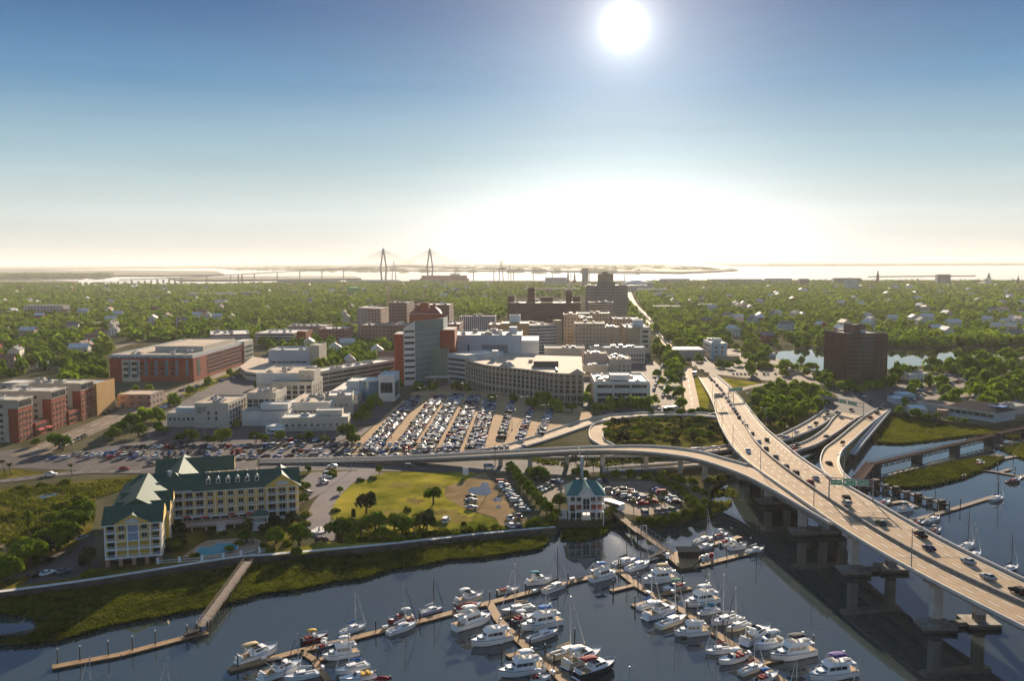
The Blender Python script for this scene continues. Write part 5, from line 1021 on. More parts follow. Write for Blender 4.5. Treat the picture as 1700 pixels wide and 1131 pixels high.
walkway('gangway', 'short dark side gangway beside the fuel platform', 'gangway', (1104, 914), (1066, 931), 1.6, .7, 1.6, plankd, 0, True)
walkway('marsh_boardwalk', 'weathered boardwalk on piles crossing the marsh below the hotel', 'boardwalk', (412, 933), (334, 1041), 3.1, 2.2, 2.6, plankd)
walkway('boardwalk_ramp', 'sloping timber ramp at the outer end of marsh boardwalk', 'boardwalk', (332, 1043), (308, 1052), 2.0, .9, 3.4, plankd, 0)
dock('long empty floating dock with lamp posts off the marsh boardwalk', [[(86, 1108), (200, 1087), (311, 1058), (345, 1050)]], mat=plank, piles=[(311, 1060), (327, 1056), (345, 1052)], h=3.2, boxes=False)
lampg = M('lamp_glass', (.7, .7, .65), .4, 0)
lb = MB(); lb.tube((0, 0, 0), (0, 0, 3.1), .16, .12, timber, 7); DLP = lb.mesh('post'); lb = MB(); lb.tube((0, 0, 3.1), (0, 0, 3.5), .2, .2, dark, 7); lb.tube((0, 0, 3.5), (0, 0, 3.9), .24, .03, white, 7); DLL = lb.mesh('lamp_head')
for i, (x, y) in enumerate([(96, 1103), (133, 1098), (180, 1089), (220, 1081), (258, 1071)]):
    p = G(x, y, .55); t = thing('dock_lamp', f'dark lamp post with white cap on the long empty dock, {ORD(i + 1)} from its tip', 'lamp post', p, group='lamp posts on the empty dock'); inst('post', DLP, t); inst('lamp_head', DLL, t)
# old trestle pier across the creek east of the bridge, with panelled side girders
rustdeck = M('rusty_deck', (.10, .072, .06), .95, .25, .6, spec=0)
def trestle(name, label, A, Bp, z, w=3.2):
    p, q = G(*A, z), G(*Bp, z); t = thing(name, label, 'pier', (p.x, p.y, 0)); d = q - p; L = Vector((d.x, d.y)).length; T = Matrix.Rotation(math.atan2(d.y, d.x), 4, 'Z')
    b = MB(); b.box(0, L, -w / 2, w / 2, z - .5, z, timber, rustdeck, T=T); b.build('deck', t); n = max(2, int(L / 4.6))
    for y in (-w / 2, w / 2):
        r = MB(); W = lambda x, zz: T @ Vector((x, y, zz))
        for zz in (z + .55, z + 1.1): r.tube(W(0, zz), W(L, zz), .06, .06, redb, 4)
        for k in range(n * 2 + 1): r.tube(W(L * k / n / 2, z), W(L * k / n / 2, z + 1.1), .05, .05, redb, 4, caps=False)
        r.build('railing', t)
        g = MB()
        for zz in (z - .45, z - 2.0): g.tube(W(0, zz), W(L, zz), .22, .22, timber, 4)
        for k in range(n + 1):
            x = L * k / n; g.tube(W(x, z - .4), W(x, z - 2.0), .28, .28, timber, 4, caps=False)
            if k < n: g.tube(W(x, z - .5), W(L * (k + 1) / n, z - 1.9), .2, .2, timber, 4, caps=False)
        g.build('truss', t)
    for k in range(4):
        x = L * (k + .06) / 3.2
        if x > L: break
        b = MB(); b.box(x - 1.2, x + 1.2, -w / 2 - .6, w / 2 + .6, -3, z + .8 if L > 120 else z - .55, M('grey_timber_pier', (.075, .07, .085), .9, .2), T=T); b.build('pier', t)
    return t
redb = M('rust_rail', (.18, .10, .09), .8, .2)
trestle('trestle_pier', 'long dark trussed pier on piers crossing the creek past the marsh', (1449, 770), (1650, 722), 4.5)
trestle('trestle_pier', 'short bent section at the near end of trussed pier by highway', (1421, 800), (1446, 768), 4.5, 4.5); trestle('trestle_pier', 'far end of the trussed pier by the restaurant shore', (1655, 720), (1790, 690), 4.5)
t = thing('old_pier', 'ruined old timber pier with stone blocks beyond the highway signs', 'pier', G(1445, 800, 2)); a, c = G(1445, 800, 2), G(1573, 838, 2); d = c - a; T = Matrix.Rotation(math.atan2(d.y, d.x), 4, 'Z'); b = MB(); b.box(0, d.length, -.9, .9, -.6, 0, timber, plank, T=T); b.build('deck', t)
for k in range(7):
    x = d.length * (k + .5) / 7; s_ = (1.6, .7, 1.2, .5, .9, .5, 1.1)[k]; b = MB(); b.box(x - s_ / 1.2, x + s_ / 1.2, -1.4, 1.4, -4, s_, conc_dk if k % 2 else timber, T=T); b.build('pier_block', t)
# ================================================================ BOATS
hull_w = M('white_gelcoat', (0.74, 0.74, 0.73), 0.68, 0.04, 0.8, spec=0.1); hull_c = M('cream_gelcoat', (0.66, 0.58, 0.44), 0.6, 0.05, 0.8, spec=.12); hull_b = M('pale_blue_gelcoat', (0.42, 0.52, 0.62), 0.6, 0.05, 0.8, spec=.12)
hull_n = M('navy_gelcoat', (0.03, 0.045, 0.10), 0.2, 0.05, 0.8, spec=.12); hull_r = M('maroon_gelcoat', (0.20, 0.025, 0.03), 0.6, 0.05, 0.8, spec=.12); hull_p = M('violet_grey_gelcoat', (0.30, 0.27, 0.38), 0.6, 0.05, 0.8, spec=.12); hull_g = M('grey_gelcoat', (.36, .38, .40), .6, .05, .8, spec=.12); hull_k = M('black_gelcoat', (.03, .03, .032), .25, .05, .8)
antif = M('antifouling', (0.10, 0.03, 0.025), 0.7, 0.1); antib = M('blue_antifouling', (.03, .05, .12), .7, .1)
cl_b = M('blue_canvas', (0.02, 0.13, 0.36), 0.85, 0.1, 1); cl_n = M('navy_canvas', (0.025, 0.04, 0.12), 0.85, 0.1, 1); cl_t = M('tan_canvas', (0.46, 0.33, 0.17), 0.85, 0.1, 1); cl_k = M('black_canvas', (0.03, 0.03, 0.035), 0.85, 0.1, 1); cl_g = M('green_canvas', (0.02, 0.20, 0.09), 0.85, 0.1, 1); cl_r = M('maroon_canvas', (0.22, 0.02, 0.03), 0.85, 0.1, 1); cl_v = M('violet_canvas', (0.09, 0.05, 0.20), 0.85, 0.1, 1); cl_w = M('white_canvas', (.68, .67, .63), .8, .06, 1); cl_y = M('yellow_canvas', (.55, .34, .05), .8, .1, 1); cl_gr = M('grey_canvas', (.28, .29, .30), .85, .1, 1); cl_tl = M('teal_canvas', (.03, .22, .26), .85, .1, 1)
teak = M('teak_deck', (0.36, 0.24, 0.13), 0.8, 0.18, 2); alu = M('aluminium_mast', (0.62, 0.62, 0.62), 0.35, 0.05, 1, metal=.5); wood_mast = M('dark_mast', (.09, .06, .045), .5, .15, 1); wire = M('rigging_wire', (.16, .15, .15), .5, 0)
def hull_pts(L, B, F, t, k):
    fb = 1 - max(0, (t - k) / (1 - k)) ** 2.3 if t > k else 1; hb = max(.015, B / 2 * (.84 + .16 * min(1, t / k)) * fb); sh = F * (1 + .38 * t * t)
    X = -L / 2 + L * t; r = .10 * L * t ** 3
    return [(X, -hb, sh), (X - r * .4, -hb * .95, F * .3), (X - r, -hb * .82, -.05), (X - r, -hb * .3, -.5), (X - r, hb * .3, -.5), (X - r, hb * .82, -.05), (X - r * .4, hb * .95, F * .3), (X, hb, sh)]
TS = (0, .12, .25, .4, .55, .68, .8, .9, .97, 1.0)
def hull(par, L, B, F, m, anti, deckm, k=.5, strm=None):
    S = [hull_pts(L, B, F, t, k) for t in TS]; b = MB(); b.loft(S, m, close=False, caps=False); b.face([S[0][i] for i in range(8)], m)
    d = MB()
    for s, q in zip(S, S[1:]): d.face([(s[0][0], s[0][1] * .97, s[0][2] - .1), (q[0][0], q[0][1] * .97, q[0][2] - .1), (q[7][0], q[7][1] * .97, q[7][2] - .1), (s[7][0], s[7][1] * .97, s[7][2] - .1)], deckm)
    d.build('deck', par)
    st = b
    for i0, i1, z0, z1, mm in ((0, 1, .80, .90, strm or anti), (2, 1, .0, .35, anti)):
        for s, q in zip(S[:-1], S[1:]):
            for A_, sg in ((0, -1), (7, 1)):
                ia, ib = (i0, i1) if A_ == 0 else (7 - i0, 7 - i1)
                def mixp(z): 
                    f = lambda a, c: Vector(a).lerp(Vector(c), z) + Vector((0, sg * .025, 0)); return f
                lo, hi = (1 - z1, 1 - z0) if i0 == 0 else (z0, z1)
                p0, p1 = mixp(lo)(s[ia], s[ib]), mixp(hi)(s[ia], s[ib]); q0, q1 = mixp(lo)(q[ia], q[ib]), mixp(hi)(q[ia], q[ib])
                st.face([p0, q0, q1, p1], mm)
    b.build('hull', par, True)
    return lambda t: (F * (1 + .38 * t * t), hull_pts(L, B, F, t, k)[7][1])
def cabin(par, x0, x1, hb0, hb1, z0, z1, m, name='cabin', rake=.5, rback=.15, win=True, tumble=.86, winm=None, wz=(.45, .85)):
    """tapered house from x0 (aft) to x1 (fore) with a wrapped band of windows"""
    lo = [(x0, -hb0), (x1, -hb1), (x1, hb1), (x0, hb0)]; hh = z1 - z0
    hi = [(x0 + rback * hh, -hb0 * tumble), (x1 - rake * hh, -hb1 * tumble), (x1 - rake * hh, hb1 * tumble), (x0 + rback * hh, hb0 * tumble)]
    b = MB(); P = [(*p, z0) for p in lo]; Q = [(*p, z1) for p in hi]
    for i in range(4): j = (i + 1) % 4; b.face([P[i], P[j], Q[j], Q[i]], m)
    b.face(Q, m); b.box(hi[0][0] - .12, hi[1][0] + .15, -hb0 * tumble - .08, hb0 * tumble + .08, z1, z1 + .07, m); c = b.build(name, par)
    if win:
        w = MB(); lp = lambda i, f: Vector(P[i]).lerp(Vector(Q[i]), f)
        for i, a, e in ((0, .12, .93), (1, .06, .94), (2, .07, .88)):
            j = (i + 1) % 4; n = (lp(j, 0) - lp(i, 0)).cross(lp(i, 1) - lp(i, 0)).normalized() * .03
            segs = 3 if i != 1 else 3
            for s in range(segs):
                f0, f1 = a + (e - a) * s / segs + .012, a + (e - a) * (s + 1) / segs - .012; A_, C_ = lp(i, wz[0]), lp(j, wz[0]); A2, C2 = lp(i, wz[1]), lp(j, wz[1])
                w.face([A_.lerp(C_, f0) + n, A_.lerp(C_, f1) + n, A2.lerp(C2, f1) + n, A2.lerp(C2, f0) + n], winm or glass)
        w.build('window', c)
    return c
def bimini(par, x0, x1, hb, z0, z1, m, name='canopy'):
    b = MB(); N = 6; sec = []
    for i in range(N + 1):
        x = x0 + (x1 - x0) * i / N; zz = z1 + .22 * math.sin(math.pi * i / N); sec.append([(x, -hb, zz - .22), (x, -hb * .55, zz), (x, hb * .55, zz), (x, hb, zz - .22), (x, hb * .55, zz - .06), (x, -hb * .55, zz - .06)])
    b.loft(sec, m); b.build(name, par, True); f = MB()
    for x in (x0 + .1, x1 - .1):
        for y in (-hb, hb): f.tube(((x0 + x1) / 2 if x < 0 else x, y * .98, z0), (x, y * .98, z1 - .2), .03, .03, alu, 4, caps=False)
    f.build('canopy_frame', par)
def rail(par, L, B, F, t0=.45, t1=1.0, h=.65, k=.5):
    r = MB(); prev = None; pts = []
    for sg in (-1, 1):
        prev = None
        for i in range(8):
            t = t0 + (t1 - t0) * i / 7; s = hull_pts(L, B, F, min(t, .985), k); p = Vector(s[0] if sg < 0 else s[7]); p.y *= .95; u = p + Vector((0, 0, h)); r.tube(p, u, .022, .022, alu, 4, caps=False)
            if prev is not None: r.tube(prev, u, .025, .025, alu, 4, caps=False)
            prev = u
    r.build('bow_rail', par)
def sailboat(t, L, hm=hull_w, cover=cl_n, anti=antif, mast=alu, deckm=None, dodger=None, mh=1.2, furl=True):
    B, F, k = L * .30, L * .085 + .25, .48; fn = hull(t, L, B, F, hm, anti, deckm or hull_w, k); z = F * 1.02; zc = .55 + L * .02
    c = cabin(t, -L * .12, L * .24, B * .30, B * .17, z - .1, z + zc, hull_w, rake=1.2, wz=(.3, .75), tumble=.8)
    ck = MB(); ck.box(-L * .40, -L * .13, -B * .22, B * .22, z - .1, z - .02, teak)
    for y in (-1, 1): ck.box(-L * .42, -L * .12, y * B * .25 - .12, y * B * .25 + .12, z - .1, z + .28, hull_w)
    ck.build('cockpit', t)
    H_ = L * mh; mx = L * .08; m = MB(); m.tube((mx, 0, z), (mx, 0, z + H_), .13, .085, mast, 6); m.build('mast', t)
    s = MB(); s.tube((mx - .1, 0, z + 1.5), (-L * .30, 0, z + 1.42), .07, .07, mast, 5); s.build('boom', t)
    s = MB(); n = 5
    s.loft([[(mx - .15 - (mx + L * .29) * i / n, y * (.17 - .02 * i), z + 1.55 + zz * (.55 - .07 * i)) for y, zz in ((-1, 0), (1, 0), (.5, 1), (-.5, 1))] for i in range(n + 1)], cover); s.build('sail_cover', t)
    g = MB(); tip = (mx, 0, z + H_ * .97)
    for q in ((L * .49, 0, F * 1.35), (-L * .49, 0, F), ): g.tube(q, tip, .022, .022, wire, 3, caps=False)
    for y in (-1, 1):
        g.tube((mx - .3, y * B * .46, z), (mx, y * .5, z + H_ * .52), .018, .018, wire, 3, caps=False); g.tube((mx, y * .5, z + H_ * .52), tip, .018, .018, wire, 3, caps=False)
    g.tube((mx, -B * .3, z + H_ * .52), (mx, B * .3, z + H_ * .52), .035, .035, mast, 4); g.build('rigging', t)
    if furl: g = MB(); g.tube((L * .475, 0, F * 1.4), (mx + .6, 0, z + H_ * .88), .1, .05, cl_w if cover != cl_w else cl_n, 5, caps=False); g.build('furled_jib', t)
    if dodger: bimini(t, -L * .24, -L * .08, B * .3, z + .2, z + 1.5, dodger, 'dodger')
    rail(t, L, B, F, .05, .98, .6, k); w = MB(); w.tube((-L * .38, -.45, z + .5), (-L * .38, .45, z + .5), .04, .04, alu, 5); w.tube((-L * .38, 0, z - .05), (-L * .38, 0, z + .8), .06, .06, alu, 5); w.build('steering_pedestal', t)
def cruiser(t, L, hm=hull_w, canopy=None, anti=antib, strm=None, arch=False, house=hull_w):
    B, F, k = L * .33, L * .10 + .45, .5; hull(t, L, B, F, hm, anti, hull_w, k, strm); z = F * 1.05
    cabin(t, -L * .16, L * .30, B * .38, B * .20, z - .1, z + .85 + L * .035, house, rake=1.15, wz=(.42, .8)); w = MB(); zz = z + .85 + L * .035
    w.face([(L * .06, -B * .28, zz), (L * .06, B * .28, zz), (-L * .03, B * .25, zz + .8), (-L * .03, -B * .25, zz + .8)], glass)
    for y in (-1, 1): w.face([(L * .06, y * B * .28, zz), (-L * .03, y * B * .25, zz + .8), (-L * .14, y * B * .27, zz + .35), (-L * .14, y * B * .29, zz)], glass)
    w.build('windscreen', t); c = MB(); c.box(-L * .46, -L * .17, -B * .36, B * .36, z - .1, z - .03, teak); c.box(-L * .20, -L * .16, -B * .36, B * .36, z, z + .7, hull_w); c.box(-L * .47, -L * .43, -B * .36, B * .36, z - .1, z + .5, cl_w); c.build('cockpit', t)
    s = MB(); s.box(-L * .54, -L * .495, -B * .38, B * .38, .25, .4, hull_w); s.build('swim_platform', t)
    if canopy: bimini(t, -L * .36, -L * .02, B * .36, z + .6, zz + 1.35, canopy)
    if arch or not canopy:
        a = MB(); a.loft([[(-L * .24 + dx, y, q) for dx in (-.25, .25)] + [(-L * .24 + .25, y2, q2), (-L * .24 - .25, y2, q2)] for (y, q, y2, q2) in ((-B * .40, z + .1, -B * .36, z + .1), (-B * .36, zz + 1.0, -B * .32, zz + .9), (B * .36, zz + 1.0, B * .32, zz + .9), (B * .40, z + .1, B * .36, z + .1))], hull_w); a.build('radar_arch', t)
    rail(t, L, B, F, .5, 1, .6, k)
def trawler(t, L, hm=hull_w, canopy=cl_b, anti=antib, mast=False, hard=False, strm=None):
    B, F, k = L * .33, L * .09 + .45, .52; hull(t, L, B, F, hm, anti, hull_w, k, strm); z = F * 1.05
    cabin(t, -L * .30, L * .20, B * .42, B * .32, z - .1, z + 1.7, hull_w, rake=.45, wz=(.42, .82)); cabin(t, L * .14, L * .36, B * .28, B * .13, z - .1, z + .75, hull_w, 'trunk_cabin', rake=.9, wz=(.3, .75))
    u = MB(); z2 = z + 1.77; u.box(-L * .42, L * .13, -B * .42, B * .42, z2, z2 + .1, hull_w)
    for y in (-1, 1): u.face([(L * .12, y * B * .36, z2 + .1), (-L * .24, y * B * .38, z2 + .1), (-L * .24, y * B * .38, z2 + .7), (L * .09, y * B * .33, z2 + .85)], hull_w)
    u.face([(L * .12, -B * .36, z2 + .1), (L * .12, B * .36, z2 + .1), (L * .09, B * .33, z2 + .85), (L * .09, -B * .33, z2 + .85)], hull_w); u.box(-L * .08, -L * .02, -B * .2, B * .2, z2 + .1, z2 + .9, cl_w); u.build('flybridge', t)
    for y in (-1, 1): f = MB(); f.tube((-L * .41, y * B * .4, z), (-L * .41, y * B * .4, z2), .05, .05, hull_w, 5); f.build('cockpit_post', t)
    c = MB(); c.box(-L * .47, -L * .31, -B * .38, B * .38, z - .1, z - .02, teak); c.build('cockpit', t)
    if canopy: bimini(t, -L * .26, L * .04, B * .36, z2 + .5, z2 + 2.0, canopy, 'hardtop' if hard else 'canopy')
    m = MB(); m.tube((-L * .24, 0, z2), (-L * .24, 0, z2 + (L * .45 if mast else 2.6)), .08, .05, alu, 5); m.tube((-L * .24, -.9, z2 + 2.2), (-L * .24, .9, z2 + 2.2), .05, .05, alu, 4); m.tube((-L * .24, 0, z2 + 2.3), (-L * .24, 0, z2 + 2.6), .3, .3, white, 8); m.build('radar_mast', t)
    rail(t, L, B, F, .35, 1, .75, k)
    d = MB(); d.loft([[(-L * .40 + a, y, z2 + .25 + q) for y, q in ((-.45, .0), (.45, .0), (.5, .28), (-.5, .28))] for a in (0, .9, 1.8)], cl_gr); d.build('tender', t)
def runabout(t, L, hm=hull_w, canopy=None, anti=antib, cover=None, seat=cl_r):
    B, F, k = L * .36, L * .09 + .3, .48; hull(t, L, B, F, hm, anti, hull_w, k); z = F * 1.02
    if cover: c = MB(); c.loft([[(x * L, y * B * w, z + q * hh) for y, q in ((-.46, 0), (-.25, .75), (0, 1), (.25, .75), (.46, 0))] for x, w, hh in ((-.46, .95, .4), (-.2, 1, 1.0), (.05, .95, 1.15), (.3, .6, .35))], cover, close=False); c.build('boat_cover', t, True)
    else:
        c = MB(); c.box(-L * .42, L * .12, -B * .34, B * .34, z - .1, z - .03, teak); c.box(-L * .08, L * .02, -B * .16, B * .16, z, z + .9, hull_w)
        for x in (-.36, -.2): c.box(L * x, L * (x + .08), -B * .32, B * .32, z, z + .45, seat)
        c.build('cockpit', t); w = MB(); w.face([(L * .10, -B * .3, z), (L * .10, B * .3, z), (L * .03, B * .26, z + .75), (L * .03, -B * .26, z + .75)], glass); w.build('windscreen', t)
    e = MB(); e.box(-L * .545, -L * .47, -.28, .28, .3, 1.35, dark); e.tube((-L * .53, 0, .4), (-L * .53, 0, -.5), .1, .1, dark, 5); e.build('outboard_motor', t)
    if canopy: bimini(t, -L * .28, L * .04, B * .34, z + .2, z + 1.9, canopy)
    rail(t, L, B, F, .6, 1, .45, k)
BT = [ # stern px, bow px, kind, arguments, label
 ((395, 1103), (461, 1081), 'cruiser', dict(canopy=cl_t, arch=True, strm=hull_k), 'white express cruiser with tan canopy alone at the outer dock end'),
 ((501, 1067), (545, 1057), 'runabout', dict(hm=hull_r, canopy=cl_y), 'small maroon boat under yellow canopy on far side of long dock'),
 ((527, 1079), (557, 1072), 'runabout', dict(hm=hull_n, canopy=cl_w), 'small navy launch with white canopy beside a big white yacht'),
 ((595, 1086), (535, 1097), 'trawler', dict(canopy=cl_w, hard=True), 'big white yacht with white hardtop moored inside the first slips'),
 ((433, 1131), (502, 1107), 'cruiser', dict(canopy=cl_k, hm=hull_w), 'white cruiser with black canopy below the outer dock end'),
 ((530, 1120), (470, 1131), 'sailboat', dict(cover=cl_w), 'white sailboat with white sail cover beside the black canopied cruiser'),
 ((612, 1106), (556, 1121), 'sailboat', dict(cover=cl_b, dodger=cl_b), 'white sailboat with bright blue dodger in the first slips'),
 ((625, 1121), (560, 1136), 'runabout', dict(hm=hull_w, canopy=None, seat=cl_y), 'open white boat with orange seats behind the blue dodger sailboat'),
 ((648, 1131), (612, 1139), 'runabout', dict(cover=cl_r), 'small boat under bright red cover at the edge of the harbour'),
 ((566, 1054), (608, 1041), 'sailboat', dict(cover=cl_b), 'white sailboat with blue sail cover on far side of long dock'),
 ((644, 1054), (693, 1038), 'sailboat', dict(cover=cl_w, hm=hull_w, anti=antif), 'white sailboat with tall white mast in front of the maroon boat'),
 ((687, 1030), (643, 1037), 'cruiser', dict(hm=hull_r, canopy=cl_w, house=hull_r), 'dark maroon motorboat with white top behind a white sailboat'),
 ((698, 1022), (737, 1012), 'sailboat', dict(hm=hull_p, mast=wood_mast, cover=cl_w), 'violet grey sailboat with dark mast on far side of long dock'),
 ((757, 1003), (803, 993), 'cruiser', dict(canopy=cl_w, hm=hull_c), 'cream cruiser with white canopy on far side of the dock junction'),
 ((752, 1018), (804, 1005), 'runabout', dict(cover=cl_r), 'white speedboat half covered in maroon canvas at the dock junction'),
 ((754, 1047), (816, 1028), 'trawler', dict(canopy=cl_w, hard=True, strm=hull_n), 'large white trawler with white hardtop and blue stern by dock junction'),
 ((849, 1060), (781, 1074), 'trawler', dict(canopy=None), 'white flybridge cruiser with dark side windows below dock junction'),
 ((887, 1010), (831, 1021), 'sailboat', dict(cover=cl_t, dodger=cl_t, hm=hull_g), 'grey sailboat with tan dodger in the middle slips'),
 ((850, 1036), (887, 1023), 'runabout', dict(hm=hull_k, canopy=cl_w), 'black hulled open boat with white top in the middle slips'),
 ((931, 1034), (864, 1048), 'trawler', dict(canopy=cl_b), 'white cruiser with bright blue flybridge canopy in the middle slips'),
 ((877, 1066), (928, 1051), 'sailboat', dict(cover=cl_gr, hm=hull_g), 'grey sailboat with grey sail cover below blue canopied cruiser'),
 ((902, 1111), (826, 1125), 'trawler', dict(canopy=cl_w, strm=hull_k), 'large white trawler with cream top at the bottom of middle dock'),
 ((879, 1131), (915, 1126), 'runabout', dict(canopy=cl_w), 'small white runabout below the large trawler of the middle dock'),
 ((826, 986), (863, 980), 'runabout', dict(hm=hull_c, seat=cl_r), 'small cream speedboat tied on far side near white cruiser'),
 ((874, 971), (916, 966), 'cruiser', dict(canopy=cl_tl, arch=True), 'white cruiser with teal canopy on far side of the long dock'),
 ((903, 985), (943, 971), 'sailboat', dict(mast=wood_mast, cover=cl_k, deckm=teak), 'white sailboat with tan deck and tall dark mast on near side'),
 ((911, 1096), (972, 1078), 'sailboat', dict(hm=hull_c, deckm=teak, cover=cl_t), 'beige sailboat with tan cover in the slip past the trawler'),
 ((932, 1112), (1004, 1086), 'cruiser', dict(canopy=cl_w, hm=hull_c, arch=True), 'cream express cruiser with high bow below the beige sailboat'),
 ((952, 1129), (1026, 1106), 'cruiser', dict(canopy=cl_r, hm=hull_k, house=hull_w), 'dark hulled yacht with maroon canopy in the lowest middle slip'),
 ((981, 966), (1024, 955), 'trawler', dict(canopy=cl_b), 'white trawler with blue canopy at the elbow of the docks'),
 ((1018, 941), (1057, 931), 'sailboat', dict(hm=hull_g, cover=cl_k, mast=wood_mast), 'grey sailboat with black cover beyond the elbow of the docks'),
 ((1041, 949), (1079, 936), 'sailboat', dict(cover=cl_b, mast=wood_mast), 'white sailboat with blue cover between elbow and side gangway'),
 ((1120, 962), (1066, 970), 'trawler', dict(canopy=cl_t), 'white trawler with tan flybridge canopy nearest the fuel platform'),
 ((1136, 974), (1099, 984), 'runabout', dict(canopy=cl_g, hm=hull_g), 'grey open boat with bright green canopy in eastern slips'),
 ((1191, 998), (1135, 1009), 'trawler', dict(canopy=cl_w, mast=True), 'white trawler with tall radar mast on the outer eastern slips'),
 ((1060, 1012), (1097, 1001), 'sailboat', dict(cover=cl_b, dodger=cl_b, mh=1.1), 'small white sailboat with blue dodger on the inner eastern slips'),
 ((1071, 1029), (1124, 1015), 'cruiser', dict(strm=hull_r, canopy=cl_w), 'white cruiser with red stripe on the inner eastern slips'),
 ((1093, 1044), (1140, 1027), 'sailboat', dict(hm=hull_c, cover=cl_b), 'cream sailboat with blue cover on the inner eastern slips'),
 ((1194, 1014), (1156, 1022), 'sailboat', dict(cover=cl_tl, dodger=cl_b, mh=1.1), 'small white sailboat with teal cover on outer eastern slips'),
 ((1227, 1027), (1180, 1040), 'sailboat', dict(cover=cl_gr), 'white sailboat with grey cover on outer eastern slips'),
 ((1244, 1038), (1205, 1050), 'sailboat', dict(hm=hull_c, cover=cl_w), 'cream sailboat with white cover on outer eastern slips'),
 ((1171, 1052), (1122, 1056), 'trawler', dict(canopy=None, strm=hull_n), 'white flybridge cruiser with navy stripe on the inner eastern slips'),
 ((1228, 1075), (1285, 1048), 'cruiser', dict(canopy=None), 'large white express cruiser with open cockpit, bow to the bridge'),
 ((1297, 1068), (1253, 1080), 'cruiser', dict(canopy=cl_w, house=hull_w, hm=hull_b), 'pale blue cruiser with white canopy by the big black canopied trawler'),
 ((1353, 1084), (1276, 1098), 'trawler', dict(canopy=cl_k), 'large white trawler with black flybridge canopy, outermost eastern slip'),
 ((1215, 1080), (1170, 1086), 'sailboat', dict(cover=cl_r, hm=hull_w, strm=None) if False else dict(cover=cl_r), 'white sailboat with red sail cover on inner eastern slips'),
 ((1239, 1091), (1191, 1105), 'runabout', dict(hm=hull_w, canopy=cl_w), 'open white fishing boat with small white top, inner eastern slips'),
 ((1229, 1121), (1269, 1107), 'sailboat', dict(cover=cl_r, hm=hull_c, mh=1.0), 'small cream sailboat with red cover near the lower eastern dock'),
 ((1256, 1134), (1292, 1122), 'runabout', dict(canopy=cl_b), 'white boat with royal blue canopy at the lower eastern dock'),
 ((1420, 1118), (1342, 1131), 'trawler', dict(canopy=cl_v), 'large white trawler with violet canopy, closest to highway shadow'),
 ((1153, 904), (1185, 895), 'sailboat', dict(hm=hull_c, mast=wood_mast, cover=cl_t), 'cream sailboat with dark mast on the upper dock'),
 ((1156, 915), (1186, 907), 'sailboat', dict(hm=hull_g, cover=cl_k), 'grey sailboat with black cover on near side of upper dock'),
 ((1188, 894), (1209, 888), 'runabout', dict(canopy=cl_w, hm=hull_p), 'violet grey speedboat with white canopy on the upper dock'),
 ((1197, 906), (1216, 897), 'runabout', dict(hm=hull_w), 'little white open boat on near side of upper dock'),
 ((1213, 913), (1238, 909), 'cruiser', dict(canopy=None), 'small white cruiser between the upper dock and the fuel dock'),
 ((1239, 920), (1269, 913), 'sailboat', dict(cover=cl_w, mast=wood_mast), 'white sailboat with dark mast at the tip of fuel dock'),
 ((1538, 869), (1560, 862), 'sailboat', dict(hm=hull_g, mast=wood_mast), 'grey sailboat moored at the weathered dock beyond the highway'),
 ((1645, 833), (1666, 828), 'sailboat', dict(hm=hull_g, mast=wood_mast, cover=cl_b), 'grey blue sailboat at the tip of the weathered dock'),
 ((1593, 915), (1616, 905), 'sailboat', dict(mast=wood_mast), 'sailboat mostly hidden behind the highway, with tall dark mast'),
 ((1606, 930), (1628, 921), 'sailboat', dict(mast=alu), 'sailboat hidden behind the highway except for its grey mast'),
 ((1664, 953), (1690, 944), 'sailboat', dict(mast=wood_mast, hm=hull_n), 'navy sailboat near the frame edge behind the highway'),
 ((1493, 850), (1518, 846), 'cruiser', dict(canopy=cl_w), 'white cruiser beside the old pier beyond the highway'),
 ((1458, 841), (1478, 834), 'runabout', dict(hm=hull_g), 'grey open boat tucked under the old pier'),
 ((1516, 874), (1535, 869), 'runabout', dict(hm=hull_n), 'navy runabout close behind the highway parapet'),
 ((1545, 886), (1562, 881), 'runabout', dict(hm=hull_g, canopy=cl_gr), 'small grey boat with grey canopy behind highway parapet'),
 ((1594, 795), (1603, 792), 'runabout', dict(hm=hull_r), 'tiny red boat drifting off the marsh islands'),
 ((1618, 776), (1636, 770), 'runabout', dict(hm=hull_w, canopy=cl_w), 'white boat at the inner end of far weathered dock'),
 ((1674, 803), (1696, 797), 'runabout', dict(hm=hull_k), 'black boat at the small weathered dock stub'),
 ((1345, 1156), (1305, 1170), 'sailboat', dict(), 'sailboat with only its tall grey mast showing near the eastern dock'),
 ((175, 1150), (135, 1160), 'sailboat', dict(), 'sailboat with only its mast showing near the empty dock'),
 ((305, 1152), (265, 1163), 'sailboat', dict(), 'sailboat with only its mast showing below the marsh boardwalk'),
 ((1065, 1160), (1030, 1170), 'sailboat', dict(mh=1.05), 'sailboat with only its mast showing below the middle dock'),
 ((1448, 1156), (1410, 1166), 'sailboat', dict(), 'sailboat with only its mast showing beside the highway shadow'),
]
KN = {'sailboat': sailboat, 'cruiser': cruiser, 'trawler': trawler, 'runabout': runabout}; NM = {'sailboat': 'sailboat', 'cruiser': 'motor_cruiser', 'trawler': 'motor_yacht', 'runabout': 'runabout'}
GRP = {'sailboat': 'sailboats in the marina', 'cruiser': 'motor cruisers in the marina', 'trawler': 'motor yachts in the marina', 'runabout': 'small open boats in the marina'}
RNG = {'sailboat': (7, 11.5), 'cruiser': (7, 11.5), 'trawler': (9, 12.5), 'runabout': (4.5, 8.5)}
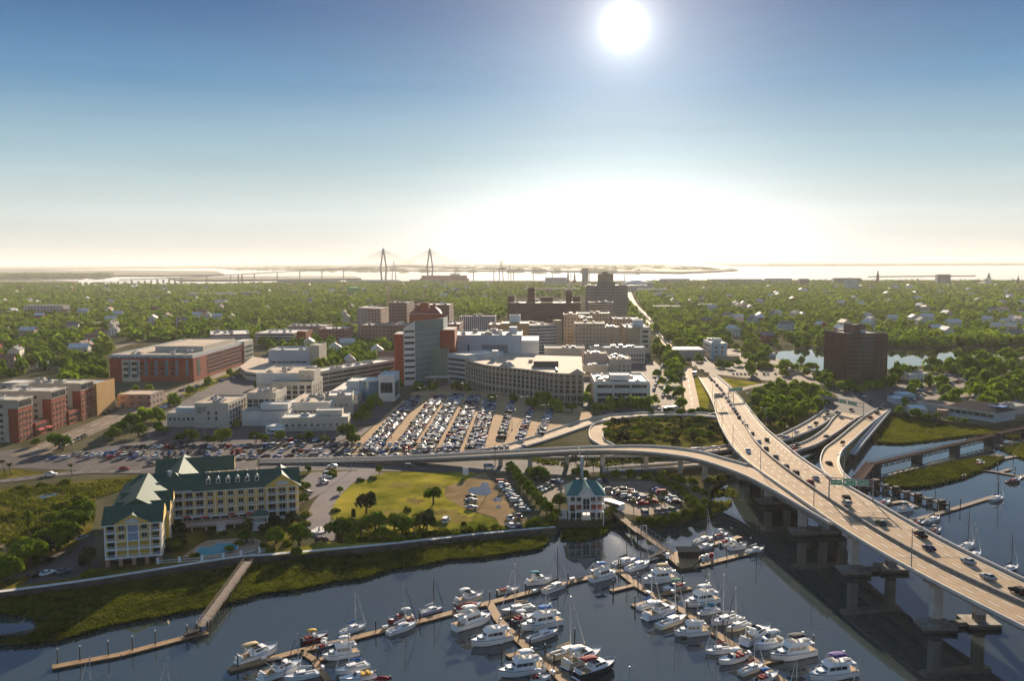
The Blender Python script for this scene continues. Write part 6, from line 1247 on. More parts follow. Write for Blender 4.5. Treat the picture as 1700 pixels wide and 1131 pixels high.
for s, bw_, k, kw, lab in BT:
    a, c = G(*s, .3), G(*bw_, .3); d = c - a; L = d.length; lo, hi = RNG[k]; L = max(lo, min(hi, L)); m_ = (a + c) / 2
    t = thing(NM[k], lab, 'sailboat' if k == 'sailboat' else 'motorboat' if k != 'runabout' else 'small boat', (m_.x, m_.y, 0), math.atan2(d.y, d.x), GRP[k]); KN[k](t, L, **kw)
    t.rotation_euler = (RND.uniform(-.015, .015), RND.uniform(-.01, .01), math.atan2(d.y, d.x))
jb = MB(); jb.loft([[(x, y * w, z) for y, z in ((-.5, .1), (-.45, .55), (0, .75 if x < .6 else .6), (.45, .55), (.5, .1))] for x, w in ((-1.4, .8), (-.6, 1), (.6, .9), (1.5, .15))], hull_w, close=False); JB = jb.mesh('hull'); jb = MB(); jb.box(-1.1, .1, -.22, .22, .7, 1.0, dark); JS = jb.mesh('saddle'); jb = MB(); jb.tube((.4, -.4, 1.05), (.4, .4, 1.05), .05, .05, dark, 5); jb.tube((.4, 0, .7), (.5, 0, 1.05), .1, .08, cl_b, 5); JH = jb.mesh('handlebar')
for i, (x, y) in enumerate([(1167, 927), (1174, 925), (1181, 923)]):
    t = thing('jet_ski', f'small white jet ski on the fuel dock, {ORD(i + 1)} counting away from the hut', 'jet ski', G(x, y, .75), .9, 'jet skis on the fuel dock'); inst('hull', JB, t); inst('saddle', JS, t); inst('handlebar', JH, t)
# ================================================================ FAR LANDMARKS
def far_bridge():
    a, c = G(637, 467, 0), G(714, 466, 0); d = (c - a); L = d.length; d.normalize(); t = thing('cable_stayed_bridge', 'distant cable stayed bridge with two diamond shaped towers over the harbour', 'bridge', a)
    zt = HT(637, 467, 412, 0); zd = HT(637, 467, 443.5, 0); fm = M('far_bridge_concrete', (.30, .30, .31), .8, .1); nrm = Vector((-d.y, d.x, 0))
    # diamond legs seen square on: spread them across the line of sight as well as along the deck's normal
    wv = Vector((1, 0, 0))
    for o in (Vector((0, 0, 0)), c - a):
        b = MB()
        for s in (-1, 1):
            b.tube(o + wv * s * 9 + Vector((0, 0, 2)), o + wv * s * 15 + Vector((0, 0, zd * .9)), 5, 4.5, fm, 6); b.tube(o + wv * s * 15 + Vector((0, 0, zd * .9)), o + wv * s * 2.5 + Vector((0, 0, zt * .92)), 4.5, 4.5, fm, 6)
        b.tube(o + Vector((0, 0, zt * .84)), o + Vector((0, 0, zt)), 6.5, 4.5, fm, 6); b.build('tower', t); b = MB(); b.box(o.x - 55, o.x + 55, o.y - 20, o.y + 20, -3, 6, fm); b.build('pier_base', t)
    prof = [(-1250, 24), (-1000, 30), (-700, 44), (-350, 62), (0, zd), (L / 2, zd + 8), (L, zd), (L + 350, zd - 12), (L + 800, zd - 30), (L + 1300, 22)]
    P = smooth([d * s + Vector((0, 0, z)) for s, z in prof], 4); b = MB()
    for p, q in zip(P, P[1:]): b.loft([[p + nrm * 12, p - nrm * 12, p - nrm * 12 - Vector((0, 0, 3.5)), p + nrm * 12 - Vector((0, 0, 3.5))], [q + nrm * 12, q - nrm * 12, q - nrm * 12 - Vector((0, 0, 3.5)), q + nrm * 12 - Vector((0, 0, 3.5))]], fm, caps=False)
    b.build('deck', t)
    for s in list(range(-1200, -200, 110)) + list(range(int(L) + 250, int(L) + 1250, 120)):
        z = min(P, key=lambda p: abs(p.dot(d) - s)).z; b = MB(); p = d * s; b.tube(p + Vector((0, 0, -3)), p + Vector((0, 0, z - 2)), 2.6, 2.6, fm, 5); b.build('pier', t)
    b = MB(); dk = lambda s: min(P, key=lambda p: abs(p.dot(d) - s))
    for o in (0, L):
        for k in range(1, 11):
            for s in (-1, 1): e = d * (o + s * k * 21.0); e.z = dk(o + s * k * 21.0).z; b.tube(e, d * o + Vector((0, 0, zt * (.80 + .016 * k))), .55, .55, fm, 3, caps=False)
    b.build('stay_cables', t)
far_bridge()
shipred = M('ship_red', (.34, .07, .05), .7, .1); shipgrey = M('ship_grey', (.45, .45, .45), .7, .1)
a = G(697, 466, 0); L = (G(767, 466.5, 0) - a).length; t = thing('car_carrier_ship', 'long red and grey cargo ship moored in front of the distant bridge', 'ship', a)
b = MB(); b.loft([[(x, -14, 0), (x, 14, 0), (x, 16, 12), (x, -16, 12)] if 0 < x < L * .98 else [(x, -4, 0), (x, 4, 0), (x, 8, 12), (x, -8, 12)] for x in (0, L * .06, L * .9, L)], shipred); b.build('hull', t); b = MB(); b.box(L * .04, L * .96, -15, 15, 12, 27, shipred, shipgrey); b.build('car_deck', t); b = MB(); b.box(L * .62, L * .82, -12, 12, 27, 36, shipgrey); b.box(L * .7, L * .73, -3, 3, 36, 43, shipgrey); b.build('bridge_house', t)
def crane(px, pyb, pyt, lab):
    p = G(px, pyb, 1); h = HT(px, pyb, pyt, 1); t = thing('port_crane', lab, 'crane', p, group='port cranes on the horizon'); s = h / 10
    b = MB(); m = M('crane_grey', (.22, .23, .26), .7, .1)
    for x in (-s, s): b.tube((x, 0, 0), (x * .7, 0, h * .6), s * .22, s * .2, m, 4); b.tube((x * .7, 0, h * .6), (0, 0, h), s * .18, s * .12, m, 4)
    b.build('portal', t); b = MB(); b.tube((-s * 2.2, 0, h * .58), (s * 2.6, 0, h * .62), s * .28, s * .2, m, 4); b.tube((0, 0, h), (s * 2.6, 0, h * .62), s * .06, s * .06, m, 3); b.build('boom', t)
for i, (x, yb, yt, lb) in enumerate([(654, 466, 434, 'tall grey port crane beside the nearer tower of the distant bridge'), (832, 467, 432, 'tallest grey port crane past the red and grey ship'), (846, 467, 440, 'shorter grey port crane past the red and grey ship'), (405, 444, 431, 'first of the tiny far port cranes on the horizon'), (428, 444, 433, 'second of the tiny far port cranes on the horizon'), (444, 444, 431, 'third of the tiny far port cranes on the horizon'), (455, 444, 434, 'last of the tiny far port cranes on the horizon')]): crane(x, yb, yt, lb)
def steeple(px, pyb, pyt, body, spire, lab, w=9, name='church'):
    p = G(px, pyb); h = HT(px, pyb, pyt); t = thing(name, lab, 'church', p, group='church steeples of the old town'); b = MB(); b.box(-w / 2, w / 2, -w / 2, w / 2, 0, h * .5, body); b.box(-w * .6, w * .6, -w * .6, w * .6, h * .5, h * .53, body); b.box(-w * .36, w * .36, -w * .36, w * .36, h * .53, h * .66, body); b.build('tower', t)
    b = MB(); b.tube((0, 0, h * .66), (0, 0, h), w * .45, .1, spire, 8); b.build('spire', t); b = MB(); b.box(-w, w, w / 2, w * 4, 0, h * .16, body); b.loft([[(-w * 1.1, y, h * .16), (w * 1.1, y, h * .16), (0, y, h * .27)] for y in (w / 2, w * 4)], roofg); b.build('nave', t)
sg = M('verdigris', (.06, .14, .11), .7, .1)
steeple(1457, 470, 447, brickd, sg, 'dark green church spire against the bright harbour'); steeple(1641, 474, 452, whiteb, roofg, 'white church steeple in tiers near the harbour edge', 13); steeple(1690, 474, 456, brickd, roofg, 'slender dark church spire beyond the white tiered steeple', 7); steeple(943, 469, 447, brickd, roofg, 'thin dark twin spire, taller one, beside the round tower block', 8); steeple(954, 469, 450, brickd, roofg, 'thin dark twin spire, shorter one, beside the round tower block', 8)
steeple(14, 556, 541, whiteb, whiteb, 'little white chapel steeple among the trees of the west neighbourhood', 4); steeple(1290, 548, 540, whiteb, roofg, 'small white chapel with grey spire among the trees past the avenue', 4)
MF = lambda n, w, g: MWIN(n, w, g, 5, 4.5, .5, .45)
block('tower_block', 'pale round shouldered tower block on the harbour skyline', 'tower block', (966, 474), (976, 474), 446, 26, MF('sky1', (.36, .32, .29), (.15, .13, .12)), roofg)
block('tower_block', 'wide grey flat topped block standing before the harbour', 'tower block', (1556, 474), (1578, 474), 456, 30, MF('sky2', (.22, .20, .19), (.10, .09, .09)), roofg)
block('tower_block', 'pale blue white office block among the old town roofs', 'tower block', (1406, 484), (1425, 484), 465, 40, MF('sky3', (.5, .52, .53), (.2, .21, .22)), roofw); block('tower_block', 'brown grey block on the old town skyline', 'tower block', (1327, 476), (1343, 476), 463, 30, MF('sky4', (.24, .18, .16), (.11, .09, .08)), roofg)
block('warehouse', 'long flat dark roofed hall on the old town skyline', 'warehouse', (1384, 472), (1430, 472), 462, 40, MF('sky5', (.28, .24, .22), (.12, .1, .1)), roofg)
for i, (x0, x1, yb, yt, lb) in enumerate([(460, 560, 469, 464, 'long pale roofed port warehouse beside the chimneys'), (575, 660, 468.5, 465, 'long white roofed port warehouse below the nearer bridge tower'), (680, 745, 470, 464.5, 'long pale port warehouse below the red ship'), (905, 940, 472, 461, 'low grey harbour shed before the twin spires'), (1042, 1085, 480, 469, 'wide pale shed at the end of the avenue'), (1058, 1106, 488, 480, 'flat white roofed store beside the avenue'), (870, 960, 486, 479, 'long flat white roofed hall beyond the brown slab'), (1095, 1145, 470, 463, 'grey hall at harbour edge beyond the avenue'), (1180, 1265, 470, 463.5, 'long dark hall at harbour edge past the grey hall'), (1270, 1315, 470, 462.5, 'grey terrace with domed roof at harbour edge'), (62, 76, 486, 481, 'white boxy store among the western trees'), (40, 105, 524, 507, 'pink brick school with flat roof among the western trees'), (310, 390, 494, 487, 'long pale roofed hall in the western trees'), (395, 425, 492, 485, 'pale blue roofed hall in the western trees'), (120, 170, 545, 536, 'tan low store by the side street'), (1085, 1130, 517, 508, 'low brown roofed building beside the avenue'), (1160, 1190, 513, 505, 'low white office among trees past the avenue'), (1540, 1620, 572, 564, 'long white roofed boat hall beyond the pond'), (1610, 1665, 574, 566, 'white roofed sheds beyond the pond'), (1655, 1700, 560, 549, 'row of pale gabled townhouses beyond the pond'), (0, 55, 648, 636, 'low cream store with blue awning behind the apartments'), (60, 110, 612, 604, 'low pale shop beside the cross street'), (196, 250, 676, 655, 'rust roofed restaurant beside the city street')]):
    cols = [(.42, .38, .34), (.5, .48, .45), (.32, .2, .16), (.46, .43, .4)]
    block('flat_roofed_hall', lb, 'building', (x0, yb), (x1, yb), yt, 34 if yb < 500 else 22, MWIN('hall%d' % (i % 4), cols[i % 4], (.12, .11, .1), 6, 4, .45, .4), [roofw, roofg, rooft, roofw][i % 4], group='low halls around the town', par=.5)
block('dome_arena', 'pale low domed arena beside the tallest tan tower', 'arena', (1042, 484), (1075, 484), 474, 70, tanl, roofw); b = MB()
a = G(1058, 480); t = thing('arena_dome', 'low white dome behind the pale arena wall', 'dome', (a.x, a.y + 30, ZG)); b.loft([[(r * math.cos(k * math.pi / 12), r * math.sin(k * math.pi / 12), z) for k in range(24)] for r, z in ((52, 8), (50, 16), (38, 24), (20, 29), (2, 31))], roofw); b.build('roof', t)
gt = M('bright_green', (.03, .32, .08), .6, .1); p = G(586, 489); t = thing('water_tank', 'bright green round water tank above the trees', 'water tank', p); hh = HT(586, 489, 476.5); b = MB(); b.tube((0, 0, hh * .25), (0, 0, hh * .9), 19, 19, gt, 20); b.tube((0, 0, hh * .9), (0, 0, hh), 19, 6, gt, 20); b.build('tank', t); b = MB()
for k in range(8): b.tube((15 * math.cos(k * .785), 15 * math.sin(k * .785), -1), (15 * math.cos(k * .785), 15 * math.sin(k * .785), hh * .26), 1, 1, steel, 5)
b.build('leg_frame', t)
for x, lb in ((396, 'first tall brick chimney by the western harbour water'), (402, 'second tall brick chimney by the western harbour water')): p = G(x, 471); b = MB(); b.tube((p.x, p.y, ZG), (p.x, p.y, ZG + 40), 3.5, 2.6, brickd, 8); tag(b.build('brick_chimney'), lb, 'chimney', 'pair of brick chimneys')
rb = G(160, 471, 3); b = MB(); q = G(300, 466, 3); d = (q - rb); T = Matrix.Translation(rb) @ Matrix.Rotation(math.atan2(d.y, d.x), 4, 'Z'); t = thing('river_viaduct', 'long low road viaduct on posts crossing the western river', 'bridge', (0, 0, 0)); b.box(0, d.length, -7, 7, 6, 7.6, conc, T=T); b.build('deck', t)
for k in range(14): b = MB(); x = d.length * k / 13; b.box(x - 1.6, x + 1.6, -5, 5, -6, 6, conc, T=T); b.build('pier', t)
# ================================================================ HIGHWAY SIGNS
sgreen = M('sign_green', (0.0, 0.26, 0.11), 0.5, 0.05); sback = M('sign_back', (.22, .23, .25), .6, .1, metal=.3)
def sign_panel(par, x0, x1, z0, z1, y=-.2, rows=2, shield=False, seed=1):
    b = MB(); b.box(x0, x1, y - .06, y + .06, z0, z1, sback); o = b.build('sign_panel', par)
    f = MB(); f.box(x0 + .04, x1 - .04, y - .09, y - .06, z0 + .04, z1 - .04, white); f.box(x0 + .12, x1 - .12, y - .1, y - .09, z0 + .12, z1 - .12, sgreen); f.build('sign_face', o)
    r = random.Random(seed); g = MB(); hh = (z1 - z0 - .5) / rows; xs = x0 + (1.5 if shield else .35)
    if shield: g.prism([(0, 0)] * 3, 0, 0, white) if False else g.box(x0 + .3, x0 + 1.2, y - .12, y - .1, (z0 + z1) / 2 - .5, (z0 + z1) / 2 + .5, white)
    for k in range(rows):
        z = z1 - .32 - hh * (k + 1) + hh * .35; x = xs
        while x < x1 - .5: w = r.uniform(.16, .3); g.box(x, min(x + w, x1 - .3), y - .12, y - .1, z, z + hh * .42, white); x += w + (.1 if r.random() < .8 else .35)
    g.build('lettering', o)
def gantry(label, A, Bp, h, panels, back=()):
    a, c = Vector(A), Vector(Bp); d = c - a; L = Vector((d.x, d.y)).length; t = thing('sign_gantry', label, 'road sign', a, math.atan2(d.y, d.x)); z2 = c.z - a.z
    for x, z in ((0, 0), (L, z2)): b = MB(); b.tube((x, 0, z - .3), (x, 0, h + .5), .24, .2, steel, 8); b.build('support_post', t)
    b = MB()
    for z in (h - 2.2, h): 
        for y in (.12, .8): b.tube((0, y, z), (L, y, z), .09, .09, steel, 5)
    n = int(L / 1.8)
    for k in range(n): x = L * k / n; b.tube((x, .12, h - 2.2), (x + L / n, .12, h), .06, .06, steel, 4, caps=False); b.tube((x, .8, h), (x + L / n, .8, h - 2.2), .06, .06, steel, 4, caps=False)
    b.build('truss', t)
    for i, (f0, f1, z0, z1, rows, sh) in enumerate(panels): sign_panel(t, L * f0, L * f1, h + z0, h + z1, -.15, rows, sh, i + 3)
    for f0, f1, z0, z1 in back: b = MB(); b.box(L * f0, L * f1, .9, 1.02, h + z0, h + z1, sback); b.build('sign_back', t)
    b = MB()
    for f in (.12, .3, .68, .86): b.box(L * f - .3, L * f + .3, -1.1, -.8, h - 2.75, h - 2.55, steel); b.tube((L * f, -.9, h - 2.7), (L * f, .2, h - 2.3), .04, .04, steel, 4)
    b.build('sign_lamps', t)
gantry('overhead gantry with three green signs across the highway bridge', G(1376, 830, 14.5), G(1449, 834, 14.5), 7.4, [(.03, .29, -2.1, -.4, 1, False), (.31, .60, -2.3, .1, 2, True), (.62, .90, -1.9, -.2, 2, False)])
b_ = bpy.data.objects  # small route shield standing above the first panel
gantry('overhead gantry with two green signs where the waterfront ramps divide', G(1361, 676, 3), G(1433, 692, 3), 7.6, [(.47, .63, -2.2, -.1, 2, False), (.66, .86, -2.2, -.1, 2, False)], back=[(.04, .42, -2.2, -.1)])
gantry('wide green gantry sign over the busy lanes entering the avenue', onY(ME, 600), onY(FE, 606) + Vector((1, 0, 0)), 7.6, [(.02, .48, -1.9, .1, 1, True), (.5, .98, -1.9, .1, 1, False)])
gantry('gantry showing its blank grey sign back over the outbound lanes', onY(NE, 560), onY(ME, 566), 8.4, [], back=[(.02, .5, -2.6, .4)])
p = G(773, 792); t = thing('white_notice_board', 'white notice board on two posts at the far edge of the lawn', 'sign', p); b = MB(); b.box(-1.2, 1.2, -.1, .1, .8, 4.2, white); b.build('board', t)
for x in (-1, 1): b = MB(); b.box(x - .1, x + .1, -.08, .08, -.2, .8, timber); b.build('support_post', t)
# ================================================================ POLES
pb = MB(); pb.tube((0, 0, 0), (0, 0, 11), .16, .09, steel, 6); pb.box(-.3, .3, -.3, .3, -.2, .5, conc); LP = pb.mesh('pole'); pb = MB(); pb.tube((0, 0, 10.8), (2.2, 0, 11.4), .06, .05, steel, 5); LA = pb.mesh('arm'); pb = MB(); pb.box(1.9, 2.9, -.16, .16, 11.3, 11.5, steel); pb.box(2.0, 2.8, -.12, .12, 11.26, 11.3, lampg); LH = pb.mesh('lamp_head')
def lamp(p, rz, label, group, s=1.0, double=False):
    t = thing('street_lamp', label, 'street lamp', p, rz, group); t.scale = (s, s, s); inst('pole', LP, t)
    for k in range(2 if double else 1): inst('arm', LA, t, rz=k * math.pi); inst('lamp_head', LH, t, rz=k * math.pi)
for i, y in enumerate((176, 236, 296, 356, 416, 476, 536, 596)): e = onY(NE, y); lamp(e + Vector((.2, 0, 0)), 0, f'grey street lamp on near parapet of the highway bridge, {ORD(i + 1)} from the river end', 'lamps along the highway bridge')
for i, y in enumerate((330, 400, 470, 540)): e = onY(FE, y); lamp(e - Vector((.2, 0, 0)), math.pi, f'grey street lamp on far parapet of the highway bridge, {ORD(i + 1)} from the river end', 'lamps along the far parapet')
for i, (x, y) in enumerate([(425, 762), (583, 783), (700, 764), (250, 762), (120, 762), (340, 738), (540, 738)]): lamp(G(x, y), -1.57, f'grey street lamp by the riverside drive, {ORD(i + 1)} nearest the flyover', 'lamps along the riverside drive') if False else lamp(G(x, y), -1.57, 'grey street lamp ' + ['opposite the yellow hotel ridge', 'at the hotel driveway mouth', 'beside the foot of flyover ramp', 'west of the yellow hotel roof', 'near the grass island by apartments', 'before the hospital wing with lettering', 'before the long grey annex'][i], 'lamps along the riverside drive')
for i, (x, y) in enumerate([(650, 728), (735, 700), (790, 725), (850, 715), (905, 705), (820, 690), (700, 672), (770, 664), (870, 690)]): lamp(G(x, y), .6, f'grey twin lamp in the big hospital car park, {ORD(i + 1)} nearest its entrance', 'lamps in the hospital car park', 1, True) if False else None
LOTL = sorted([G(x, y) for x, y in [(650, 728), (735, 700), (790, 725), (850, 715), (905, 705), (820, 690), (700, 672), (770, 664), (870, 690)]], key=lambda p: p.length)
for i, p in enumerate(LOTL): lamp(p, .6, f'grey twin armed lamp in the hospital car park, {ORD(i + 1)} closest to the river', 'lamps in the hospital car park', 1, True)
for i, (x, y, lb) in enumerate([(822, 800, 'tall wooden utility pole beside the dirt yard and puddle'), (292, 783, 'wooden utility pole behind the yellow hotel back wing'), (431, 800, 'wooden utility pole behind the yellow hotel roof ridge')]):
    p = G(x, y); t = thing('utility_pole', lb, 'utility pole', p); b = MB(); b.tube((0, 0, -.3), (0, 0, 14 + 2 * (i == 0)), .19, .12, timber, 6); b.build('pole', t); b = MB()
    for z in (12.6, 13.6): b.box(-1.3, 1.3, -.08, .08, z, z + .14, timber); [b.tube((xx, 0, z + .14), (xx, 0, z + .4), .05, .05, dark, 4) for xx in (-1.1, -.4, .4, 1.1)]
    b.build('crossarm', t)
p = G(966, 792); t = thing('sign_mast', 'grey sign mast with slanting white blade beside the flyover', 'sign', p); b = MB(); b.box(-.6, .6, -.4, .4, 0, 9, bluew); b.build('mast', t); b = MB(); b.loft([[(-.9, -.2, 9), (-.5, -.2, 9), (-.5, .2, 9), (-.9, .2, 9)], [(-1.6, -.2, 12.6), (-1.3, -.2, 12.6), (-1.3, .2, 12.6), (-1.6, .2, 12.6)]], white); b.build('blade', t)
p = G(530, 884); t = thing('fountain', 'small round stone fountain in the hotel turning circle', 'fountain', p); b = MB(); b.tube((0, 0, 0), (0, 0, .6), 2.8, 2.8, conc, 18); b.build('basin', t); b = MB(); b.tube((0, 0, .6), (0, 0, 2.0), .4, .25, conc, 8); b.tube((0, 0, 1.4), (0, 0, 1.6), .6, 1.2, conc, 12); b.build('pedestal', t)
# ================================================================ VEHICLES
PAINT = {'white': (.66, .67, .68), 'silver': (.36, .39, .41), 'grey': (.16, .165, .175), 'black': (.018, .018, .02), 'navy': (.02, .035, .10), 'red': (.30, .02, .02), 'blue': (.04, .12, .30), 'tan': (.38, .32, .23), 'green': (.03, .08, .05)}
def paint(c):
    n = c + '_car_paint'
    if n not in MATS: m = M(n, PAINT[c], .8, 0, spec=.05); m.node_tree.nodes['Principled BSDF'].inputs['Coat Weight'].default_value = .0
    return MATS[n]
tyre = M('tyre_rubber', (.02, .02, .02), .8, 0); hub = M('wheel_hub', (.35, .35, .36), .4, 0, metal=.6); cglass = M('car_glass', (.02, .03, .04), .3, 0, spec=.12); hl = M('headlight', (.6, .61, .63), .4, 0, spec=.1); tl = M('tail_light', (.35, .015, .015), .3, 0)
SH = {'sedan': dict(L=4.7, W=1.82, low=[(-2.35, .45, .80), (-2.25, .32, .98), (-1.5, .28, 1.02), (.9, .28, .98), (1.9, .30, .88), (2.28, .34, .74), (2.35, .42, .66)], cab=[(-1.75, 1.0, .78), (-1.05, 1.44, .66), (.15, 1.46, .66), (1.05, .97, .78)]),
      'estate': dict(L=4.8, W=1.92, low=[(-2.4, .48, .95), (-2.32, .36, 1.12), (-1.5, .34, 1.15), (.9, .34, 1.12), (2.0, .36, 1.02), (2.34, .4, .86), (2.4, .5, .75)], cab=[(-2.25, 1.12, .82), (-1.95, 1.72, .72), (.2, 1.76, .72), (1.0, 1.1, .82)]),
      'van': dict(L=5.2, W=2.0, low=[(-2.6, .45, 1.1), (-2.55, .36, 1.25), (-1.5, .34, 1.28), (1.2, .34, 1.24), (2.2, .36, 1.12), (2.55, .4, .92), (2.6, .5, .8)], cab=[(-2.5, 1.25, .88), (-2.4, 2.05, .80), (.9, 2.08, .80), (1.9, 1.2, .86)]),
      'pickup': dict(L=5.5, W=1.95, low=[(-2.75, .55, 1.02), (-2.7, .42, 1.12), (-1.5, .4, 1.12), (.9, .4, 1.12), (2.2, .42, 1.06), (2.7, .45, .92), (2.75, .55, .8)], cab=[(-.7, 1.12, .84), (-.55, 1.78, .74), (.5, 1.8, .74), (1.2, 1.1, .84)])}
def car_parts(kind, col):
    s = SH[kind]; p = paint(col); w = s['W'] / 2; body = MB(); S = []
    for x, z0, z1 in s['low']: k = .93 if abs(x) > s['L'] / 2 - .12 else 1.0; S.append([(x, -w * k * .94, z0), (x, -w * k, (z0 + z1) / 2), (x, -w * k * .93, z1), (x, w * k * .93, z1), (x, w * k, (z0 + z1) / 2), (x, w * k * .94, z0)])
    body.loft(S, p); c = s['cab']
    body.face([(c[1][0], -c[1][2] * w / .91, c[1][1] + .015), (c[2][0], -c[2][2] * w / .91, c[2][1] + .015), (c[2][0], c[2][2] * w / .91, c[2][1] + .015), (c[1][0], c[1][2] * w / .91, c[1][1] + .015)], p)
    g = MB(); g.loft([[(x, -hw * w / .91, z), (x, hw * w / .91, z)] for x, z, hw in c], cglass, close=False, caps=False)
    for sg in (-1, 1): g.face([(x, sg * hw * w / .91, z) for x, z, hw in (c if sg < 0 else c[::-1])], cglass)
    for sg in (-1, 1):
        for (x, z, hw), (x2, z2, hw2) in ((c[0], c[1]), (c[2], c[3])): body.tube((x, sg * hw * w / .9, z), (x2, sg * hw2 * w / .9, z2 + .01), .045, .045, p, 4, caps=False)
        xm = (c[1][0] + c[2][0]) / 2 - .1; body.tube((xm, sg * .8 * w / .9, c[0][1]), (xm, sg * c[1][2] * w / .9, c[1][1]), .05, .05, p, 4, caps=False)
    if kind == 'pickup': body.box(-2.6, -.85, -w * .8, w * .8, 1.125, 1.14, dark)
    wh = MB(); wh.tube((0, -.11, 0), (0, .11, 0), .34, .34, tyre, 12); wh.tube((0, -.125, 0), (0, .125, 0), .2, .2, hub, 8); li = MB(); ta = MB(); L2 = s['L'] / 2; zf, zr = s['low'][-2][2], s['low'][1][2]
    for sg in (-1, 1): li.box(L2 - .14, L2 - .01, sg * w * .68 - .2, sg * w * .68 + .2, zf - .16, zf - .02, hl); ta.box(-L2 - .02, -L2 + .1, sg * w * .68 - .2, sg * w * .68 + .2, zr - .28, zr - .1, tl)
    return body, g, wh, li, ta, [(sx * s['L'] * .30, sg * w * .88, .34) for sx in (-1, 1) for sg in (-1, 1)]
CM = {}
def car_mesh(kind, col, whole):
    k = (kind, col, whole)
    if k in CM: return CM[k]
    b, g, w, li, ta, ws = car_parts(kind, col)
    if not whole: CM[k] = (b.mesh('body', True), g.mesh('window'), w.mesh('wheel'), li.mesh('headlight'), ta.mesh('tail_light'), ws)
    else:
        a = MB()
        for src, offs in ((b, [(0, 0, 0)]), (g, [(0, 0, 0)]), (li, [(0, 0, 0)]), (ta, [(0, 0, 0)]), (w, ws)):
            for o in offs:
                n = len(a.v); a.v += [(v[0] + o[0], v[1] + o[1], v[2] + o[2]) for v in src.v]
                for f, mi in zip(src.f, src.mi): a.f.append(tuple(n + i for i in f)); a.mi.append(a.m(src.mats[mi]))
        CM[k] = a.mesh('car')
    return CM[k]
CARS = []
CC = ['white'] * 5 + ['silver'] * 5 + ['grey'] * 4 + ['black'] * 4 + ['navy'] * 2 + ['red'] * 2 + ['blue'] * 2 + ['tan'] * 2 + ['green']
CK = ['sedan'] * 6 + ['estate'] * 5 + ['van'] + ['pickup']
rc = random.Random(5)
def add_car(p, rz, where, group, kind=None, col=None): CARS.append(dict(p=Vector(p), rz=rz, kind=kind or rc.choice(CK), col=col or rc.choice(CC), where=where, group=group))
def row(A, Bp, step, ang, where, group, z=2.66, off=0.0, gap=.06, jit=.1, flip=False):
    a, c = G(*A, z), G(*Bp, z); d = c - a; L = d.length; d.normalize(); n = Vector((-d.y, d.x, 0)); h = math.atan2(d.y, d.x) + ang; s = 1.2
    while s < L:
        if rc.random() > gap: add_car(a + d * s + n * (off + rc.uniform(-jit, jit)), h + rc.uniform(-.04, .04) + (math.pi if rc.random() < .4 else 0), where, group)
        s += step
GA = 'cars on the highway bridge'
def on_deck(px, py): return GD(px, py + 3)
def head(y, E=None): a, c = onY(ME, y - 6), onY(ME, y + 6); return math.atan2(c.y - a.y, c.x - a.x)
for px, py, k, col in [(1288, 758, 'sedan', 'grey'), (1305, 774, 'sedan', 'black'), (1321, 785, 'estate', 'black'), (1345, 800, 'sedan', 'red'), (1354, 794, 'sedan', 'silver'), (1405, 826, 'sedan', 'black'), (1405, 836, 'estate', 'silver'), (1462, 869, 'sedan', 'green'), (1528, 889, 'pickup', 'black'), (1542, 911, 'sedan', 'navy'), (1607, 933, 'sedan', 'silver'), (1640, 959, 'sedan', 'silver'), (1690, 983, 'estate', 'black'), (1249, 719, 'sedan', 'black'), (1260, 732, 'sedan', 'white'), (1273, 730, 'estate', 'black'), (1272, 744, 'sedan', 'black'), (1205, 659, 'sedan', 'white'), (1209, 665, 'sedan', 'silver'), (1213, 671, 'sedan', 'silver'), (1217, 677, 'estate', 'white'), (1221, 682, 'sedan', 'grey'), (1224, 686, 'sedan', 'black'), (1227, 692, 'estate', 'black'), (1234, 700, 'sedan', 'white'), (1239, 706, 'sedan', 'black'), (1165, 613, 'sedan', 'black'), (1173, 618, 'sedan', 'black'), (1178, 625, 'sedan', 'silver'), (1181, 629, 'sedan', 'black'), (1186, 632, 'sedan', 'silver'), (1190, 638, 'estate', 'black'), (1195, 643, 'sedan', 'grey'), (1198, 646, 'sedan', 'silver'), (1201, 652, 'sedan', 'black')]:
    p = on_deck(px, py); add_car(p + Vector((0, 0, .02)), head(p.y), 'on the inbound lanes of the highway bridge', GA, k, col)
for px, py, k, col in [(1242, 749, 'estate', 'white'), (1139, 602, 'sedan', 'red'), (1153, 607, 'sedan', 'black')]: p = on_deck(px, py); add_car(p + Vector((0, 0, .02)), head(p.y) + math.pi, 'on the outbound lanes of the highway bridge', 'cars leaving the city', k, col)
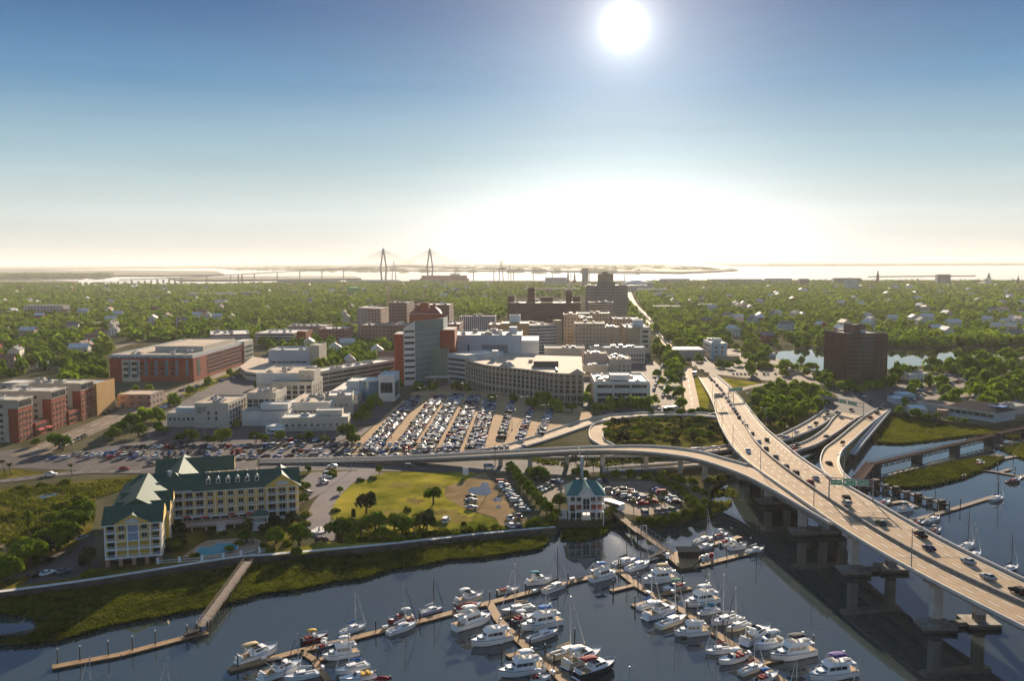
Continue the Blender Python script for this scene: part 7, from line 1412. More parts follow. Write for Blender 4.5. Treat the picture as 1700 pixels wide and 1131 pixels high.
for px, py, z, hd, k, col in [(1299, 727, 4.95, .9, 'sedan', 'silver'), (1306, 729, 4.95, .9, 'estate', 'silver'), (1323, 720, 4.4, .9, 'sedan', 'white'), (1345, 712, 3.8, 1.0, 'estate', 'white'), (1355, 705, 3.5, 1.0, 'estate', 'black'), (1374, 690, 2.9, 1.0, 'sedan', 'black'), (1370, 695, 3.0, 1.0, 'estate', 'silver'), (1390, 687, 2.8, 1.0, 'sedan', 'black'), (1396, 694, 3.0, 1.0, 'sedan', 'silver'), (1413, 682, 2.8, 1.0, 'sedan', 'black'), (1372, 727, 4.2, .9, 'sedan', 'black'), (1323, 742, 4.95, .8, 'pickup', 'grey'), (1317, 748, 5.0, .8, 'sedan', 'red'), (1399, 737, 7.5, 1.1, 'sedan', 'black'), (1376, 772, 12.6, 1.6, 'sedan', 'black'), (1445, 695, 3.6, .9, 'sedan', 'red'), (1456, 687, 3.2, .9, 'estate', 'black'), (1461, 680, 2.9, .9, 'sedan', 'green'), (1429, 657, 2.7, .8, 'sedan', 'grey'), (1435, 660, 2.7, .8, 'sedan', 'white'), (1444, 667, 2.7, .8, 'sedan', 'grey'), (1466, 673, 2.7, .8, 'sedan', 'silver'), (1402, 649, 2.7, .6, 'estate', 'silver'), (1480, 657, 2.7, .6, 'sedan', 'navy'), (1155, 751, 4.1, .1, 'van', 'white'), (1163, 748, 4.1, .1, 'sedan', 'silver'), (1188, 747, 4.35, .15, 'estate', 'white'), (1026, 758, 3.3, 0, 'sedan', 'white'), (1060, 757, 3.5, 0, 'sedan', 'grey'), (955, 761, 2.9, 0, 'sedan', 'grey'), (1183, 691, 5.5, 2.9, 'estate', 'silver')]:
    add_car(G(px, py, z) + Vector((0, 0, .08)), hd, 'on the ramps and viaducts beside the highway bridge', 'cars on the ramps', k, col)
for px, py, hd, k, col, wh in [(207, 780, 0, 'sedan', 'red', 'alone on the riverside drive west of the hotel'), (84, 790, .1, 'pickup', 'white', 'on the service road by the palms'), (552, 776, 3.1, 'sedan', 'white', 'on the riverside drive behind the hotel driveway'), (812, 778, 0, 'van', 'white', 'on the riverside drive above the dirt yard'), (680, 776, 0, 'estate', 'grey', 'on the riverside drive behind the lawn'), (252, 772, 0, 'sedan', 'grey', 'on the riverside drive behind the hotel'), (545, 789, .5, 'estate', 'silver', 'at the head of the hotel forecourt'), (542, 795, .3, 'sedan', 'white', 'in the middle of the hotel forecourt'), (538, 802, .1, 'sedan', 'silver', 'lowest in the hotel forecourt'), (510, 820, .4, 'sedan', 'grey', 'half hidden beside the hotel end wall'), (534, 899, .3, 'sedan', 'black', 'parked by the hotel fountain'), (782, 827, .1, 'sedan', 'black', 'first of three parked on the meadow'), (783, 833, .1, 'sedan', 'silver', 'second of three parked on the meadow'), (783, 845, .1, 'sedan', 'silver', 'last of three parked on the meadow'), (740, 868, 1.4, 'van', 'white', 'alone on the meadow among bushes'), (847, 864, 1.9, 'pickup', 'white', 'at the low end of dirt yard'), (861, 861, 1.9, 'pickup', 'grey', 'at the low end of dirt yard'), (847, 876, 2.0, 'estate', 'white', 'by the seawall below the dirt yard'), (860, 876, 2.0, 'sedan', 'navy', 'by the seawall below the dirt yard'), (79, 955, 1.1, 'sedan', 'white', 'in the shady hotel side car park'), (106, 952, 1.1, 'sedan', 'grey', 'in the shady hotel side car park'), (56, 959, 1.1, 'sedan', 'black', 'in the shady hotel side car park'), (78, 934, 1.1, 'estate', 'black', 'in the shady hotel side car park'), (137, 896, 1.1, 'sedan', 'silver', 'in the shady hotel side car park')]: add_car(G(px, py, 2.72), hd, wh, 'cars around the hotel and meadow', k, col)
row((832, 803), (872, 852), 3.4, 1.25, 'in the row along the dirt yard hedge', 'cars beside the dirt yard', gap=.05)
row((1019, 814), (1078, 838), 2.9, 1.1, 'in the near double row of the clubhouse car park', 'cars in the clubhouse car park', off=-2.4); row((1019, 814), (1078, 838), 2.9, 1.1, 'in the far double row of the clubhouse car park', 'cars in the clubhouse car park', off=2.6); row((1086, 812), (1128, 840), 2.9, 1.3, 'in the outer row of the clubhouse car park', 'cars in the clubhouse car park'); row((1066, 857), (1128, 850), 2.9, 1.4, 'in the waterside row of the clubhouse car park', 'cars in the clubhouse car park'); row((955, 803), (1008, 801), 3.0, 1.5, 'behind the teal clubhouse roof', 'cars in the clubhouse car park'); row((892, 818), (930, 800), 3.0, 1.3, 'between the hedge and the clubhouse', 'cars in the clubhouse car park')
row((85, 762.5), (300, 761.5), 5.4, 1.0, 'in the front row of the roadside car park', 'cars in the roadside car park', gap=.12); row((318, 761.5), (760, 757.5), 5.6, .25, 'in the row along the flyover wall', 'cars in the roadside car park', gap=.1); row((120, 757), (420, 752), 3.0, 1.5, 'in the middle row of the roadside car park', 'cars in the roadside car park', gap=.12); row((430, 752), (745, 748), 3.2, 1.3, 'in the long middle row of the roadside car park', 'cars in the roadside car park', gap=.3); row((200, 745), (690, 740), 3.1, 1.4, 'in the back row of the roadside car park', 'cars in the roadside car park', gap=.15)
for i, (A, Bp) in enumerate([((612, 750), (690, 660)), ((666, 748), (729, 659)), ((706, 748), (759, 657)), ((748, 747), (788, 658)), ((788, 746), (815, 662))]):
    for off in (-2.35, 2.35): row(A, Bp, 2.9, math.pi / 2 - .3, f'in the {ORD(i + 1)} double row of the hospital car park', 'cars in the hospital car park', off=off, gap=.04)
for A, Bp in [((832, 730), (850, 668)), ((862, 735), (885, 672)), ((895, 725), (915, 680)), ((820, 748), (880, 742)), ((600, 754), (780, 752))]: row(A, Bp, 3.0, math.pi / 2 - .35, 'in the loose eastern rows of the hospital car park', 'cars in the hospital car park', gap=.3)
for A, Bp, w_ in [((1085, 650), (1100, 605), 'in the lot between white clinic and avenue'), ((1100, 660), (1112, 618), 'in the lot between white clinic and avenue'), ((1090, 685), (1120, 672), 'in the lot between white clinic and avenue'), ((1215, 622), (1300, 622), 'in the lot past the white inn'), ((1240, 615), (1300, 608), 'in the lot past the white inn'), ((1265, 603), (1330, 620), 'in the lot past the white inn'), ((1540, 655), (1660, 640), 'in the restaurant car park'), ((1560, 668), (1680, 655), 'in the restaurant car park'), ((1520, 650), (1620, 628), 'in the restaurant car park'), ((1580, 676), (1690, 668), 'in the restaurant car park'), ((1540, 630), (1690, 604), 'in the restaurant car park'), ((1660, 688), (1700, 672), 'in the restaurant car park'), ((1500, 668), (1530, 660), 'in the restaurant car park'), ((1600, 650), (1700, 630), 'in the restaurant car park'), ((170, 690), (250, 655), 'kerbside on the city street'), ((100, 745), (150, 722), 'kerbside on the city street'), ((250, 690), (300, 660), 'in the lot by the lettered hospital wing'), ((300, 650), (420, 620), 'in the lot by the lettered hospital wing'), ((470, 733), (560, 733), 'in front of the long grey annex'), ((190, 640), (140, 645), 'behind the apartment block'), ((1136, 592), (1060, 515), 'on the avenue into town'), ((1122, 590), (1080, 540), 'on the avenue into town'), ((1070, 600), (1058, 585), 'behind the long white office'), ((20, 560), (90, 590), 'in the western neighbourhood')]: row(A, Bp, 4.2 if 'avenue' in w_ or 'kerb' in w_ else 3.1, .1 if 'avenue' in w_ or 'kerb' in w_ else 1.4, w_, 'cars in the town lots', gap=.25)
CARS.sort(key=lambda c: (c['p'] - Vector((0, 0, CAM_H))).length)
near_c, far_c = CARS[:298], CARS[298:]
cnt = {}; NAMEK = {'sedan': 'parked_car', 'estate': 'parked_car', 'van': 'van', 'pickup': 'pickup_truck'}; CATK = {'sedan': 'car', 'estate': 'car', 'van': 'van', 'pickup': 'pickup truck'}; WK = {'sedan': 'saloon', 'estate': 'SUV', 'van': 'van', 'pickup': 'pickup'}
tally = {}
for c in near_c: k = (c['col'], c['kind'], c['where']); tally[k] = tally.get(k, 0) + 1
for i, c in enumerate(near_c):
    k = (c['col'], c['kind'], c['where']); cnt[k] = cnt.get(k, 0) + 1; lab = f"{c['col']} {WK[c['kind']]} {c['where']}"
    if tally[k] > 1: lab += f", {ORD(cnt[k])} closest"
    nm = NAMEK[c['kind']]; nm = 'car' if nm == 'parked_car' and ('bridge' in c['where'] or 'drive' in c['where']) else nm; d = c['p'].length
    if d < 400:
        t = thing(nm, lab, CATK[c['kind']], c['p'], c['rz'], c['group']); bm_, gm2, wm, lm, tm, ws = car_mesh(c['kind'], c['col'], False); inst('body', bm_, t); inst('window', gm2, t); inst('headlight', lm, t); inst('tail_light', tm, t)
        for w in ws: inst('wheel', wm, t, w)
    else: o = inst(nm, car_mesh(c['kind'], c['col'], True), None, c['p'], c['rz']); tag(o, lab, CATK[c['kind']], c['group'])
# all farther cars together: one mesh
big = MB()
for c in far_c:
    me = car_mesh(c['kind'], c['col'], True); R3 = Matrix.Translation(c['p']) @ Matrix.Rotation(c['rz'], 4, 'Z'); n = len(big.v); big.v += [tuple(R3 @ v.co) for v in me.vertices]
    for p in me.polygons: big.f.append(tuple(n + i for i in p.vertices)); big.mi.append(big.m(me.materials[p.material_index]))
tag(big.build('distant_cars'), 'hundreds of parked cars farther off in the car parks', 'parked cars', None, 'stuff')
def bus(p, rz, lab, name='bus', cat='bus', L=9.0, col=white):
    t = thing(name, lab, cat, p, rz); b = MB(); b.box(-L / 2, L / 2, -1.25, 1.25, .4, 3.0, col); b.build('body', t); g = MB()
    for s in (-1, 1): g.box(-L / 2 + .4, L / 2 - .8, s * 1.26 - .02, s * 1.26 + .02, 1.5, 2.5, glass)
    g.box(L / 2, L / 2 + .03, -1.1, 1.1, 1.2, 2.6, glass); g.build('window', t)
    for x in (-L * .3, L * .32):
        for y in (-1.1, 1.1): w = MB(); w.tube((x, y - .15, .48), (x, y + .15, .48), .48, .48, tyre, 12); w.build('wheel', t)
bus(G(1019, 846, 2.66), 2.2, 'white shuttle bus parked beside the marina clubhouse'); bus(on_deck(1153, 620), 1.2 + math.pi, 'white box truck leaving the city on the outbound lanes', 'box_truck', 'truck', 8); bus(G(1113, 683, 2.66), .6, 'white coach parked in the lot by the avenue', L=11); bus(G(460, 722, 2.6), .1, 'white box truck at the hospital loading bay', 'box_truck', 'truck', 7.5)
# ================================================================ VEGETATION
leaf_oak = MLEAF('oak_leaves', (.030, .065, .005), (.14, .21, .012)); leaf_bush = MLEAF('bush_leaves', (.045, .078, .006), (.22, .23, .016)); leaf_palm = MLEAF('palm_fronds', (.045, .065, .016), (.12, .125, .035)); leaf_yel = MLEAF('yellow_green_leaves', (.10, .14, .010), (.25, .26, .018)); leaf_far = MLEAF('far_leaves', (.030, .080, .005), (.20, .28, .014), .12, .012); leaf_dark = MLEAF('evergreen_leaves', (.018, .034, .012), (.05, .065, .018)); reed = MLEAF('marsh_reeds', (.032, .050, .006), (.16, .165, .016), .25, .05)
bark = M('tree_bark', (.10, .07, .05), .95, .3, 2)
def crown_np(seed, n, s, lobes=10, flat=.75, low=.15):
    r = np.random.default_rng(seed); c = r.normal(size=(lobes, 3)); c /= np.linalg.norm(c, axis=1)[:, None]; c *= r.uniform(.35, .66, (lobes, 1)); c[:, 2] = np.abs(c[:, 2]) * flat + low; lr = r.uniform(.30, .48, lobes)
    k = r.integers(0, lobes, n); d = r.normal(size=(n, 3)); d /= np.linalg.norm(d, axis=1)[:, None]; d[:, 2] = np.where(d[:, 2] < -.35, -d[:, 2], d[:, 2]); p = c[k] + d * (lr[k] * r.uniform(.72, 1.06, n))[:, None]
    nn = d + r.normal(size=(n, 3)) * .32; nn /= np.linalg.norm(nn, axis=1)[:, None]; u = np.cross(nn, r.normal(size=(n, 3))); u /= np.linalg.norm(u, axis=1)[:, None]; w = np.cross(nn, u); ss = (s * r.uniform(.55, 1.35, n))[:, None]
    V = np.stack([p - u * ss * .5 - w * ss * .35, p + u * ss * .5 - w * ss * .2, p + u * ss * .42 + w * ss * .5, p - u * ss * .45 + w * ss * .35], 1).reshape(-1, 3); return V
def quads(n): return np.arange(n * 4).reshape(-1, 4)
def crown_mesh(seed, n, s, m, **k): V = crown_np(seed, n, s, **k); return np_mesh('crown', V, quads(n), [m])
def trunk_mesh(h, r, seed):
    rr = random.Random(seed); b = MB(); b.tube((0, 0, -.1), (.03, .02, h), r * 1.25, r * .8, bark, 7)
    for k in range(5): a = k * 1.26 + rr.random(); e = (math.cos(a) * .45, math.sin(a) * .45, h + rr.uniform(.25, .6)); b.tube((.02, .02, h * .92), e, r * .55, r * .2, bark, 5)
    return b.mesh('trunk')
TR = [trunk_mesh(.45, .07, s) for s in range(3)]
CRN = {}
def crowns(kind, lod):
    if (kind, lod) not in CRN:
        m, kw = {'oak': (leaf_oak, {}), 'bush': (leaf_bush, dict(flat=.6, low=.0)), 'yellow': (leaf_yel, {}), 'dark': (leaf_dark, dict(flat=1.0))}[kind]; n, s = ((1300, .15), (520, .235), (230, .34))[lod]; CRN[kind, lod] = [crown_mesh(sd * 7 + len(kind), n, s, m, lobes=9 + sd, **kw) for sd in range(4)]
    return CRN[kind, lod]
def palm_meshes(sd):
    rr = random.Random(sd); b = MB(); pts = [(0, 0, 0), (.12, .05, .35), (.18, .1, .7), (.2, .12, 1.0)]
    for p, q, a, c in zip(pts, pts[1:], (.034, .026, .022), (.026, .022, .02)): b.tube(p, q, a, c, bark, 7)
    f = MB()
    for k in range(26):
        a = k * 2.399; el = rr.uniform(-.3, 1.1); L = rr.uniform(.26, .36); prev = None; d = Vector((math.cos(a), math.sin(a), 0)); sd_ = Vector((-d.y, d.x, 0))
        for i in range(6):
            t = i / 5; p = Vector(pts[-1]) + d * L * t * math.cos(el * .6) + Vector((0, 0, L * (math.sin(el) * t - .75 * t * t))); w = .055 * math.sin(math.pi * min(1, t * .9 + .12)); l, r_ = p - sd_ * w + Vector((0, 0, -w * .5)), p + sd_ * w + Vector((0, 0, -w * .5))
            if prev: f.face([prev[0], l, p, prev[1]], leaf_palm); f.face([prev[1], p, r_, prev[2]], leaf_palm)
            prev = (l, p, r_)
    return b.mesh('trunk'), f.mesh('crown')
PALM = [palm_meshes(s) for s in range(3)]
TREES = []   # (x, y, z, kind, radius, height)
def T_(px, py, r, h, kind='oak', z=ZG): p = G(px, py, z); TREES.append([p.x, p.y, z, kind, r, h])
for a in [(608, 853, 5.2, 9, 'dark'), (720, 838, 4.8, 8.5), (564, 820, 2.0, 3.6), (512, 785, 1.8, 4), (630, 788, 1.8, 5), (598, 799, 2.4, 2.6, 'bush'), (618, 796, 2.2, 2.6, 'bush'), (556, 850, 2.4, 2.6, 'bush'), (587, 864, 1.3, 4.2, 'dark'), (675, 850, 1.9, 3.4, 'bush'), (562, 894, 5.4, 8), (578, 884, 3.2, 6, 'dark'), (600, 893, 4.4, 7.6, 'yellow'), (622, 886, 5.6, 9.5), (634, 896, 3.4, 5), (655, 884, 4.6, 8, 'yellow'), (668, 890, 5.4, 7.5), (690, 879, 3.0, 5.4, 'yellow'), (708, 886, 4.4, 9, 'dark'), (722, 880, 2.4, 4), (730, 870, 1.8, 2.6, 'bush'), (770, 872, 1.6, 2, 'bush'), (690, 858, 1.6, 2, 'bush'), (640, 868, 2, 3, 'bush'), (580, 900, 3.5, 5, 'bush'), (650, 895, 3, 3.5, 'yellow'), (660, 898, 3, 4, 'bush'), (690, 893, 3, 4, 'bush'), (497, 906, 4.8, 8), (492, 918, 2.4, 3, 'bush'), (503, 820, 3.6, 6), (503, 838, 2.8, 5), (505, 858, 3.2, 3.5, 'bush'), (486, 868, 3.5, 4, 'dark'), (508, 873, 2.6, 3, 'bush'), (548, 792, 3, 4, 'bush'), (553, 786, 2.5, 3.5, 'bush'), (740, 885, 2.6, 3, 'bush'), (756, 888, 2.4, 2.4, 'bush'), (778, 884, 2.2, 2.6, 'yellow'), (800, 880, 2.2, 2.4, 'yellow'), (822, 877, 2.4, 2.6, 'bush'), (700, 889, 2.6, 2.6, 'yellow'),
          (847, 784, 2.4, 5.5), (852, 790, 2.6, 6), (857, 797, 2.6, 6), (862, 804, 2.7, 6), (869, 812, 2.8, 6.4), (876, 820, 2.8, 6.4), (883, 829, 3, 6.6), (890, 838, 3, 6.8), (898, 847, 3.2, 6.8), (908, 856, 3.4, 6.4), (917, 866, 3.2, 5.6, 'bush'), (893, 870, 2.6, 3, 'yellow'), (880, 872, 2.4, 3, 'bush'), (905, 874, 2.6, 3.2, 'bush'), (888, 797, 3.2, 6.5), (898, 795, 3.2, 6.5), (905, 800, 3, 6), (880, 792, 2.6, 5), (929, 846, 3.6, 7), (925, 858, 3, 5, 'bush'),
          (295, 894, 4, 6.5, 'dark'), (410, 902, 3.0, 5), (458, 903, 4.2, 6.5), (285, 916, 4, 5.5), (300, 910, 3, 4.5, 'dark'), (381, 918, 2.2, 2.6), (323, 925, 2.2, 2.6, 'bush'), (455, 878, 3.8, 5, 'dark'), (440, 888, 3, 4, 'dark'), (470, 880, 3, 4, 'dark'), (438, 908, 2, 3, 'bush'), (448, 914, 2.2, 3, 'bush'), (398, 905, 2.2, 3, 'bush'), (350, 890, 2, 2.4, 'dark'), (372, 892, 2, 2.4, 'dark'), (478, 905, 2.4, 3, 'bush'),
          (52, 940, 7, 10), (96, 916, 8, 11), (125, 890, 7.5, 11), (137, 868, 6, 10), (8, 968, 6, 9), (148, 942, 3.8, 6, 'dark'), (20, 950, 5, 7), (70, 925, 6, 8, 'dark'), (112, 872, 5, 7), (48, 892, 1.7, 11, 'yellow'), (100, 843, 3.4, 4, 'bush'), (120, 850, 3, 3.4, 'yellow'), (70, 850, 3, 3, 'bush'), (140, 850, 4, 6, 'yellow'), (20, 858, 3, 3, 'bush'), (35, 812, 3.4, 3, 'bush'), (70, 808, 3.4, 3, 'bush'), (110, 804, 3.6, 3.4, 'bush'), (82, 872, 4, 5, 'yellow'), (150, 955, 3, 3, 'bush'), (30, 905, 4, 4, 'bush'), (112, 842, 3, 3.6, 'bush'), (130, 832, 3, 4, 'bush'),
          (318, 734, 5.2, 8), (368, 737, 5.8, 9, 'yellow'), (425, 735, 4.0, 7), (463, 733, 3.8, 6.5, 'yellow'), (497, 733, 2.6, 4.5), (513, 732, 3.2, 5.5), (540, 734, 3.0, 4, 'yellow'), (576, 728, 6, 9), (600, 705, 6, 9.5), (620, 680, 6, 10), (585, 740, 5, 8), (608, 690, 5, 9), (632, 664, 5, 9), (290, 672, 5.4, 8.5), (165, 662, 4.2, 10), (172, 668, 3.6, 8), (200, 722, 6, 9), (218, 712, 6.5, 10), (238, 705, 6.5, 10), (258, 700, 6, 9), (188, 732, 5, 8), (230, 725, 5, 8), (105, 748, 6, 9.5), (92, 742, 5, 8), (245, 655, 5, 8), (60, 741, 3, 5), (270, 722, 4, 6), (262, 716, 4, 6), (300, 736, 4, 6), (345, 736, 3.5, 5), (660, 645, 4, 8), (690, 648, 4, 7), (720, 650, 4, 7), (700, 650, 3, 6), (760, 648, 5, 8), (772, 650, 4, 7, 'dark'), (815, 668, 4, 6), (850, 668, 4, 6), (880, 676, 4, 7), (905, 680, 8, 13), (925, 684, 6, 10), (950, 686, 5, 8), (975, 672, 4, 8, 'yellow'), (980, 655, 4, 8, 'yellow'), (992, 690, 5, 9), (1000, 688, 4, 7, 'yellow'), (1015, 680, 5, 9), (1030, 680, 5, 9), (1046, 680, 5, 9), (1062, 680, 5, 9), (1076, 680, 5, 9), (1085, 672, 4, 7), (1100, 640, 4, 7, 'yellow'), (1090, 625, 4, 7), (1110, 655, 4, 7), (1120, 640, 5, 8), (1128, 660, 5, 8), (1132, 680, 5, 8), (1110, 690, 4, 6), (1130, 692, 4, 6), (1150, 692, 4, 6), (1165, 690, 4, 6), (1180, 688, 3, 4, 'bush'), (1080, 690, 3, 5), (1128, 610, 6, 10), (1122, 598, 6, 10), (1112, 590, 6, 10), (1105, 600, 5, 9), (1116, 620, 5, 9),
          (1395, 650, 5, 8), (1410, 648, 5, 9), (1440, 650, 5, 9), (1455, 648, 5, 9), (1470, 645, 5, 9), (1482, 640, 5, 10, 'yellow'), (1488, 630, 6, 11), (1500, 622, 5, 8), (1425, 652, 4, 7), (1380, 645, 5, 8), (1520, 619, 4, 6), (1540, 618, 5, 7), (1555, 616, 4, 6), (1585, 618, 6, 8), (1602, 614, 6, 9), (1642, 604, 7, 10), (1655, 606, 6, 8), (1675, 611, 6, 8), (1640, 640, 8, 12), (1655, 652, 8, 11, 'yellow'), (1622, 650, 6, 8), (1690, 650, 7, 10), (1672, 640, 6, 9), (1610, 632, 5, 8), (1560, 646, 3, 6), (1545, 640, 3, 6), (1530, 648, 3, 6), (1515, 655, 3, 6), (1580, 660, 3, 5, 'bush'), (1560, 672, 3, 4), (1540, 697, 3, 4), (1555, 695, 3, 4), (1600, 702, 3, 3, 'bush'), (1580, 700, 3, 3, 'bush'), (1502, 676, 3, 7, 'yellow'), (1495, 688, 3, 6), (1520, 694, 4, 6), (1240, 600, 6, 9), (1252, 605, 6, 9), (1265, 612, 5, 8), (1320, 618, 5, 8), (1340, 625, 5, 8), (1355, 630, 5, 8), (1370, 632, 5, 9), (1150, 590, 5, 8), (1160, 600, 5, 8), (1195, 610, 5, 7), (1210, 612, 5, 7), (1225, 608, 5, 7), (1330, 605, 5, 8), (1300, 625, 5, 7), (392, 712, 3, 5), (486, 702, 4, 6), (560, 698, 4, 6), (530, 690, 4, 6), (540, 640, 5, 8), (560, 634, 5, 8), (590, 640, 4, 7), (610, 628, 5, 8), (640, 625, 5, 8), (315, 655, 4, 7), (345, 640, 4, 7), (380, 625, 4, 7), (430, 645, 4, 7), (225, 655, 4, 7), (205, 668, 4, 7), (355, 737, 3, 5), (440, 736, 3, 5)]: T_(*a)
for px, py, h in [(8, 787, 6), (19, 792, 6), (120, 791, 5), (423, 904, 8.5), (932, 797, 6.5), (940, 792, 6), (985, 788, 6.5), (1010, 787, 6), (1087, 852, 6.5), (1107, 848, 7), (1075, 856, 6), (1160, 790, 6), (948, 868, 4.5), (1052, 852, 5), (1033, 786, 6), (1066, 790, 6), (845, 800, 6), (867, 830, 6), (1098, 854, 5.5)]: T_(px, py, 1, h, 'palm')
for px, py, r, h in [(958, 786, 3.2, 5), (970, 790, 3, 4.5), (1020, 790, 3, 5), (1046, 792, 3.4, 5.5), (1075, 795, 3.4, 5.5), (1095, 800, 3.2, 4.6), (1110, 806, 3, 4), (1122, 812, 3, 4), (1135, 822, 3, 4), (1145, 832, 3.4, 4.6), (1152, 842, 3.6, 5), (1160, 850, 3.4, 4.6), (1140, 858, 3.4, 4.4), (1120, 862, 3.2, 4), (1100, 866, 3, 3.6), (1080, 867, 2.8, 3.2), (1064, 866, 2.6, 3), (1172, 838, 3, 4), (1168, 820, 2.6, 3.4), (1155, 815, 2.6, 3.4), (1008, 856, 2.4, 3), (1016, 850, 2.4, 3.4), (1000, 796, 2.8, 4), (1180, 800, 3, 3.6), (1195, 796, 3, 3.6), (1130, 800, 3, 3.4), (1100, 790, 3, 4), (1120, 795, 3, 4), (1150, 800, 3, 3.5), (1190, 850, 2, 2.4)]: T_(px, py, r, h, 'bush')
rt = random.Random(3)
def in_poly(x, y, P):
    c = False; j = len(P) - 1
    for i in range(len(P)):
        if (P[i][1] > y) != (P[j][1] > y) and x < (P[j][0] - P[i][0]) * (y - P[i][1]) / (P[j][1] - P[i][1]) + P[i][0]: c = not c
        j = i
    return c
def fill(poly, n, kinds, r0, r1, h0, h1, md):
    P = [G2(*p) for p in poly]; xs, ys = [p[0] for p in P], [p[1] for p in P]; got = []; tries = 0
    while len(got) < n and tries < n * 60:
        tries += 1; x, y = rt.uniform(min(xs), max(xs)), rt.uniform(min(ys), max(ys))
        if not in_poly(x, y, P) or any((x - a) ** 2 + (y - c) ** 2 < md * md for a, c in got): continue
        got.append((x, y)); f = rt.random(); TREES.append([x, y, ZG, rt.choice(kinds), r0 + (r1 - r0) * f, h0 + (h1 - h0) * f])
fill([(1010, 738), (1004, 716), (1025, 701), (1060, 697), (1180, 698), (1205, 722), (1195, 735), (1090, 740)], 85, ['bush', 'bush', 'oak', 'yellow', 'dark'], 2.0, 4.2, 2.2, 5.5, 4.2)
fill([(1240, 667), (1280, 644), (1330, 645), (1372, 655), (1385, 662), (1355, 682), (1310, 708), (1290, 722), (1270, 700)], 75, ['bush', 'oak', 'oak', 'yellow', 'dark'], 3.0, 5.5, 3.5, 8.5, 5.5)
fill([(900, 748), (960, 742), (1000, 742), (1000, 752), (940, 756)], 8, ['bush'], 1.5, 2.5, 1.5, 2.5, 5)
LM = {'the yellow hotel': (390, 865), 'the marina clubhouse': (972, 860), 'the brick laboratory': (250, 632), 'the green glass tower': (700, 638), 'the dark tower': (1435, 637), 'the white clinic': (1030, 668), 'the curved clinic': (880, 665), 'the bushy loop island': (1095, 718), 'the white inn': (1190, 598), 'the lettered hospital wing': (350, 711), 'the apartment towers': (40, 735), 'the waterside restaurant': (1610, 696), 'the roadside notice board': (773, 792), 'the hotel fountain': (530, 884), 'the tidal creek': (70, 828)}
LMW = {k: Vector(G2(*v)) for k, v in LM.items()}
LOOK = {'oak': 'rounded mid green tree', 'bush': 'low olive green bush', 'yellow': 'yellow green leafy tree', 'dark': 'dense dark evergreen tree', 'palm': 'palm tree with bare trunk'}
def auto_label(items, look, lm=LMW, pos=lambda t: Vector((t[0], t[1]))):
    out = []
    by = {}
    for i, t in enumerate(items): by.setdefault(look(t), []).append(i)
    ranks = {}
    for lk, ids in by.items():
        for k, w in lm.items():
            for n, i in enumerate(sorted(ids, key=lambda i: (pos(items[i]) - w).length)): ranks[i, k] = n + 1
    for i, t in enumerate(items):
        k = min(lm, key=lambda k: (ranks[i, k], (pos(t) - lm[k]).length)); n = ranks[i, k]; out.append(f"{look(t)}, " + ('nearest to ' if n == 1 else f'{ORD(n)} nearest to ') + k)
    return out
palms = [t for t in TREES if t[3] == 'palm']; rest = sorted([t for t in TREES if t[3] != 'palm'], key=lambda t: math.hypot(t[0], t[1]))
ind, spill = palms + rest[:270], rest[270:]
for t, lab in zip(ind, auto_label(ind, lambda t: LOOK[t[3]])):
    x, y, z, kind, r, h = t; d = math.hypot(x, y); rz = rt.uniform(0, 6.28)
    if kind == 'palm':
        tr, cr = PALM[rt.randrange(3)]; o = thing('palm_tree', lab, 'palm tree', (x, y, z), rz, 'palms along the waterfront'); o.scale = (h * .95, h * .95, h); inst('trunk', tr, o); inst('crown', cr, o); continue
    nm = 'bush' if kind == 'bush' else 'tree'; lod = 0 if d < 380 else 1; cm = rt.choice(crowns(kind, lod)); o = thing(nm, lab, nm, (x, y, z), rz, 'bushes around the waterfront' if kind == 'bush' else 'trees around the waterfront and hospital')
    if kind == 'bush': inst('crown', cm, o, (0, 0, -.1), scale=(r, r, h / 1.15)); inst('trunk', TR[0], o, scale=(r, r, h * .5))
    else: inst('crown', cm, o, (0, 0, h * .26), scale=(r, r, h * .66)); inst('trunk', rt.choice(TR), o, scale=(r * 1.1, r * 1.1, h * .85))
# houses of the old neighbourhoods
HN = [(0, 478), (420, 474), (640, 478), (640, 515), (585, 540), (480, 534), (345, 545), (185, 565), (110, 610), (-100, 650), (-160, 540)]
HE = [(1075, 486), (1300, 478), (1700, 476), (1830, 500), (1830, 570), (1700, 572), (1530, 560), (1380, 575), (1290, 578), (1200, 565), (1120, 545)]
HM = [(650, 474), (960, 476), (1040, 486), (965, 494), (845, 494), (760, 498), (650, 498)]
HC = [(500, 566), (560, 574), (650, 578), (652, 612), (530, 622), (490, 600)]
def npoly(P, n, seed):
    r = np.random.default_rng(seed); Pw = np.array([G2(*p) for p in P]); lo, hi = Pw.min(0), Pw.max(0); out = np.zeros((0, 2))
    while len(out) < n:
        q = r.uniform(lo, hi, (n * 3, 2)); c = np.zeros(len(q), bool); j = len(Pw) - 1
        for i in range(len(Pw)):
            a, e = Pw[i], Pw[j]; cond = (a[1] > q[:, 1]) != (e[1] > q[:, 1]); xx = (e[0] - a[0]) * (q[:, 1] - a[1]) / (e[1] - a[1] + 1e-9) + a[0]; c ^= cond & (q[:, 0] < xx); j = i
        out = np.vstack([out, q[c]])
    return out[:n]
def in_px(P, n, seed, ymin, ymax):
    """points spread evenly over the picture height of a region, so nearer ground gets its share"""
    q = npoly(P, n * 14, seed); r = np.random.default_rng(seed + 1); D = q[:, 1]; w = (1 / D ** 2.2); w /= w.sum(); return q[r.choice(len(q), n, replace=False, p=w)]
HOUSES = np.vstack([in_px(HN, 100, 1, 0, 0), in_px(HE, 115, 2, 0, 0), in_px(HM, 22, 3, 0, 0), in_px(HC, 8, 4, 0, 0)])
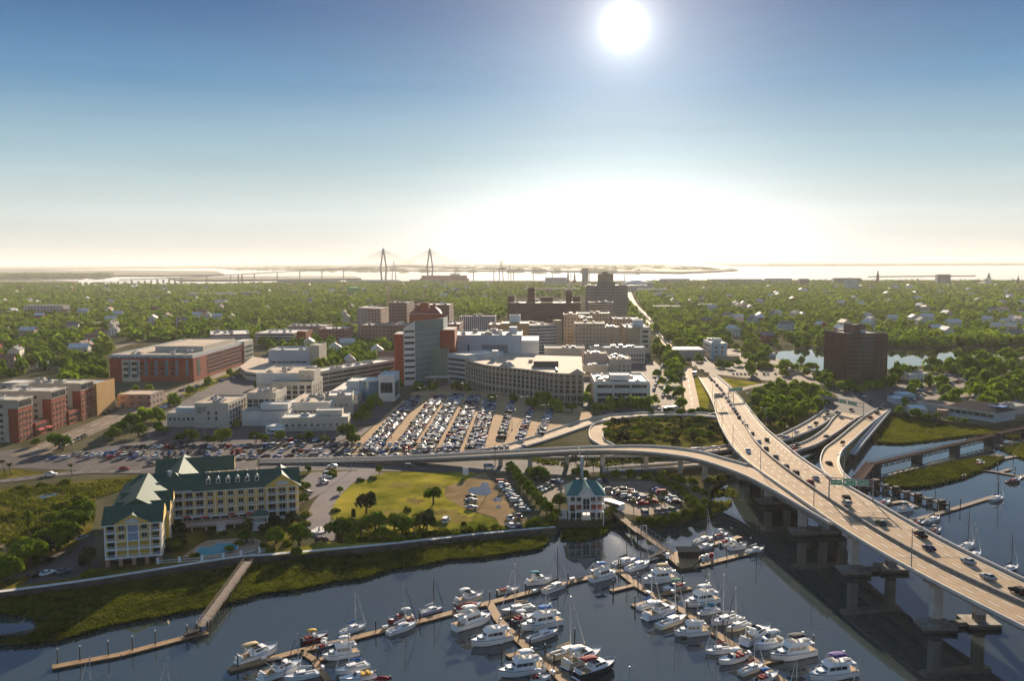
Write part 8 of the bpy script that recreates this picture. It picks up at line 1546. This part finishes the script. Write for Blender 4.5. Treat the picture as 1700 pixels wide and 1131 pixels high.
WALLC = {'white': whiteb, 'cream': M('cream_render', (.58, .52, .42), .85, .1), 'pink': M('pink_render', (.5, .33, .28), .85, .1), 'blue grey': bluew, 'brick': brick}; ROOFC = {'silver': M('tin_roof', (.50, .50, .49), .7, .15, .3, spec=.1), 'grey': M('grey_shingle', (.16, .155, .15), .85, .2), 'rust': M('rust_tin_roof', (.24, .12, .08), .7, .2), 'pale': roofw}
HMS = {}
def house_mesh(w, r, v):
    k = (w, r, v)
    if k not in HMS:
        W, L, H_ = ((7, 13, 6.5), (9, 16, 7.5), (10, 12, 6.2))[v]; b = MB(); b.box(-W / 2, W / 2, -L / 2, L / 2, -.5, H_, WALLC[w]); o = .6; z = H_ + 3.2
        b.face([(-W / 2 - o, -L / 2 - o, H_ - .1), (0, -L / 2 - o, z), (0, L / 2 + o, z), (-W / 2 - o, L / 2 + o, H_ - .1)][::-1], ROOFC[r]); b.face([(W / 2 + o, -L / 2 - o, H_ - .1), (W / 2 + o, L / 2 + o, H_ - .1), (0, L / 2 + o, z), (0, -L / 2 - o, z)], ROOFC[r])
        for s in (-1, 1): b.face([(-W / 2, s * L / 2, H_), (W / 2, s * L / 2, H_), (0, s * L / 2, z - .2)], WALLC[w])
        for s in (-1, 1):
            for zz in (1.0, 4.1):
                for i in range(3): x = -W / 2 + W * (i + .5) / 3; b.box(x - .45, x + .45, s * L / 2 - .05, s * L / 2 + .05, zz, zz + 1.5, glass)
                for i in range(4): y = -L / 2 + L * (i + .5) / 4; b.box(s * W / 2 - .05, s * W / 2 + .05, y - .45, y + .45, zz, zz + 1.5, glass)
        b.box(W * .2, W * .2 + .8, L * .2, L * .2 + .8, H_ + .5, z + 1.2, brick); b.box(-W / 2 - 1.8, -W / 2, -L / 2, L / 2 * .8, 2.7, 3.0, WALLC[w]); HMS[k] = b.mesh('house')
    return HMS[k]
hs = []
for x, y in HOUSES: hs.append((x, y, rt.choice(['white'] * 5 + ['cream', 'pink', 'blue grey', 'brick', 'cream']), rt.choice(['silver'] * 4 + ['grey'] * 3 + ['rust', 'pale', 'pale'])))
LMH = dict(LMW); LMH.update({k: Vector(G2(*v)) for k, v in {'the white tiered steeple': (1641, 474), 'the dark green spire': (1457, 470), 'the tallest tan tower': (1005, 540), 'the bright green water tank': (586, 489), 'the pale blue white office block': (1415, 484), 'the brick dormitory': (604, 556), 'the little white chapel': (14, 556), 'the pink brick school': (72, 524), 'the pond boathouse': (1282, 592), 'the brown brick slab': (900, 560), 'the far boat hall': (1580, 572)}.items()})
for (x, y, w, r), lab in zip(hs, auto_label(hs, lambda t: f'{t[2]} house with {t[3]} roof', LMH)):
    o = inst('gabled_house', house_mesh(w, r, rt.randrange(3)), None, (x, y, ZG), rt.choice((0, 1.57, .2, 1.77)) + rt.uniform(-.1, .1), (1.15, 1.15, 1.3)); tag(o, lab, 'house', 'houses among the town trees')
# the woods and street trees of the town: far more than anyone could count
FARC = [crown_np(100 + i, 60, .58, lobes=8, flat=.8) for i in range(6)]; FARC2 = [crown_np(200 + i, 26, .85, lobes=7, flat=.8) for i in range(6)]; MIDC = [crown_np(300 + i, 210, .36, lobes=9, flat=.8) for i in range(5)]
rn = np.random.default_rng(8); allV = []
def plant(pts, rlo, rhi, hlo, hhi, src=None):
    for x, y in pts:
        d = math.hypot(x, y); S = src or (MIDC if d < 1150 else FARC if d < 2000 else FARC2); V = S[rn.integers(len(S))].copy(); r = rn.uniform(rlo, rhi); h = rn.uniform(hlo, hhi); a = rn.uniform(0, 6.28); c, s = math.cos(a), math.sin(a)
        V = np.stack([(V[:, 0] * c - V[:, 1] * s) * r + x, (V[:, 0] * s + V[:, 1] * c) * r + y, V[:, 2] * h * .8 + ZG + h * .12], 1); allV.append(V)
def clear_houses(q, rr=11.0):
    m = np.ones(len(q), bool)
    for x, y in HOUSES: m &= ~((np.abs(q[:, 0] - x) < rr) & (q[:, 1] - y < rr * .8) & (q[:, 1] - y > -rr * 3.2))
    return q[m]
def area_px(P): w = [G2(*p) for p in P]; return abs(sum(w[i][0] * w[(i + 1) % len(w)][1] - w[(i + 1) % len(w)][0] * w[i][1] for i in range(len(w)))) / 2
for k, (P, dens0) in enumerate([(HN, 1 / 250), (HE, 1 / 250), (HM, 1 / 420), (HC, 1 / 95), ([(95, 600), (185, 566), (185, 590), (178, 632), (110, 650)], 1 / 220), ([(660, 500), (770, 500), (830, 505), (835, 530), (765, 535), (750, 510)], 1 / 220), ([(1085, 548), (1120, 546), (1200, 566), (1165, 566), (1150, 590), (1135, 590)], 1 / 150), ([(1090, 575), (1118, 592), (1128, 620), (1115, 640), (1095, 600)], 1 / 150), ([(1290, 580), (1400, 577), (1480, 580), (1700, 574), (1830, 571), (1830, 560), (1520, 558), (1380, 572)], 1 / 90), ([(420, 560), (495, 575), (520, 612), (480, 610), (440, 590)], 1 / 400), ([(-20, 470.5), (330, 473.5), (700, 470), (900, 471), (900, 475), (400, 477), (-20, 480)], 1 / 1200), ([(1080, 467), (1700, 468), (1900, 467), (1900, 480), (1500, 480), (1080, 484)], 1 / 1500), ([(1520, 608), (1700, 585), (1900, 572), (1900, 600), (1600, 628)], 1 / 380), ([(1490, 640), (1700, 612), (1700, 690), (1600, 690)], 1 / 420), ([(1220, 606), (1280, 596), (1375, 622), (1370, 640), (1240, 626)], 1 / 900), ([(1480, 622), (1600, 610), (1700, 602), (1700, 606), (1560, 620), (1490, 630)], 1 / 260), ([(185, 566), (300, 552), (420, 546), (480, 541), (590, 546), (590, 556), (480, 560), (420, 566), (395, 566), (300, 568)], 1 / 190), ([(1057, 490), (1078, 486), (1122, 546), (1092, 546)], 1 / 160), ([(1020, 540), (1036, 500), (1042, 500), (1080, 548), (1060, 560)], 1 / 260), ([(745, 505), (840, 500), (840, 520), (760, 525)], 1 / 200), ([(440, 585), (480, 577), (520, 612), (480, 618)], 1 / 260), ([(1135, 562), (1200, 568), (1285, 582), (1270, 594), (1210, 580), (1150, 574)], 1 / 260)]):
    A_ = area_px(P); n = int(A_ * dens0); q = npoly(P, max(4, n), 50 + k)
    if k < 4: q = clear_houses(q)
    D = q[:, 1]; q = q[(rn.uniform(size=len(q)) < np.clip(1500 / D, .35, 1) if k < 3 else np.ones(len(q), bool))]
    plant(q, 4.0, 9.5, 5.5, 13)
# clumps of canopy: trees stand in groups, so the far side of each street is darker and fuller
for x, y, z, kind, r, h in spill: plant([(x, y)], r, r * 1.05, h, h * 1.02, MIDC)
V = np.vstack(allV); tag(inst('woodland', np_mesh('woodland', V, quads(len(V) // 4), [leaf_far])), 'green canopy of street and garden trees spreading across the whole town', 'woodland', None, 'stuff')
# far shore tree line
allV.clear()
for P, n in (([(1225, 449), (1000, 452), (860, 450.5), (600, 449.5), (380, 447), (500, 441), (900, 440), (1110, 441)], 1400), ([(1275, 441), (1700, 439.5), (1700, 438), (1275, 439)], 500), ([(185, 459), (0, 461.5), (-300, 463), (-300, 457), (0, 456), (185, 456)], 260)): plant(npoly(P, n, 90 + n), 30, 80, 10, 17, FARC2)
V = np.vstack(allV); V[:, 2] += 4; tag(inst('distant_woods', np_mesh('distant_woods', V, quads(len(V) // 4), [leaf_far])), 'low wooded far shore across the harbour', 'woods', None, 'stuff')
# marsh grass: dense upright reeds, thinner towards the water
def reeds(P, n, hl, hh, name, lab, z=.25, clump=.5, seed=1):
    q = npoly(P, n, seed) if not isinstance(P, np.ndarray) else P; r = np.random.default_rng(seed); f = np.sin(q[:, 0] * .21 + 1.3 * np.sin(q[:, 1] * .13)) + np.sin(q[:, 1] * .29 + q[:, 0] * .07) + r.normal(size=len(q)) * .6; q = q[f > -clump * 2]; n = len(q); a = r.uniform(0, np.pi, (n, 1)); w = r.uniform(.2, .5, (n, 1)); h = r.uniform(hl, hh, (n, 1)); t = r.normal(size=(n, 2)) * .28
    dx = np.hstack([np.cos(a), np.sin(a)]) * w; z0 = np.full((n, 1), z); b0, b1 = np.hstack([q - dx, z0]), np.hstack([q + dx, z0]); t0, t1 = np.hstack([q - dx * .8 + t, z0 + h]), np.hstack([q + dx * .8 + t, z0 + h * r.uniform(.7, 1, (n, 1))]); V = np.stack([b0, b1, t1, t0], 1).reshape(-1, 3)
    tag(inst(name, np_mesh(name, V, quads(n), [reed])), lab, 'marsh grass', None, 'stuff')
reeds(MARSH1, 60000, .3, .75, 'marsh_grass', 'broad belt of marsh grass below the hotel seawall', z=.55, clump=.75, seed=2); reeds(MARSH2, 30000, .4, 1.2, 'marsh_grass', 'marsh grass between the trussed pier and the restaurant', clump=.9, seed=3); reeds(MARSH3, 28000, .5, 1.2, 'marsh_grass', 'marsh grass island beyond the highway', clump=.9, seed=4); reeds(MARSH4, 3800, .6, 1.4, 'marsh_grass', 'thin reeds standing in water beneath the flyover', z=-.1, clump=.1, seed=5); reeds(MARSH5, 2500, .5, 1.2, 'marsh_grass', 'marsh grass by the far weathered dock', clump=.9, seed=6)
reeds([(-150, 970), (0, 950), (60, 925), (120, 880), (160, 830), (255, 795), (100, 805), (0, 815), (-200, 835)], 24000, .3, 1.0, 'meadow_grass', 'rough meadow grass west of the hotel', z=2.5, clump=.35, seed=7); reeds([(560, 885), (700, 886), (830, 876), (925, 867), (925, 874), (800, 884), (640, 901), (560, 903)], 6000, .3, .9, 'shore_weeds', 'weedy bank above the seawall below the meadow', z=2.5, clump=.6, seed=8); reeds([(935, 872), (1003, 866), (1020, 862), (1000, 880), (960, 888), (930, 885)], 2600, .5, 1.2, 'marsh_grass', 'marsh grass below the clubhouse', z=0, clump=.8, seed=9); reeds([(850, 756), (1000, 750), (1180, 746), (1240, 758), (1100, 766), (1000, 776), (900, 772)], 5000, .3, 1.0, 'verge_weeds', 'weeds on the verge beneath the flyover', z=2.5, clump=.5, seed=10)
# ================================================================ HAZE
hb = MB(); S = 59500; hb.box(-S, S, -430, S, -8, 215, white); hz_ = hb.build('haze'); tag(hz_, kind='stuff'); hm = bpy.data.materials.new('haze_air'); hm.use_nodes = True; t = hm.node_tree; t.nodes.clear()
pv = t.nodes.new('ShaderNodeVolumePrincipled'); pv.inputs['Color'].default_value = (1.0, .96, .89, 1); pv.inputs['Density'].default_value = .00004; pv.inputs['Anisotropy'].default_value = .1; o = t.nodes.new('ShaderNodeOutputMaterial'); t.links.new(pv.outputs[0], o.inputs['Volume'])
hz_.data.materials.clear(); hz_.data.materials.append(hm)
